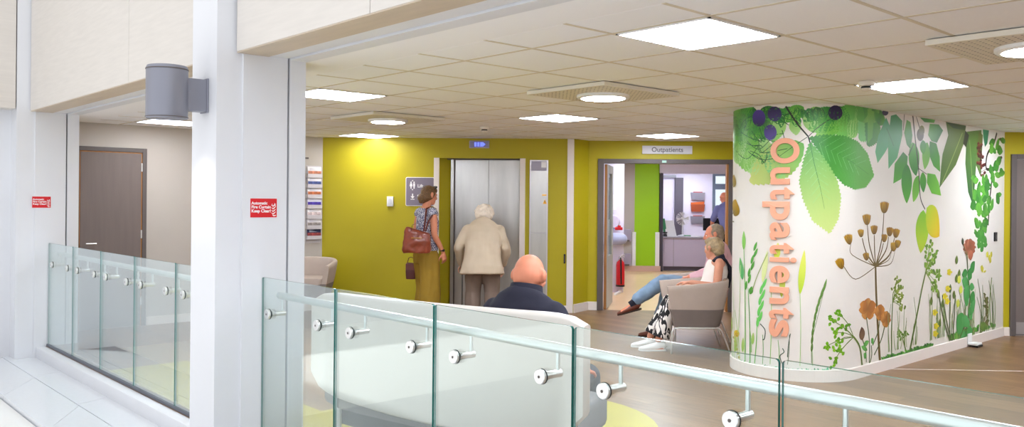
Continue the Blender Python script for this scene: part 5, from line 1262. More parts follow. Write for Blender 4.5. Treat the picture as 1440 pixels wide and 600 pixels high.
(0,0,74,76,3409,1264,3439,1350,48),
(0,0,72,75,3409,1264,3387,1350,48),
(0,0,74,75,3409,1264,3413,1352,48),
(1,0,71,71,19,13,3375,970,3167,1109,3110,1236),
(0,0,72,73,3097,1240,3154,1321,49),
(0,0,72,76,3097,1240,3002,1311,46),
(0,0,72,75,3097,1240,3130,1327,50),
(0,0,72,76,3097,1240,3024,1320,49),
(0,0,72,75,3097,1240,3103,1329,51),
(0,0,72,75,3097,1240,3048,1326,50),
(0,0,74,75,3097,1240,3076,1329,51),
(1,0,71,71,20,14,3375,970,3094,1062,2983,1222),
(0,0,74,75,2965,1223,3014,1307,50),
(0,0,74,73,2965,1223,2860,1294,47),
(0,0,72,75,2965,1223,2989,1312,52),
(0,0,72,76,2965,1223,2881,1302,49),
(0,0,74,75,2965,1223,2962,1314,52),
(0,0,74,76,2965,1223,2906,1309,51),
(0,0,72,76,2965,1223,2933,1313,52),
(1,0,71,71,19,13,3375,970,3268,1090,3217,1179),
(0,0,74,75,3206,1188,3258,1259,42),
(0,0,74,73,3206,1188,3128,1251,40),
(0,0,72,76,3206,1188,3238,1264,43),
(0,0,72,73,3206,1188,3147,1258,42),
(0,0,72,75,3206,1188,3215,1266,44),
(0,0,74,75,3206,1188,3168,1263,43),
(0,0,74,75,3206,1188,3191,1266,44),
(1,0,71,71,9,6,3375,970,3113,1017,3043,1099),
(0,0,72,73,3019,1097,3060,1182,50),
(0,0,74,76,3019,1097,2908,1164,45),
(0,0,72,73,3019,1097,3034,1186,51),
(0,0,72,76,3019,1097,2927,1173,48),
(0,0,72,73,3019,1097,3006,1187,52),
(0,0,74,76,3019,1097,2952,1180,50),
(0,0,74,73,3019,1097,2978,1185,51),
(1,0,71,71,8,6,3375,970,3463,1001,3520,1028),
(0,0,72,75,3545,1033,3635,1094,35),
(0,0,72,73,3545,1033,3516,1101,41),
(0,0,72,76,3545,1033,3620,1101,37),
(0,0,74,76,3545,1033,3536,1106,41),
(0,0,74,76,3545,1033,3602,1106,39),
(0,0,72,73,3545,1033,3558,1108,41),
(0,0,74,75,3545,1033,3581,1108,40),
(1,0,71,71,9,6,3375,970,3061,983,2961,1124),
(0,0,74,75,2933,1127,2968,1201,45),
(0,0,72,75,2933,1127,2834,1185,40),
(0,0,74,75,2933,1127,2945,1205,46),
(0,0,74,76,2933,1127,2851,1194,42),
(0,0,72,73,2933,1127,2921,1206,46),
(0,0,72,73,2933,1127,2872,1200,44),
(0,0,72,73,2933,1127,2896,1204,45)]),
('orange_flower', [
(0,0,77,78,3523,598,3340,566,82),
(0,0,77,79,3523,598,3407,523,142),
(0,0,77,80,3523,598,3526,515,175),
(0,0,77,78,3523,598,3642,546,144),
(0,0,77,79,3523,598,3701,600,84),
(0,0,77,79,3523,598,3678,653,107),
(0,0,77,80,3523,598,3582,681,164),
(0,0,77,78,3523,598,3457,670,168),
(0,0,77,80,3523,598,3361,625,115),
(0,0,77,79,3277,547,3168,525,67),
(0,0,77,79,3277,547,3207,490,122),
(0,0,77,80,3277,547,3278,482,140),
(0,0,77,79,3277,547,3348,504,124),
(0,0,77,80,3277,547,3385,546,69),
(0,0,77,79,3277,547,3371,588,96),
(0,0,77,78,3277,547,3313,612,135),
(0,0,77,80,3277,547,3238,605,138),
(0,0,77,79,3277,547,3180,570,101),
(0,0,77,79,3154,474,3042,451,68),
(0,0,77,79,3154,474,3082,416,124),
(0,0,77,80,3154,474,3155,408,143),
(0,0,77,78,3154,474,3227,431,127),
(0,0,77,79,3154,474,3264,474,70),
(0,0,77,79,3154,474,3250,516,97),
(0,0,77,78,3154,474,3191,539,138),
(0,0,77,78,3154,474,3114,532,141),
(0,0,77,80,3154,474,3055,497,103),
(1,0,81,81,14,14,3550,526,3488,306,3484,91),
(1,0,81,81,15,15,3276,484,3318,368,3420,259),
(1,0,81,81,15,15,3173,412,3252,286,3388,168),
(1,0,81,81,14,14,3632,347,3559,231,3543,120),
(1,0,81,81,14,14,3449,263,3437,173,3484,91),
(0,0,82,83,3622,325,3644,448,110),
(0,0,84,85,3603,279,3495,303,51),
(0,0,84,85,3525,227,3646,275,43),
(0,0,84,85,3449,285,3402,315,66),
(0,0,84,85,3543,164,3596,205,58)]),
('green_umbel', [
(1,0,86,87,18,29,3790,374,3673,270,3621,83),
(1,0,88,88,6,6,3790,374,3935,469,4046,532),
(0,0,89,90,4050,526,4080,554,27),
(0,0,89,91,4044,541,4027,505,29),
(0,0,91,89,4047,565,4089,568,26),
(0,0,90,89,4031,540,4075,544,26),
(0,0,92,90,4061,529,4083,563,27),
(0,0,90,92,4061,516,4079,481,28),
(0,0,92,90,4037,540,4000,517,27),
(1,0,88,88,8,8,3790,374,3873,491,3970,581),
(0,0,91,89,3981,579,3934,563,26),
(0,0,91,90,3980,586,3939,562,28),
(0,0,90,89,3971,557,3996,525,31),
(0,0,90,92,3998,569,3959,590,29),
(0,0,89,90,3977,587,3973,626,32),
(0,0,90,90,3971,614,4017,610,26),
(0,0,91,89,3989,583,4032,599,26),
(1,0,88,88,6,6,3790,374,3876,435,3927,467),
(0,0,91,90,3890,484,3829,485,27),
(0,0,92,91,3918,472,3961,496,28),
(0,0,90,90,3905,469,3893,430,36),
(0,0,89,92,3937,431,3937,392,34),
(0,0,89,91,3935,429,3945,391,34),
(0,0,91,89,3916,473,3864,484,29),
(0,0,90,89,3935,459,3983,472,26),
(1,0,88,88,6,6,3790,374,3958,362,4086,318),
(0,0,89,92,4097,280,4097,318,27),
(0,0,91,89,4093,306,4084,268,27),
(0,0,92,91,4097,312,4129,288,26),
(0,0,90,90,4095,314,4059,292,26),
(0,0,89,89,4094,351,4091,312,27),
(0,0,92,89,4045,315,4024,280,28),
(0,0,92,92,4075,302,4109,282,27),
(1,0,88,88,6,6,3790,374,3912,378,3981,351),
(0,0,89,89,4015,337,3992,302,29),
(0,0,91,90,3977,387,3985,349,32),
(0,0,92,90,3994,340,3946,335,26),
(0,0,92,91,4006,352,3964,333,26),
(0,0,92,92,3978,323,3955,287,31),
(0,0,89,89,3955,333,3926,363,33),
(0,0,92,90,3972,354,4019,356,26),
(1,0,88,88,8,8,3790,374,3880,327,3972,254),
(0,0,89,89,3934,252,3982,266,26),
(0,0,92,89,3968,256,3944,288,32),
(0,0,89,89,3973,261,3983,300,31),
(0,0,92,92,4020,256,4033,294,29),
(0,0,89,91,3972,261,4018,272,26),
(0,0,90,90,3971,284,3999,254,31),
(0,0,92,89,3945,226,3913,254,33),
(1,0,88,88,7,7,3790,374,3935,288,4032,170),
(0,0,92,92,4009,153,4043,130,28),
(0,0,89,91,4051,142,4063,106,29),
(0,0,90,91,3999,180,4036,160,28),
(0,0,90,89,4005,169,4010,208,30),
(0,0,90,90,4046,194,4080,218,26),
(0,0,89,89,4027,206,3981,204,26),
(0,0,92,91,4018,186,3994,151,29),
(1,0,88,88,6,6,3790,374,3903,415,4020,428),
(0,0,91,90,4009,451,3966,465,27),
(0,0,89,89,4023,442,4006,405,29),
(0,0,92,92,4027,405,3988,424,28),
(0,0,90,92,4010,406,4026,370,30),
(0,0,89,92,4019,426,3986,452,29),
(0,0,91,92,4016,446,4037,412,29),
(0,0,89,89,4031,443,4060,473,27)]),
('green_umbel', [
(1,0,86,87,15,25,3012,622,3028,385,3023,117),
(1,0,88,88,14,14,3012,622,2958,729,2934,811),
(0,0,93,94,2925,807,2938,781,42),
(0,0,94,95,2897,823,2859,798,35),
(0,0,95,95,2936,838,2902,859,38),
(0,0,94,93,2934,839,2989,829,27),
(0,0,93,94,2867,806,2919,794,29),
(0,0,94,93,2946,819,2889,803,24),
(0,0,94,94,2872,809,2818,822,29),
(1,0,88,88,14,14,3012,622,2917,703,2851,759),
(0,0,95,94,2806,761,2871,766,18),
(0,0,95,93,2868,747,2859,719,42),
(0,0,94,95,2851,751,2808,728,34),
(0,0,94,94,2904,776,2871,751,37),
(0,0,95,93,2797,757,2779,729,41),
(0,0,94,94,2838,741,2809,764,40),
(0,0,95,94,2872,741,2917,725,33),
(1,0,88,88,14,14,3012,622,2980,675,2905,699),
(0,0,95,94,2907,674,2934,652,40),
(0,0,93,95,2907,720,2957,707,30),
(0,0,94,93,2912,710,2966,728,26),
(0,0,95,93,2937,725,2888,704,29),
(0,0,95,95,2928,722,2865,712,19),
(0,0,95,93,2924,710,2879,687,32),
(0,0,95,94,2907,675,2969,674,20),
(1,0,88,88,6,6,3012,622,2924,656,2805,661),
(0,0,94,93,2801,643,2789,669,43),
(0,0,93,95,2795,632,2826,659,38),
(0,0,94,94,2860,656,2885,633,40),
(0,0,93,93,2833,683,2895,681,21),
(0,0,93,93,2818,682,2824,655,43),
(0,0,95,95,2826,675,2797,698,40),
(0,0,95,93,2821,671,2757,668,19),
(1,0,88,88,6,6,3012,622,2930,603,2803,554),
(0,0,95,93,2836,559,2874,540,37),
(0,0,94,93,2768,539,2716,552,31),
(0,0,93,95,2850,542,2799,520,29),
(0,0,93,94,2755,542,2718,562,38),
(0,0,95,93,2783,551,2847,553,19),
(0,0,95,93,2792,542,2845,530,30),
(0,0,93,95,2790,559,2821,586,38),
(1,0,88,88,14,14,3012,622,3006,697,2960,742),
(0,0,93,93,2961,745,2949,771,42),
(0,0,95,94,2940,764,2961,791,40),
(0,0,93,93,2941,746,3004,751,18),
(0,0,93,93,3009,735,3058,755,28),
(0,0,94,94,2993,758,2941,739,27),
(0,0,95,93,2933,737,2994,748,20),
(0,0,93,94,2905,738,2842,740,20),
(1,0,88,88,6,6,3012,622,2916,626,2859,606),
(0,0,94,93,2831,617,2852,644,41),
(0,0,93,93,2856,629,2909,648,27),
(0,0,93,94,2838,605,2841,578,43),
(0,0,94,95,2876,620,2812,614,18),
(0,0,94,93,2856,612,2821,632,38),
(0,0,95,95,2862,625,2881,601,42),
(0,0,94,95,2879,606,2934,624,25)]),
('green_umbel', [
(1,0,86,87,22,35,2256,864,2361,667,2491,383,2635,88),
(1,0,88,88,16,16,2256,864,2207,1011,2158,1130),
(0,0,96,96,2132,1127,2071,1151,46),
(0,0,96,96,2187,1133,2170,1098,57),
(0,0,96,97,2230,1116,2251,1083,56),
(0,0,97,97,2119,1107,2200,1123,31),
(0,0,98,96,2202,1132,2275,1116,37),
(0,0,98,97,2208,1116,2292,1126,25),
(0,0,97,98,2172,1158,2109,1181,45),
(1,0,88,88,16,16,2256,864,2214,961,2186,1030),
(0,0,96,96,2189,1027,2178,991,58),
(0,0,96,98,2223,1053,2298,1074,34),
(0,0,98,96,2176,1029,2114,1052,45),
(0,0,97,97,2185,1053,2151,1019,54),
(0,0,98,97,2236,1029,2296,1006,45),
(0,0,97,97,2185,999,2258,984,38),
(0,0,96,96,2156,1023,2217,1000,46),
(1,0,88,88,16,16,2256,864,2149,964,2018,1037),
(0,0,96,97,2072,1065,2134,1092,45),
(0,0,98,98,2041,1014,2117,1035,36),
(0,0,97,98,2018,1065,1929,1067,26),
(0,0,98,97,2017,1040,2055,1010,55),
(0,0,98,96,2057,1036,1968,1029,24),
(0,0,97,97,1992,1031,1988,1067,60),
(0,0,98,98,2007,1021,2005,985,60),
(1,0,88,88,16,16,2256,864,2172,928,2079,964),
(0,0,98,96,2118,977,2165,949,52),
(0,0,98,97,2064,968,2019,997,53),
(0,0,97,97,2016,970,2060,941,54),
(0,0,97,98,2111,962,2097,927,58),
(0,0,98,97,2137,973,2224,977,24),
(0,0,98,98,2049,929,2131,946,31),
(0,0,96,96,2062,966,2125,994,44),
(1,0,88,88,6,6,2256,864,2133,851,1949,805),
(0,0,97,97,1934,806,1843,804,25),
(0,0,98,98,1959,831,1955,795,60),
(0,0,98,98,1905,792,1949,763,55),
(0,0,98,96,1942,844,1887,870,51),
(0,0,97,96,1964,816,1881,826,34),
(0,0,97,98,2016,800,1928,802,27),
(0,0,97,97,1898,807,1946,779,54),
(1,0,88,88,16,16,2256,864,2153,789,2023,683),
(0,0,98,97,2010,713,2039,681,58),
(0,0,98,96,2077,710,2112,679,56),
(0,0,96,97,2044,687,2082,657,55),
(0,0,96,97,2018,720,1953,691,44),
(0,0,98,98,1994,697,1998,661,60),
(0,0,97,96,2012,653,1940,670,42),
(0,0,97,96,2092,670,2109,706,58),
(1,0,88,88,16,16,2256,864,2239,912,2215,932),
(0,0,97,97,2223,905,2141,889,29),
(0,0,98,97,2249,926,2297,957,49),
(0,0,97,97,2187,935,2109,915,34),
(0,0,96,96,2220,932,2293,917,38),
(0,0,98,96,2213,944,2299,949,23),
(0,0,96,96,2226,925,2228,960,58),
(0,0,97,96,2257,926,2293,959,53),
(1,0,88,88,6,6,2256,864,2143,876,2077,863),
(0,0,98,97,2110,855,2107,891,59),
(0,0,97,96,2077,850,2151,874,37),
(0,0,98,98,2091,875,2017,851,38),
(0,0,98,98,2085,859,2000,843,29),
(0,0,97,98,1999,873,1947,841,51),
(0,0,98,96,2066,838,1977,828,25),
(0,0,96,98,2135,851,2204,833,41),
(1,0,88,88,6,6,2256,864,2142,820,1992,744),
(0,0,96,97,2053,747,2141,755,24),
(0,0,97,98,1982,713,2033,688,52),
(0,0,96,97,2069,749,1984,755,30),
(0,0,96,98,1991,743,2026,713,56),
(0,0,97,98,1972,747,2051,769,34),
(0,0,96,96,1985,748,2053,776,42),
(0,0,98,98,2009,749,2095,745,29)]),
('green_umbel', [
(1,0,86,87,13,21,2785,255,2698,114),
(1,0,88,88,14,14,2785,255,2788,299,2842,320),
(0,0,99,100,2852,329,2890,351,29),
(0,0,99,100,2858,316,2811,325,26),
(0,0,100,100,2862,311,2916,310,19),
(0,0,99,99,2867,314,2912,334,25),
(0,0,100,100,2850,320,2851,296,38),
(0,0,99,100,2796,311,2852,321,17),
(0,0,99,99,2843,343,2863,323,37),
(1,0,88,88,15,15,2785,255,2731,281,2730,285),
(0,0,99,100,2744,295,2790,285,28),
(0,0,100,100,2751,302,2716,318,34),
(0,0,99,99,2725,285,2732,310,39),
(0,0,99,99,2735,305,2689,315,28),
(0,0,99,100,2736,287,2686,269,24),
(0,0,100,99,2682,281,2682,306,39),
(0,0,100,99,2689,288,2633,275,19),
(1,0,88,88,6,6,2785,255,2791,275,2830,272),
(0,0,100,99,2807,270,2828,249,37),
(0,0,99,100,2846,292,2871,316,34),
(0,0,99,100,2865,274,2920,285,17),
(0,0,99,99,2830,294,2858,276,35),
(0,0,99,100,2837,278,2882,298,26),
(0,0,100,99,2817,258,2856,244,31),
(0,0,100,100,2824,294,2771,297,22)]),
('meadow_grass', [
(1,0,101,101,15,7,4844,90,4849,623,4877,1156),
(1,0,102,102,13,10,4920,76,4955,315,5033,549),
(1,0,103,103,13,6,4780,102,4787,441,4813,779),
(1,0,104,104,11,5,4728,110,4709,318,4706,523),
(1,0,105,105,6,5,4646,117,4640,247,4648,376),
(1,0,106,106,6,5,4575,126,4566,453,4570,777),
(1,0,107,107,6,4,4499,136,4496,242,4507,347),
(1,0,108,108,5,4,4323,135,4319,453,4328,769),
(1,0,109,109,5,4,4425,139,4412,269,4411,399),
(1,0,110,110,21,16,5048,63,5059,454,5134,839),
(1,0,111,111,12,9,4986,75,4940,527,4926,972),
(1,0,112,112,25,20,5225,30,5226,313,5225,595),
(1,0,113,113,13,6,4766,204,4769,315,4790,424),
(1,0,114,114,38,30,5120,38,5109,185,5204,316),
(1,0,115,115,5,4,4220,140,4220,231,4232,322),
(0,0,116,117,4876,1111,4878,1286,54),
(0,0,118,119,4846,753,4833,839,35),
(0,0,118,119,4812,814,4780,902,31),
(0,0,118,119,4811,873,4790,959,32),
(0,0,118,119,4780,933,4741,1021,29),
(0,0,118,119,4779,991,4750,1078,29),
(0,0,118,119,4750,1051,4704,1138,27),
(0,0,118,119,4749,1109,4713,1195,27),
(0,0,120,121,4891,839,4936,1043,72),
(0,0,122,123,4787,719,4764,794,50),
(0,0,124,125,4705,435,4690,534,31),
(0,0,124,125,4684,486,4653,586,29),
(0,0,124,125,4695,533,4676,632,30),
(0,0,124,125,4675,584,4639,684,29),
(0,0,124,125,4686,631,4662,730,30),
(0,0,124,125,4666,682,4626,782,28),
(0,0,124,125,4677,729,4648,828,29),
(0,0,124,125,4657,779,4612,879,28),
(0,0,126,127,4328,752,4294,1140,55),
(0,0,128,129,4528,1041,4514,1194,56),
(0,0,130,131,4482,718,4463,979,48),
(0,0,132,133,4653,837,4608,1125,48),
(1,0,134,134,8,8,4758,761,4704,899,4603,1103),
(1,0,135,135,5,3,4228,161,4226,343,4191,515,4107,870),
(0,0,136,137,4229,257,4222,343,20),
(0,0,136,137,4228,322,4220,412,20),
(0,0,136,137,4224,386,4215,481,20),
(0,0,136,137,4217,451,4206,550,20),
(0,0,136,137,4207,515,4194,618,21),
(0,0,136,137,4194,580,4177,687,21),
(0,0,136,137,4178,644,4156,756,21),
(0,0,136,137,4158,709,4131,825,21),
(0,0,136,137,4135,773,4102,893,22),
(1,0,138,138,8,8,4674,471,4625,422,4629,345,4648,332),
(1,0,139,139,7,7,4471,145,4489,208,4455,244,4468,277),
(1,0,140,140,6,6,4426,203,4418,312,4403,410),
(2,0,141,142,4992,370,4991,305,4935,346,4940,331,4955,318,4977,308,5005,303,5034,305,5057,313,5067,326,5058,341,5036,356,5007,367,4979,371,4956,368,4941,359),
(2,0,143,143,4992,344,4991,317,4968,334,4970,328,4976,323,4986,319,4997,317,5008,318,5015,321,5018,326,5016,332,5008,338,4997,342,4986,344,4976,343,4970,340),
(2,0,144,145,5055,306,5054,280,5023,298,5026,292,5034,286,5047,281,5062,279,5077,279,5089,282,5093,287,5089,293,5078,299,5063,304,5047,307,5034,306,5026,303),
(2,0,144,145,5026,274,5025,248,4998,265,5001,259,5008,253,5019,249,5032,247,5045,247,5054,250,5058,255,5054,262,5045,268,5033,272,5019,275,5008,274,5001,271),
(2,0,144,145,5001,241,5000,215,4976,233,4978,226,4985,221,4995,217,5006,215,5017,215,5025,218,5028,224,5026,230,5018,236,5007,240,4995,242,4985,241,4978,238),
(2,0,144,145,4978,209,4978,183,4955,200,4957,194,4963,188,4972,184,4983,182,4993,183,5000,186,5003,191,5001,197,4994,203,4984,207,4973,209,4964,208,4957,205),
(2,0,144,145,4957,176,4957,150,4936,167,4938,161,4944,155,4952,151,4962,149,4971,150,4978,153,4980,159,4978,165,4972,170,4962,175,4953,176,4944,175,4938,172),
(2,0,144,145,4938,143,4938,117,4918,133,4920,127,4925,122,4933,118,4942,116,4951,117,4957,121,4959,126,4957,132,4951,138,4943,142,4934,143,4926,142,4920,139),
(0,0,146,147,5210,339,5143,465,136),
(0,0,146,147,5023,160,5009,323,72),
(0,0,146,147,4881,185,4872,322,43),
(0,0,146,147,4752,273,4745,385,33)]),
('dried_umbel', [
(0,0,148,149,5088,1417,5040,1571,237),
(0,0,150,151,5132,1683,5103,1804,174),
(1,0,152,152,12,12,5086,1362,5226,1370,5225,1415,5073,1461)]),
('grass_fringe', [
(0,0,153,154,4731,53,4707,87,19),
(0,0,153,153,4729,53,4774,68,20),
(0,0,153,154,4785,59,4798,83,25),
(0,0,153,153,4767,57,4742,86,20),
(0,0,154,154,4880,65,4952,71,24),
(0,0,155,155,4848,63,4894,79,23),
(0,0,153,156,4804,60,4827,101,24),
(0,0,155,154,4841,63,4876,94,25),
(0,0,155,153,4912,65,4904,115,26),
(0,0,154,153,4722,52,4703,79,16),
(0,0,155,153,4756,56,4748,94,23),
(0,0,153,155,4730,53,4726,74,18),
(0,0,155,155,4736,54,4721,96,17),
(0,0,154,154,4736,54,4710,76,16),
(0,0,153,154,4793,60,4809,100,21),
(0,0,154,155,4921,65,4889,113,29),
(0,0,155,156,4745,55,4743,79,19),
(0,0,153,155,4820,62,4778,97,20),
(0,0,153,154,4813,61,4845,71,19),
(0,0,155,153,4723,52,4715,74,18),
(0,0,153,155,4874,64,4851,116,27),
(0,0,155,153,4824,62,4793,107,23),
(0,0,155,156,4775,58,4815,70,23),
(0,0,155,156,4926,65,4895,92,21),
(0,0,155,154,4777,58,4804,84,23),
(0,0,156,154,4808,61,4789,112,20),
(0,0,154,153,4516,62,4518,121,14),
(0,0,155,155,4471,61,4485,83,19),
(0,0,156,154,4402,57,4375,76,14),
(0,0,153,154,4477,61,4476,93,18),
(0,0,156,155,4638,62,4668,98,16),
(0,0,154,154,4687,61,4721,110,19),
(0,0,153,155,4647,62,4616,120,17),
(0,0,154,155,4533,62,4511,94,15),
(0,0,156,156,4495,62,4507,114,14),
(0,0,153,156,4666,62,4694,100,16),
(0,0,155,156,4519,62,4533,112,18),
(0,0,154,156,4467,61,4443,103,15),
(0,0,156,155,4619,63,4601,114,16),
(0,0,153,154,4441,59,4461,82,16),
(0,0,156,156,4544,63,4543,99,14),
(0,0,156,156,4412,58,4367,97,13),
(0,0,156,155,4576,63,4590,94,14),
(0,0,153,153,4487,61,4460,98,15),
(0,0,156,155,4532,62,4545,92,16),
(0,0,154,155,4468,61,4456,97,16),
(0,0,156,156,4460,60,4416,103,13),
(0,0,155,155,4507,62,4527,113,18),
(0,0,156,154,4441,59,4432,114,17),
(0,0,156,153,4442,59,4406,94,14),
(0,0,156,155,4413,58,4413,108,14),
(0,0,155,153,4669,61,4633,88,16),
(0,0,156,154,4564,63,4538,109,14),
(0,0,154,156,4584,63,4559,113,15),
(0,0,154,154,4516,62,4522,115,18),
(0,0,155,156,4653,62,4595,103,14),
(0,0,155,155,4607,63,4640,95,17),
(0,0,155,154,4690,61,4736,95,22),
(0,0,154,156,4555,63,4564,107,16),
(0,0,153,153,4410,58,4381,112,13),
(0,0,156,155,4449,60,4464,88,16),
(0,0,156,156,4685,61,4700,110,18),
(0,0,154,153,4699,60,4690,97,19),
(0,0,156,154,4531,62,4498,112,15),
(0,0,155,155,4417,58,4421,83,17),
(0,0,156,156,4499,62,4525,84,14),
(0,0,156,155,4547,63,4554,107,19),
(0,0,154,153,4521,62,4516,90,15),
(0,0,156,154,4504,62,4523,89,18),
(0,0,156,156,4710,60,4720,82,20),
(0,0,156,156,4628,62,4642,88,17),
(0,0,154,153,4519,62,4552,98,14),
(0,0,156,153,4497,62,4529,108,17),
(0,0,153,154,4666,62,4717,89,21),
(0,0,155,154,4705,60,4766,78,20),
(0,0,153,153,4492,61,4477,83,16),
(0,0,153,154,4425,59,4415,115,14),
(0,0,154,156,4459,60,4441,107,13),
(0,0,153,155,4474,61,4498,102,19),
(0,0,154,153,4518,62,4488,105,15),
(0,0,153,155,4554,63,4546,107,17),
(0,0,156,153,4688,61,4649,101,16),
(0,0,155,153,4416,58,4391,98,14),
(0,0,153,156,4568,63,4597,75,17),
(0,0,156,155,4708,60,4730,84,22),
(0,0,156,154,4519,62,4480,107,16),
(0,0,156,156,4229,76,4272,104,17),
(0,0,155,154,4344,68,4336,112,16),
(0,0,153,155,4097,79,4085,101,18),
(0,0,155,153,4355,67,4317,92,19),
(0,0,154,156,4090,79,4096,122,23),
(0,0,154,153,4375,65,4377,110,18),
(0,0,156,153,4250,75,4261,112,17),
(0,0,156,154,4388,64,4410,90,18),
(0,0,156,155,4267,74,4245,100,18),
(0,0,154,156,4294,72,4309,118,15),
(0,0,155,154,4266,74,4269,100,17),
(0,0,155,155,4255,75,4231,95,17),
(0,0,154,154,4315,71,4327,105,16),
(0,0,156,153,4267,74,4284,98,20),
(0,0,156,155,4116,79,4131,113,21),
(0,0,156,155,4116,79,4127,100,16),
(0,0,156,154,4389,64,4354,99,15),
(0,0,154,155,4163,78,4176,122,19),
(0,0,155,153,4221,76,4213,99,15),
(0,0,153,156,4259,74,4228,108,16),
(0,0,156,153,4131,79,4133,118,20),
(0,0,155,153,4255,75,4254,116,19),
(0,0,153,153,4120,79,4122,106,21),
(0,0,156,155,4283,73,4287,107,16),
(0,0,156,155,4335,69,4357,98,19),
(0,0,155,155,4084,79,4098,99,16),
(0,0,156,155,4211,77,4226,109,20),
(0,0,155,154,4135,79,4174,100,18),
(0,0,153,153,4173,78,4142,99,21),
(0,0,153,153,4225,76,4213,102,18),
(0,0,155,156,4293,72,4331,98,17),
(0,0,155,156,4163,78,4139,97,15),
(0,0,154,153,4234,76,4251,105,15),
(0,0,156,156,4157,78,4180,114,15),
(0,0,154,154,4265,74,4272,122,16),
(0,0,156,154,4362,67,4339,87,15),
(0,0,154,154,4266,74,4250,99,17),
(0,0,156,155,4123,79,4171,107,19),
(0,0,153,154,4360,67,4340,79,15),
(0,0,154,155,4208,77,4200,125,15),
(0,0,156,155,4136,79,4126,103,18),
(0,0,153,156,4304,71,4292,102,16),
(0,0,156,155,4095,79,4127,112,16),
(0,0,154,156,4193,78,4162,111,16),
(0,0,156,156,4083,79,4068,107,22),
(0,0,155,155,4287,73,4275,106,17),
(0,0,154,156,4083,79,4088,132,21),
(0,0,154,155,4263,74,4300,100,18),
(0,0,156,154,4279,73,4256,104,18),
(0,0,155,156,4382,65,4402,75,20),
(0,0,155,153,4128,79,4132,103,22),
(0,0,153,155,4221,76,4221,109,15),
(0,0,156,156,4346,68,4344,93,19),
(0,0,156,155,4285,73,4279,106,20),
(0,0,156,155,4228,76,4236,101,18),
(0,0,153,156,4190,78,4143,106,15),
(0,0,155,153,4186,78,4192,114,16),
(0,0,154,156,4359,67,4336,116,19),
(0,0,155,156,4272,74,4274,98,20),
(0,0,154,154,4380,65,4394,95,18),
(0,0,156,153,4385,64,4406,90,19),
(0,0,154,156,4307,71,4328,91,16),
(0,0,155,154,4394,63,4422,92,17),
(0,0,153,153,4288,73,4312,100,20),
(0,0,156,153,4237,76,4210,97,18),
(0,0,155,155,4138,79,4129,101,16),
(0,0,155,156,4225,76,4242,107,18),
(0,0,155,156,4135,79,4107,117,21),
(0,0,154,155,4306,71,4342,106,20),
(0,0,155,153,4395,63,4378,106,17),
(0,0,157,157,3007,82,3036,127,45),
(0,0,69,157,2967,82,3037,134,44),
(0,0,69,157,2763,81,2806,113,45),
(0,0,158,67,3107,83,3212,132,29),
(0,0,157,67,2757,81,2830,134,46),
(0,0,67,67,2591,80,2646,111,40),
(0,0,67,157,2753,81,2689,103,37),
(0,0,69,157,3032,83,3088,118,42),
(0,0,157,69,2868,82,2974,127,29),
(0,0,67,67,3089,83,3157,129,33),
(0,0,69,69,2617,80,2584,114,52),
(0,0,67,67,2598,80,2725,123,31),
(0,0,67,67,2646,80,2737,145,42),
(0,0,158,158,2942,82,2874,99,31),
(0,0,67,69,2987,82,2935,91,31),
(0,0,157,69,2760,81,2645,113,43),
(0,0,157,67,2840,81,2891,118,39),
(0,0,157,67,2934,82,3055,137,29),
(0,0,67,158,2781,81,2811,120,40),
(0,0,69,158,2948,82,2954,123,54),
(0,0,67,157,3039,83,2994,107,35),
(0,0,69,158,2727,81,2683,121,39),
(0,0,157,69,3038,83,3130,143,41),
(0,0,69,158,2841,81,2891,105,32),
(0,0,67,67,2708,81,2662,96,35),
(0,0,158,67,2690,80,2592,118,45),
(0,0,157,157,2755,81,2744,119,43),
(0,0,158,69,2651,80,2603,114,52),
(0,0,67,69,2730,81,2687,98,36),
(0,0,158,67,3120,83,3102,111,42),
(0,0,157,67,2730,81,2774,106,31),
(0,0,157,67,2604,80,2577,122,49),
(0,0,157,69,2955,82,3035,144,44),
(0,0,158,67,2768,81,2776,120,55),
(0,0,67,67,2695,80,2814,137,29),
(0,0,158,69,3180,83,3249,134,31),
(0,0,158,67,3144,83,3237,117,23),
(0,0,157,158,2992,82,2979,139,41),
(0,0,69,157,2871,82,2840,128,44),
(0,0,69,67,2658,80,2648,109,45),
(0,0,158,67,2787,81,2713,98,32),
(0,0,67,157,3132,83,3148,139,39),
(0,0,158,67,2996,82,3105,141,37),
(0,0,157,69,2972,82,2906,102,36),
(0,0,69,158,2656,80,2736,113,34),
(0,0,157,67,2544,80,2488,97,33),
(0,0,69,157,2923,82,2836,125,48),
(0,0,158,69,2889,82,3008,135,26),
(0,0,67,157,3078,83,3113,122,42),
(0,0,69,158,2623,80,2601,134,57),
(0,0,69,69,2909,82,3011,126,28),
(0,0,67,69,2954,82,2955,111,44),
(0,0,67,67,2568,80,2558,121,44),
(0,0,67,69,2774,81,2835,137,35),
(0,0,158,69,2615,80,2672,135,39),
(0,0,157,69,2910,82,2917,111,47),
(0,0,67,67,2953,82,2875,126,41),
(0,0,67,157,2679,80,2617,114,46),
(0,0,67,69,2618,80,2649,111,50),
(0,0,69,69,2952,82,2866,108,36),
(0,0,69,158,3122,83,3172,122,35),
(0,0,157,158,2818,81,2925,119,31),
(0,0,67,69,2904,82,2809,118,40),
(0,0,158,67,2541,79,2446,97,38),
(0,0,158,157,2781,81,2837,101,31),
(0,0,157,158,3051,83,3005,102,39),
(0,0,69,157,2875,82,2787,125,40),
(0,0,69,157,2562,80,2588,145,56),
(0,0,157,67,3162,83,3227,108,26),
(0,0,157,157,2995,82,3045,135,47),
(0,0,157,69,2276,90,2388,138,34),
(0,0,157,158,2204,91,2134,113,38),
(0,0,67,67,2193,91,2110,110,43),
(0,0,157,157,2462,89,2550,123,26),
(0,0,157,69,2418,89,2510,122,26),
(0,0,67,69,2418,89,2362,104,44),
(0,0,158,67,2423,89,2395,124,48),
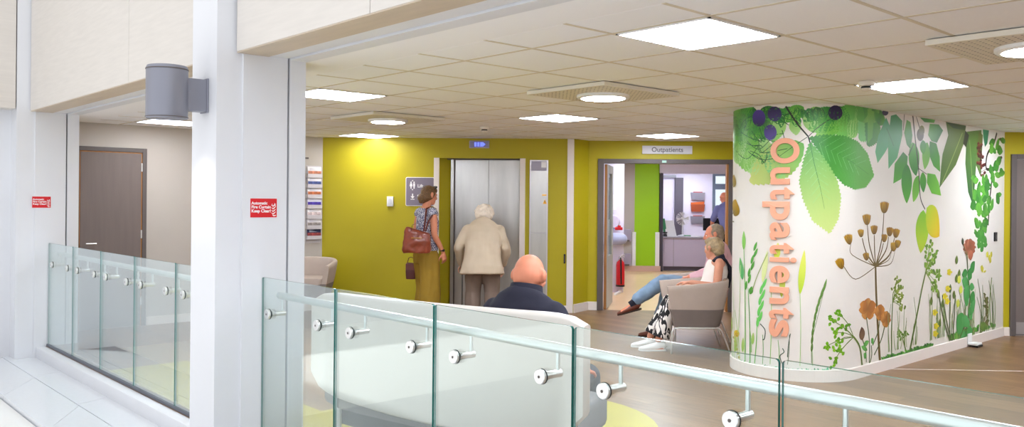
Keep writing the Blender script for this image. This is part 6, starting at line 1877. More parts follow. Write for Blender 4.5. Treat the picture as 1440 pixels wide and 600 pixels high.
(0,0,157,157,2308,90,2381,126,30),
(0,0,158,158,2198,91,2112,132,47),
(0,0,158,157,2319,90,2221,126,49),
(0,0,158,67,2219,90,2184,115,56),
(0,0,157,69,2393,89,2367,123,55),
(0,0,69,158,2281,90,2356,136,35),
(0,0,67,67,2193,91,2189,121,57),
(0,0,67,158,2249,90,2289,122,44),
(0,0,67,158,2150,91,2047,126,49),
(0,0,69,67,2473,89,2480,119,58),
(0,0,158,67,2230,90,2176,103,42),
(0,0,69,67,2203,91,2209,131,59),
(0,0,157,158,2312,90,2345,122,53),
(0,0,158,69,2441,89,2435,116,46),
(0,0,157,157,2188,91,2153,138,55),
(0,0,157,67,2144,91,2083,101,43),
(0,0,67,157,2374,89,2406,132,41),
(0,0,67,157,2515,88,2525,148,50),
(0,0,158,157,2211,91,2276,152,40),
(0,0,157,157,2173,91,2101,100,31),
(0,0,69,67,2471,89,2477,149,47),
(0,0,67,158,2126,91,2116,147,50),
(0,0,157,69,2285,90,2281,122,60),
(0,0,69,67,2485,89,2463,130,42),
(0,0,67,158,2317,90,2296,125,53),
(0,0,67,157,2206,91,2325,130,33),
(0,0,157,157,2133,91,2184,118,39),
(0,0,69,158,2493,89,2399,116,43),
(0,0,158,69,2399,89,2492,121,27),
(0,0,67,67,2331,90,2241,103,35),
(0,0,67,69,2278,90,2185,108,35),
(0,0,69,157,2144,91,2229,150,48),
(0,0,69,67,2500,89,2518,131,49),
(0,0,67,69,2305,90,2368,134,46),
(0,0,69,69,2216,90,2165,115,42),
(0,0,69,157,2446,89,2516,144,36),
(0,0,69,69,2434,89,2406,146,52),
(0,0,67,157,2190,91,2119,136,56),
(0,0,69,69,2391,89,2295,124,47),
(0,0,69,67,2491,89,2537,115,38),
(0,0,67,158,2522,88,2497,115,50),
(0,0,67,158,2298,90,2275,139,57),
(0,0,158,157,2399,89,2462,150,43),
(0,0,158,69,1446,122,1579,168,31),
(0,0,157,69,1373,124,1433,169,44),
(0,0,69,157,1335,125,1184,151,32),
(0,0,158,67,1402,124,1231,150,34),
(0,0,158,158,1507,121,1430,183,53),
(0,0,157,158,1350,125,1218,139,32),
(0,0,158,158,1358,125,1391,163,53),
(0,0,67,158,1553,120,1698,183,28),
(0,0,69,67,1519,121,1582,179,48),
(0,0,157,69,1335,125,1365,186,48),
(0,0,69,69,1457,122,1524,158,42),
(0,0,158,157,1353,125,1417,194,48),
(0,0,157,69,1578,119,1515,142,46),
(0,0,158,158,1384,124,1230,159,40),
(0,0,67,157,1477,122,1337,165,45),
(0,0,158,158,1591,119,1584,169,51),
(0,0,69,69,1495,121,1425,164,50),
(0,0,158,67,1509,121,1551,184,46),
(0,0,158,67,1464,122,1331,157,34),
(0,0,158,67,1509,121,1588,154,35),
(0,0,158,69,1544,120,1447,136,38),
(0,0,67,158,1560,120,1603,182,48),
(0,0,157,157,1597,119,1606,154,54),
(0,0,158,69,1435,123,1377,149,44),
(0,0,67,157,1573,119,1643,169,45),
(0,0,158,157,1519,121,1587,187,39),
(0,0,158,158,1615,118,1499,146,42),
(0,0,157,158,1568,119,1459,162,49),
(0,0,67,158,1545,120,1589,169,44),
(0,0,67,67,1554,120,1698,174,29),
(0,0,67,67,1341,118,1321,159,50),
(0,0,67,157,1410,116,1437,192,67),
(0,0,157,157,1060,128,961,168,62),
(0,0,67,69,1251,122,1185,152,50),
(0,0,67,157,1094,127,1213,201,44),
(0,0,157,157,1283,120,1375,183,44),
(0,0,67,67,1430,116,1429,175,53),
(0,0,158,67,1073,127,902,143,34),
(0,0,157,69,898,133,983,189,50),
(0,0,157,69,1428,116,1415,166,67),
(0,0,67,67,1205,123,1129,194,63),
(0,0,69,69,1322,119,1388,153,41),
(0,0,158,158,991,130,898,142,41),
(0,0,157,158,951,132,1035,177,55),
(0,0,157,67,1166,124,1026,162,48),
(0,0,158,158,1254,121,1132,153,41),
(0,0,69,158,906,133,1104,200,36),
(0,0,69,67,1310,120,1243,151,54),
(0,0,157,67,1421,116,1338,142,53),
(0,0,157,67,1345,118,1238,148,43),
(0,0,67,69,1398,117,1250,163,51),
(0,0,157,158,1213,123,1158,151,49),
(0,0,69,67,1075,127,1113,171,58),
(0,0,69,69,1217,123,1329,159,36),
(0,0,157,67,1191,124,1248,168,44),
(0,0,157,67,1383,117,1275,170,60),
(0,0,69,67,1318,119,1155,139,36),
(0,0,67,157,1440,115,1544,189,44),
(0,0,158,157,958,131,987,175,71),
(0,0,67,157,1119,126,1103,193,55),
(0,0,69,158,1136,125,1028,170,63),
(0,0,67,67,1401,116,1472,192,55),
(0,0,67,158,1414,116,1272,141,47),
(0,0,157,69,1183,124,995,165,47),
(0,0,69,67,881,134,776,206,65),
(0,0,158,69,1048,128,1099,191,53),
(0,0,158,157,1289,120,1291,176,63),
(0,0,67,67,1223,122,1111,154,57),
(0,0,158,67,1357,118,1237,149,52),
(0,0,158,69,1134,125,1281,200,46),
(0,0,69,157,594,136,658,189,52),
(0,0,67,157,742,135,730,176,59),
(0,0,67,67,849,134,940,189,43),
(0,0,69,67,296,138,262,163,51),
(0,0,67,157,590,136,479,159,41),
(0,0,69,158,638,136,731,185,36),
(0,0,158,69,353,138,306,161,46),
(0,0,67,67,547,136,531,160,49),
(0,0,67,69,602,136,622,175,63),
(0,0,158,67,543,136,584,165,51),
(0,0,67,157,341,138,450,189,49),
(0,0,158,157,802,135,843,183,52),
(0,0,67,67,528,137,429,148,39),
(0,0,158,67,648,136,688,197,51),
(0,0,69,67,505,137,513,175,62),
(0,0,157,157,491,137,473,165,52)]),
('meadow_stalk', [
(1,0,159,159,12,6,3070,160,3104,388,3052,607),
(1,0,160,160,13,6,2911,162,2885,344,2915,531),
(1,0,159,159,14,7,2119,168,2118,374,2160,582),
(1,0,161,161,12,6,3094,160,3107,354,3113,547),
(1,0,161,161,14,7,2118,168,2158,420,2091,663),
(1,0,160,160,15,8,1830,171,1800,335,1802,503),
(1,0,161,161,13,7,2697,164,2714,307,2708,447),
(1,0,160,160,15,7,1922,170,1930,319,1961,470),
(1,0,161,161,14,7,2484,165,2483,247,2476,328),
(1,0,161,161,13,6,2891,162,2872,391,2857,622),
(1,0,159,159,13,7,2545,165,2547,271,2531,375),
(1,0,160,160,13,6,2739,163,2764,359,2759,551),
(1,0,160,160,15,7,1952,170,1946,274,1992,383),
(1,0,159,159,15,7,1914,170,1952,351,1965,529),
(1,0,159,159,15,7,1905,170,1882,388,1900,610),
(1,0,160,160,15,8,1789,171,1756,321,1798,478),
(1,0,160,160,15,8,1624,172,1617,421,1600,669),
(1,0,159,159,14,7,2096,169,2088,415,2095,662),
(1,0,161,161,14,7,2137,168,2124,403,2192,643),
(1,0,161,161,15,7,2000,169,1966,263,1960,359),
(1,0,159,159,13,6,2735,163,2737,291,2704,416),
(1,0,160,160,13,6,2878,162,2894,269,2902,374),
(1,0,160,160,12,6,2944,161,2977,257,2987,349),
(1,0,160,160,15,8,1786,171,1775,310,1772,450),
(1,0,161,161,13,6,2834,162,2806,239,2869,326),
(1,0,159,159,14,7,2501,165,2474,396,2540,634),
(1,0,160,160,15,7,1867,170,1865,328,1919,490),
(1,0,159,159,15,8,1777,171,1769,284,1767,397),
(1,0,159,159,15,7,1948,170,1979,377,1954,580),
(1,0,160,160,14,7,2476,165,2453,251,2453,340),
(1,0,162,162,20,9,764,85,723,295,862,519),
(1,0,163,163,20,9,708,83,753,200,660,304),
(1,0,163,163,20,9,555,79,497,272,511,472),
(1,0,164,164,19,8,982,91,1045,236,1105,379),
(1,0,164,164,19,9,983,91,932,211,1064,348),
(1,0,162,162,21,9,360,74,371,375,495,681),
(1,0,164,164,18,8,1499,105,1542,249,1577,391),
(1,0,162,162,18,8,1270,99,1215,300,1188,506),
(1,0,162,162,18,8,1208,97,1207,270,1177,441),
(1,0,164,164,20,9,485,77,515,246,466,408),
(1,0,164,164,19,8,1097,94,1114,399,1094,700),
(1,0,162,162,20,9,709,83,659,358,691,640),
(1,0,163,163,18,8,1312,100,1309,305,1357,514),
(1,0,162,162,19,8,1144,95,1172,278,1223,461),
(1,0,164,164,21,9,312,72,275,347,359,630),
(1,0,162,162,18,8,1588,108,1572,303,1514,495),
(1,0,163,163,18,8,1344,101,1393,346,1305,580),
(1,0,164,164,18,8,1437,103,1411,343,1491,590),
(1,0,164,164,19,8,954,90,1005,284,1063,478),
(1,0,162,162,19,8,1133,95,1069,249,1094,411),
(1,0,162,162,21,9,337,73,344,346,371,621),
(1,0,162,162,20,9,735,84,712,396,841,717),
(1,0,164,164,18,8,1274,99,1224,357,1395,632),
(1,0,164,164,19,9,922,89,944,348,912,603),
(1,0,163,163,19,8,1028,92,1040,399,1149,710),
(1,0,162,162,18,8,1385,102,1389,252,1441,406),
(1,0,165,165,21,21,1619,109,1773,318,1926,613),
(1,0,165,165,21,21,1586,105,1707,312,1829,606),
(1,0,165,165,21,21,1633,110,1630,305,1630,592),
(1,0,165,165,22,22,1552,101,1515,295,1481,582),
(0,0,166,167,2120,521,2109,610,72),
(0,0,166,167,1944,578,1933,669,73),
(0,0,166,167,1899,279,1888,370,74),
(0,0,166,167,1463,708,1451,802,79),
(0,0,166,167,1388,756,1376,852,80),
(0,0,166,167,1461,906,1449,1001,79),
(0,0,166,167,1631,613,1619,707,77),
(0,0,166,167,1528,541,1516,635,78),
(0,0,166,167,1826,472,1815,564,75),
(0,0,168,169,1649,833,1568,829,25),
(0,0,168,169,1649,833,1624,802,62),
(0,0,168,169,1649,833,1714,818,45),
(0,0,168,169,1649,833,1714,855,42),
(0,0,168,169,1649,833,1625,862,63),
(0,0,168,169,1685,661,1605,656,25),
(0,0,168,169,1685,661,1660,630,62),
(0,0,168,169,1685,661,1749,647,45),
(0,0,168,169,1685,661,1750,684,42),
(0,0,168,169,1685,661,1661,689,63),
(0,0,168,169,1696,532,1615,526,25),
(0,0,168,169,1696,532,1670,500,62),
(0,0,168,169,1696,532,1760,518,45),
(0,0,168,169,1696,532,1760,555,41),
(0,0,168,169,1696,532,1671,560,63),
(0,0,168,169,2018,442,1941,435,25),
(0,0,168,169,2018,442,1993,411,59),
(0,0,168,169,2018,442,2078,429,43),
(0,0,168,169,2018,442,2079,465,39),
(0,0,168,169,2018,442,1995,469,60),
(0,0,168,169,2000,225,1923,217,25),
(0,0,168,169,2000,225,1976,193,59),
(0,0,168,169,2000,225,2061,213,43),
(0,0,168,169,2000,225,2062,249,39),
(0,0,168,169,2000,225,1977,251,60),
(0,0,168,169,1983,299,1906,292,25),
(0,0,168,169,1983,299,1958,268,59),
(0,0,168,169,1983,299,2044,287,43),
(0,0,168,169,1983,299,2045,323,39),
(0,0,168,169,1983,299,1960,326,61),
(0,0,168,169,1763,589,1683,583,25),
(0,0,168,169,1763,589,1738,557,61),
(0,0,168,169,1763,589,1826,575,44),
(0,0,168,169,1763,589,1827,611,41),
(0,0,168,169,1763,589,1739,616,62),
(0,0,170,171,1394,696,1368,785,100),
(0,0,170,171,1342,586,1316,675,101),
(0,0,170,171,1423,446,1397,534,99)]),
('pink_flower', [
(0,0,172,173,1097,1077,896,1071,55),
(0,0,172,173,1097,1077,927,1025,96),
(0,0,172,173,1097,1077,1012,996,137),
(0,0,172,174,1097,1077,1123,994,145),
(0,0,172,174,1097,1077,1223,1017,122),
(0,0,172,173,1097,1077,1283,1059,71),
(0,0,172,174,1097,1077,1284,1107,67),
(0,0,172,173,1097,1077,1226,1145,118),
(0,0,172,174,1097,1077,1127,1162,144),
(0,0,172,173,1097,1077,1016,1153,139),
(0,0,172,173,1097,1077,930,1119,100),
(0,0,175,176,1067,1044,1049,929,146),
(1,0,177,177,23,23,1168,1033,1134,802,1069,527,1122,314,1161,128),
(0,0,178,178,1277,1104,1300,1185,60),
(1,0,179,179,14,14,1270,1115,1181,993),
(0,0,180,181,1148,803,1305,784,102),
(0,0,180,181,1134,816,1016,741,142),
(0,0,180,182,1109,665,1303,730,132),
(0,0,183,182,1087,650,939,627,88),
(0,0,180,182,1084,528,1251,620,199),
(0,0,180,181,1055,553,921,475,156),
(0,0,183,181,1104,475,1227,511,107),
(0,0,180,181,1061,798,931,915,120),
(0,0,183,181,1248,190,1434,354,254),
(0,0,183,182,1206,213,1166,344,247),
(0,0,183,182,1100,312,992,384,156),
(0,0,180,182,1079,337,906,488,121),
(0,0,183,181,1161,128,987,165,154),
(0,0,180,182,1168,128,1331,118,114),
(1,0,184,184,20,20,1331,118,1242,216)]),
('dry_stalk', [
(1,0,185,185,21,21,410,138,457,427,400,708)]),
('small_yellow_flower', [
(0,0,186,187,454,924,518,955,73),
(0,0,186,187,518,963,586,994,70),
(0,0,186,187,390,958,457,989,72),
(0,0,186,187,421,894,492,925,70)]),
('small_yellow_flower', [
(0,0,186,187,732,804,658,828,69),
(0,0,186,187,686,818,753,849,69),
(0,0,186,187,623,776,626,804,89)]),
('seed_tuft', [
(0,0,188,189,626,523,619,545,89),
(0,0,188,189,633,496,601,516,82),
(0,0,188,189,603,466,494,480,55),
(0,0,188,189,491,429,653,464,42),
(0,0,188,189,573,407,525,426,76),
(0,0,188,189,490,372,688,410,39),
(0,0,188,189,542,348,587,374,74),
(0,0,188,189,565,322,498,339,68),
(0,0,188,189,534,291,591,318,68),
(0,0,188,189,514,261,532,285,87),
(0,0,188,189,605,241,647,267,75),
(0,0,188,189,610,213,461,222,49),
(0,0,188,189,505,175,655,211,43),
(0,0,188,189,547,151,680,186,45)]),
('leaf_tuft', [
(0,0,190,185,676,149,558,178,103),
(0,0,190,185,619,144,627,188,134),
(0,0,190,185,627,144,669,178,119),
(0,0,190,185,675,149,584,192,118),
(0,0,190,185,629,144,736,206,107),
(0,0,190,185,590,141,739,199,89),
(0,0,190,185,590,141,589,194,135),
(0,0,190,185,620,144,657,181,124)]),
]
# ----------------------------------------------------------------- mural on the feature wall
ST0 = MX1 - MCX
def on_wall(u, z, off):
    if u <= ST0: return Vector((MX1 - u, MCY - MR - off, z))
    t = (u - ST0) / MR; r = MR + off
    return Vector((MCX - r * math.sin(t), MCY - r * math.cos(t), z))
def leaf_outline(b, t, w, serr):
    d = t - b; L = d.length; d /= L; nn = Vector((-d.y, d.x)); n = 5 if L < .06 else (9 if L < .15 else 14)
    def half(f): return math.sin(PI * f ** 0.87) ** .8 * w / 2
    pts = []
    for s in (1, -1):
        fr = [i / n for i in range(n + 1)] if s > 0 else [1 - i / n for i in range(n + 1)]
        for k, f in enumerate(fr[:-1]):
            q = b + d * (L * f) + nn * (s * half(f) if 0 < f < 1 else 0); pts.append(q)
            if serr and w > .05:
                g_ = f + (fr[k + 1] - f) * 0.8; pts.append(b + d * (L * (g_ + 0.012)) + nn * (s * (half(min(1, max(0, g_))) + w * 0.045)))
    return pts
def ribbon(P, w0, w1):
    Q = []
    E_ = [P[0]] + P + [P[-1]]
    if len(P) == 2: Q = [P[0].lerp(P[1], k / 3) for k in range(4)]
    else:
        for i in range(1, len(E_) - 2):
            p0, p1, p2, p3 = E_[i - 1:i + 3]
            for k in range(5):
                t = k / 5; Q.append((p1 * 2 + (p2 - p0) * t + (p0 * 2 - p1 * 5 + p2 * 4 - p3) * t * t + (p1 * 3 - p0 - p2 * 3 + p3) * t ** 3) / 2)
        Q.append(P[-1])
    quads = []; n = len(Q); side = []
    for i, q in enumerate(Q):
        d = (Q[min(i + 1, n - 1)] - Q[max(i - 1, 0)]); d = d.normalized() if d.length > 0 else Vector((0, 1)); w = (w0 + (w1 - w0) * i / (n - 1)) / 2; nn = Vector((-d.y, d.x)) * w
        side.append((q + nn, q - nn))
    return [[a[0], b[0], b[1], a[1]] for a, b in zip(side, side[1:])]
pm = bpy.data.materials.new('printed_ink'); pm.use_nodes = True
ca = pm.node_tree.nodes.new('ShaderNodeVertexColor'); ca.layer_name = 'ink'
pb = pm.node_tree.nodes['Principled BSDF']; pm.node_tree.links.new(ca.outputs[0], pb.inputs['Base Color']); pb.inputs['Roughness'].default_value = 0.4
mural = thing('botanical_mural', 'tall printed mural of leaves, berries and meadow flowers on the rounded white wall', 'mural', (MX1, MCY - MR, 0))
layer = 0
for motif, rows in MURAL:
    bm = bmesh.new(); cl = bm.loops.layers.float_color.new('ink')
    for row in rows:
        shape, serr = row[0], row[1] == 1; c1, c2 = lin(INKS[row[2]]), lin(INKS[row[3]]); v = [x / 1000 for x in row[4:]]
        layer += 1; off = 0.0006 + layer * 3.0e-6
        if shape == 0: b, t = Vector(v[0:2]), Vector(v[2:4]); polys = [leaf_outline(b, t, v[4], serr)]
        elif shape == 2: b, t = Vector(v[0:2]), Vector(v[2:4]); polys = [[Vector(v[i:i + 2]) for i in range(4, len(v), 2)]]
        else: P = [Vector(v[i:i + 2]) for i in range(2, len(v), 2)]; b, t = P[0], P[-1]; polys = ribbon(P, max(v[0], .002), max(v[1], .0012))
        tmp = bmesh.new()
        for pl in polys:
            vs_ = [tmp.verts.new((q.x, min(2.397, max(0.106, q.y)), 0)) for q in pl]
            for tri in tessellate_polygon([[q.to_3d() for q in pl]]):
                try: tmp.faces.new([vs_[i] for i in tri])
                except ValueError: pass
        for _ in range(4):                                   # fine enough to follow the rounded end
            es = [e for e in tmp.edges if e.calc_length() > 0.05 and max(e.verts[0].co.x, e.verts[1].co.x) > ST0 - .02]
            if not es: break
            bmesh.ops.subdivide_edges(tmp, edges=es, cuts=1); bmesh.ops.triangulate(tmp, faces=tmp.faces[:])
        d = t - b; L2 = max(1e-6, d.length_squared); mp_ = {}
        for vv in tmp.verts: mp_[vv] = bm.verts.new(on_wall(vv.co.x, vv.co.y, off) - mural.location)
        for f in tmp.faces:
            try: nf = bm.faces.new([mp_[q] for q in f.verts])
            except ValueError: continue
            for lp, q in zip(nf.loops, f.verts):
                k = min(1, max(0, (Vector((q.co.x, q.co.y)) - b).dot(d) / L2)); lp[cl] = [c1[i] + (c2[i] - c1[i]) * k for i in range(4)]
        tmp.free()
    me = bpy.data.meshes.new(motif); bm.to_mesh(me); bm.free(); me.materials.append(pm)
    o = bpy.data.objects.new(motif, me); COL.objects.link(o); o.parent = mural
    if motif in ('meadow_grass', 'meadow_stalk', 'grass_fringe', 'vine', 'leaf_canopy'): o['kind'] = 'stuff'
# raised lettering running down the rounded end
ls = thing('wall_lettering', 'raised peach letters spelling Outpatients down the rounded leafy wall', 'sign', (MX1, MCY - MR, 0))
UL = 4.463
for ch, z, wid in zip('Outpatients', (1.994, 1.776, 1.623, 1.473, 1.295, 1.146, 1.047, .919, .735, .582, .45), (.222, .150, .106, .162, .155, .098, .046, .152, .150, .098, .152)):
    me = text_mesh(ch, 0.315, 0.009, 0.0075, 'CENTER', 0.002)
    xs = [v.co.x for v in me.vertices]; mx_ = (max(xs) + min(xs)) / 2; kx = wid / (max(xs) - min(xs))
    for v in me.vertices:
        x, y, e = v.co
        v.co = on_wall(UL + 0.105 - y, z - (x - mx_) * kx, 0.014 + e) - ls.location
    me.name = 'letter'; me.materials.clear(); me.materials.append(M['orange'])
    o = bpy.data.objects.new('letter', me); COL.objects.link(o); o.parent = ls
# ----------------------------------------------------------------- people: local frame, right = +x, facing +y, feet at z = 0
def skin_mat(name, rgb): return mat(name, rgb, 0.5, spec=0.35, vary=0.06, vscale=14)
def V3(*a): return Vector(a)
def limb(mb, a, b, c, ra, rb, rc, hint=(1, 0, 0), flat=1.0):
    """tapering limb with a rounded joint in the middle"""
    a, b, c = Vector(a), Vector(b), Vector(c)
    mb.loft([(a, ra, ra * flat), (a.lerp(b, .3), ra * 1.02, ra * flat), (a.lerp(b, .7), (ra * .35 + rb * .72), (ra * .35 + rb * .72) * flat), (b, rb, rb)], 16, hint)
    mb.ball(a, ra, ra, ra, 14, 10); mb.ball(b, rb, rb, rb, 14, 10)
    mb.loft([(b, rb, rb), (b.lerp(c, .28), rb * 1.06, rb * 1.02), (b.lerp(c, .65), (rb * .45 + rc * .6), (rb * .45 + rc * .6)), (c, rc, rc)], 16, hint)
    mb.ball(c, rc, rc, rc, 12, 8)
def hand(mb, w, d, n, side=1, curl=0.5, s=1.0):
    """w wrist, d direction of the palm, n back-of-hand normal; five separate fingers that curl towards -n"""
    w = Vector(w); d = Vector(d).normalized(); n = Vector(n); n = (n - d * n.dot(d)).normalized(); l = d.cross(n) * side
    mb.loft([(w - d * .02 * s, .024 * s, .018 * s), (w + d * .02 * s, .030 * s, .017 * s), (w + d * .06 * s, .040 * s, .015 * s), (w + d * .09 * s, .041 * s, .013 * s), (w + d * .098 * s, .036 * s, .010 * s)], 16, l)
    for k, (o, L) in enumerate(((.031, .066), (.0105, .075), (-.0105, .070), (-.031, .055))):
        p = w + (d * .088 + l * o) * s; a = 0.15 + curl * (0.35 + 0.05 * k); q = p; r = .0088 * s
        dd = (d + l * o * 1.5).normalized()
        for j, f in enumerate((.45, .32, .25)):
            e = q + (dd * math.cos(a) - n * math.sin(a)) * L * f * s; mb.capsule(q, e, r, r * .92, 8); q = e; a += curl * 0.75; r *= .92
    p = w + (d * .022 + l * .028) * s; q = p + (d * .030 + l * .030 - n * .010) * s; e = q + (d * .030 + l * .008 - n * .016 * (0.6 + curl)) * s; f = e + (d * .022 - l * .006 - n * .012) * s
    mb.capsule(p, q, .0135 * s, .0115 * s, 8); mb.capsule(q, e, .0115 * s, .0098 * s, 8); mb.capsule(e, f, .0098 * s, .0082 * s, 8)
def foot(mb, ank, d, L=.24, s=1.0):
    a = Vector(ank); d = Vector(d).normalized()
    mb.loft([(a - d * .06 - V3(0, 0, .045), .028, .03), (a - d * .03 - V3(0, 0, .045), .036, .04), (a + d * .05 - V3(0, 0, .05), .04, .034), (a + d * .13 - V3(0, 0, .062), .045, .022), (a + d * (L - .065) - V3(0, 0, .068), .03, .014)], 16, d.cross(V3(0, 0, 1)))
def shoe(name, m, sole, parent, ank, d, up=(0, 0, 1), L=.27):
    """leather shoe around the foot; d toe direction, up away from the sole"""
    a = Vector(ank); d = Vector(d).normalized(); u = Vector(up); u = (u - d * u.dot(d)).normalized(); h = d.cross(u)
    mb = MB().loft([(a - d * .072 - u * .058, .022, .022), (a - d * .06 - u * .045, .034, .040), (a - d * .01 - u * .045, .040, .046), (a + d * .06 - u * .056, .044, .036), (a + d * .13 - u * .068, .047, .026), (a + d * (L - .095) - u * .073, .04, .02), (a + d * (L - .07) - u * .078, .022, .012)], 18, h)
    o = mb.build(name, m, parent, smooth=True, angle=60)
    pts = [(-.078, .026), (-.05, .036), (0.0, .038), (.06, .043), (.13, .049), (L - .10, .042), (L - .066, .02)]
    lo = [a + d * x + h * y - u * .098 for x, y in pts] + [a + d * x - h * y - u * .098 for x, y in pts[::-1]]
    MB().hull([p for p in lo], [p + u * .016 for p in lo]).build('sole', sole, o)
    return o
def head(mb, c, fwd, up=(0, 0, 1), s=1.0):
    """skull, jaw, nose, brow, ears, lips; c is the middle of the skull"""
    c = Vector(c); f = Vector(fwd).normalized(); u = Vector(up); u = (u - f * u.dot(f)).normalized(); r = f.cross(u)
    R = Matrix((r, f, u)).transposed().to_4x4()
    def P(x, y, z): return c + (r * x + f * y + u * z) * s
    mb.ball(P(0, -.012, .022), .076 * s, .094 * s, .090 * s, 24, 16, R); mb.ball(P(0, .022, -.02), .068 * s, .072 * s, .085 * s, 20, 14, R)
    mb.ball(P(0, .045, -.075), .047 * s, .045 * s, .042 * s, 18, 12, R); mb.ball(P(0, .068, -.094), .024 * s, .02 * s, .019 * s, 12, 8, R)
    mb.ball(P(0, .078, .02), .055 * s, .016 * s, .014 * s, 14, 8, R)
    mb.loft([(P(0, .085, .012), .008 * s, .008 * s), (P(0, .102, -.018), .011 * s, .011 * s), (P(0, .105, -.032), .015 * s, .012 * s), (P(0, .088, -.042), .014 * s, .008 * s)], 12, r)
    mb.ball(P(0, .082, -.064), .026 * s, .012 * s, .006 * s, 12, 8, R); mb.ball(P(0, .080, -.074), .023 * s, .012 * s, .007 * s, 12, 8, R)
    for k in (-1, 1):
        mb.ball(P(.045 * k, .055, -.025), .024 * s, .024 * s, .028 * s, 12, 8, R)
        mb.loft([(P(.068 * k, .0, .030), .010 * s, .014 * s), (P(.084 * k, -.010, .026), .010 * s, .021 * s), (P(.089 * k, -.014, .002), .010 * s, .021 * s), (P(.078 * k, -.003, -.036), .009 * s, .012 * s)], 12, r)
    return P, R
def face_bits(parent, P, R, s, iris=(92, 70, 50)):
    for k in (-1, 1):
        e = MB().ball(P(.031 * k, .074, .0), .0125 * s, .0125 * s, .0125 * s, 12, 8, R).build('eye', mat('eye_white', (236, 230, 224), 0.2), parent, smooth=True)
        MB().ball(P(.031 * k, .0845, .0), .0055 * s, .003 * s, .0055 * s, 10, 6, R).build('iris', mat('iris', iris, 0.2), e, smooth=True)
def torso(mb, secs, hint=(1, 0, 0), n=24): mb.loft(secs, n, hint)
BR = mat('shoe_sole', (60, 44, 34), 0.7)

# ================= woman with the brown bag by the lift
sk1 = skin_mat('tanned_skin', (204, 132, 100))
t = thing('person', 'person in checked sleeveless top and wide mustard trousers with tied-back hair', 'person', (6.455, 8.69, 0), math.radians(-96))
b = MB()
torso(b, [((0, 0, .80), .13, .10), ((0, 0, .90), .165, .115), ((0, .0, 1.02), .14, .10), ((0, .01, 1.14), .135, .10), ((0, .015, 1.26), .16, .115), ((0, 0, 1.36), .165, .095), ((0, -.005, 1.41), .12, .07), ((0, 0, 1.45), .058, .055), ((0, .02, 1.52), .052, .052), ((0, .03, 1.57), .05, .05)])
P1, R1 = head(b, (0, .05, 1.60), (0.05, 1, -.18))
limb(b, (.175, 0, 1.375), (.205, .0, 1.10), (.20, .13, .89), .047, .038, .025); hand(b, (.20, .135, .875), (-.05, .25, -1), (1, .1, 0), 1, .55)
limb(b, (-.175, 0, 1.375), (-.215, -.03, 1.10), (-.21, .05, .87), .047, .038, .025); hand(b, (-.21, .055, .855), (0, .15, -1), (-1, .1, 0), -1, .8)
limb(b, (.085, 0, .82), (.09, .02, .47), (.09, -.01, .10), .085, .052, .036); limb(b, (-.085, 0, .82), (-.09, .08, .47), (-.10, .06, .10), .085, .052, .036)
foot(b, (.09, -.01, .08), (.15, 1, 0)); foot(b, (-.10, .06, .08), (-.1, 1, 0))
body = remeshed(b, 'body', sk1, t, .0065, 3); face_bits(body, P1, R1, 1)
pt = mat('mustard_twill', (150, 118, 34), 0.8, bump=0.1, bscale=200, vary=0.06, vscale=6)
c = MB()
torso(c, [((0, 0, .74), .155, .125), ((0, -.005, .86), .185, .138), ((0, 0, .98), .16, .118), ((0, .0, 1.02), .152, .112)])
for sx, y1, y2 in ((1, .01, -.02), (-1, .07, .05)): c.loft([((sx * .08, 0, .86), .105, .13), ((sx * .095, y1 * .5, .65), .115, .13), ((sx * .105, y1, .40), .125, .135), ((sx * .115, y2, .14), .135, .14)], 24, (1, 0, 0))
remeshed(c, 'trousers', pt, t, .011, 3, .011, 7, (1.6, 1.6, .5))
def check_mat():
    m = bpy.data.materials.new('navy_white_check'); m.use_nodes = True; nt = m.node_tree; bs = nt.nodes['Principled BSDF']
    tc = nt.nodes.new('ShaderNodeTexCoord'); vo = nt.nodes.new('ShaderNodeTexVoronoi'); vo.inputs['Scale'].default_value = 95; rp = nt.nodes.new('ShaderNodeValToRGB')
    nt.links.new(tc.outputs['Object'], vo.inputs['Vector']); nt.links.new(vo.outputs['Distance'], rp.inputs[0]); nt.links.new(rp.outputs[0], bs.inputs['Base Color'])
    rp.color_ramp.interpolation = 'CONSTANT'; rp.color_ramp.elements[0].color = lin((222, 220, 226)); rp.color_ramp.elements[1].position = 0.44; rp.color_ramp.elements[1].color = lin((74, 76, 108)); bs.inputs['Roughness'].default_value = 0.8
    return m
c = MB()
torso(c, [((0, .0, .90), .19, .148), ((0, .0, 1.00), .175, .135), ((0, .015, 1.12), .165, .13), ((0, .02, 1.25), .178, .135), ((0, .002, 1.35), .178, .112), ((0, -.005, 1.405), .14, .088), ((0, -.002, 1.432), .085, .072)])
for sx in (-1, 1): c.loft([((sx * .12, 0, 1.39), .06, .065), ((sx * .175, 0, 1.375), .06, .066), ((sx * .200, 0, 1.34), .060, .066)], 18, (0, 1, 0))
remeshed(c, 'blouse', check_mat(), t, .010, 3, .007, 9, (1, 1, .6))
hm = mat('dark_blonde_hair', (104, 74, 42), 0.5, vary=0.35, vscale=40, stretch=(1, 1, 3), bump=0.5, bscale=60)
c = MB(); c.ball(P1(0, -.028, .030), .087, .100, .093, 24, 16, R1); c.ball(P1(0, .02, .068), .072, .07, .05, 18, 12, R1); c.ball(P1(0, -.055, -.035), .078, .066, .075, 18, 12, R1); c.ball(P1(0, -.115, -.055), .056, .048, .052, 16, 12, R1); c.ball(P1(.025, -.125, -.09), .036, .032, .042, 12, 8, R1)
c.loft([(P1(0, -.09, -.01), .07, .04), (P1(0, -.085, -.07), .055, .03), (P1(0.01, -.08, -.12), .025, .016)], 14, (1, 0, 0))
for k in (-1, 1): c.loft([(P1(k * .072, .02, .04), .012, .03), (P1(k * .078, -.01, -.02), .012, .03), (P1(k * .07, -.04, -.06), .010, .025)], 12, (1, 0, 0))
remeshed(c, 'hair', hm, t, .008, 2, .006, 40)
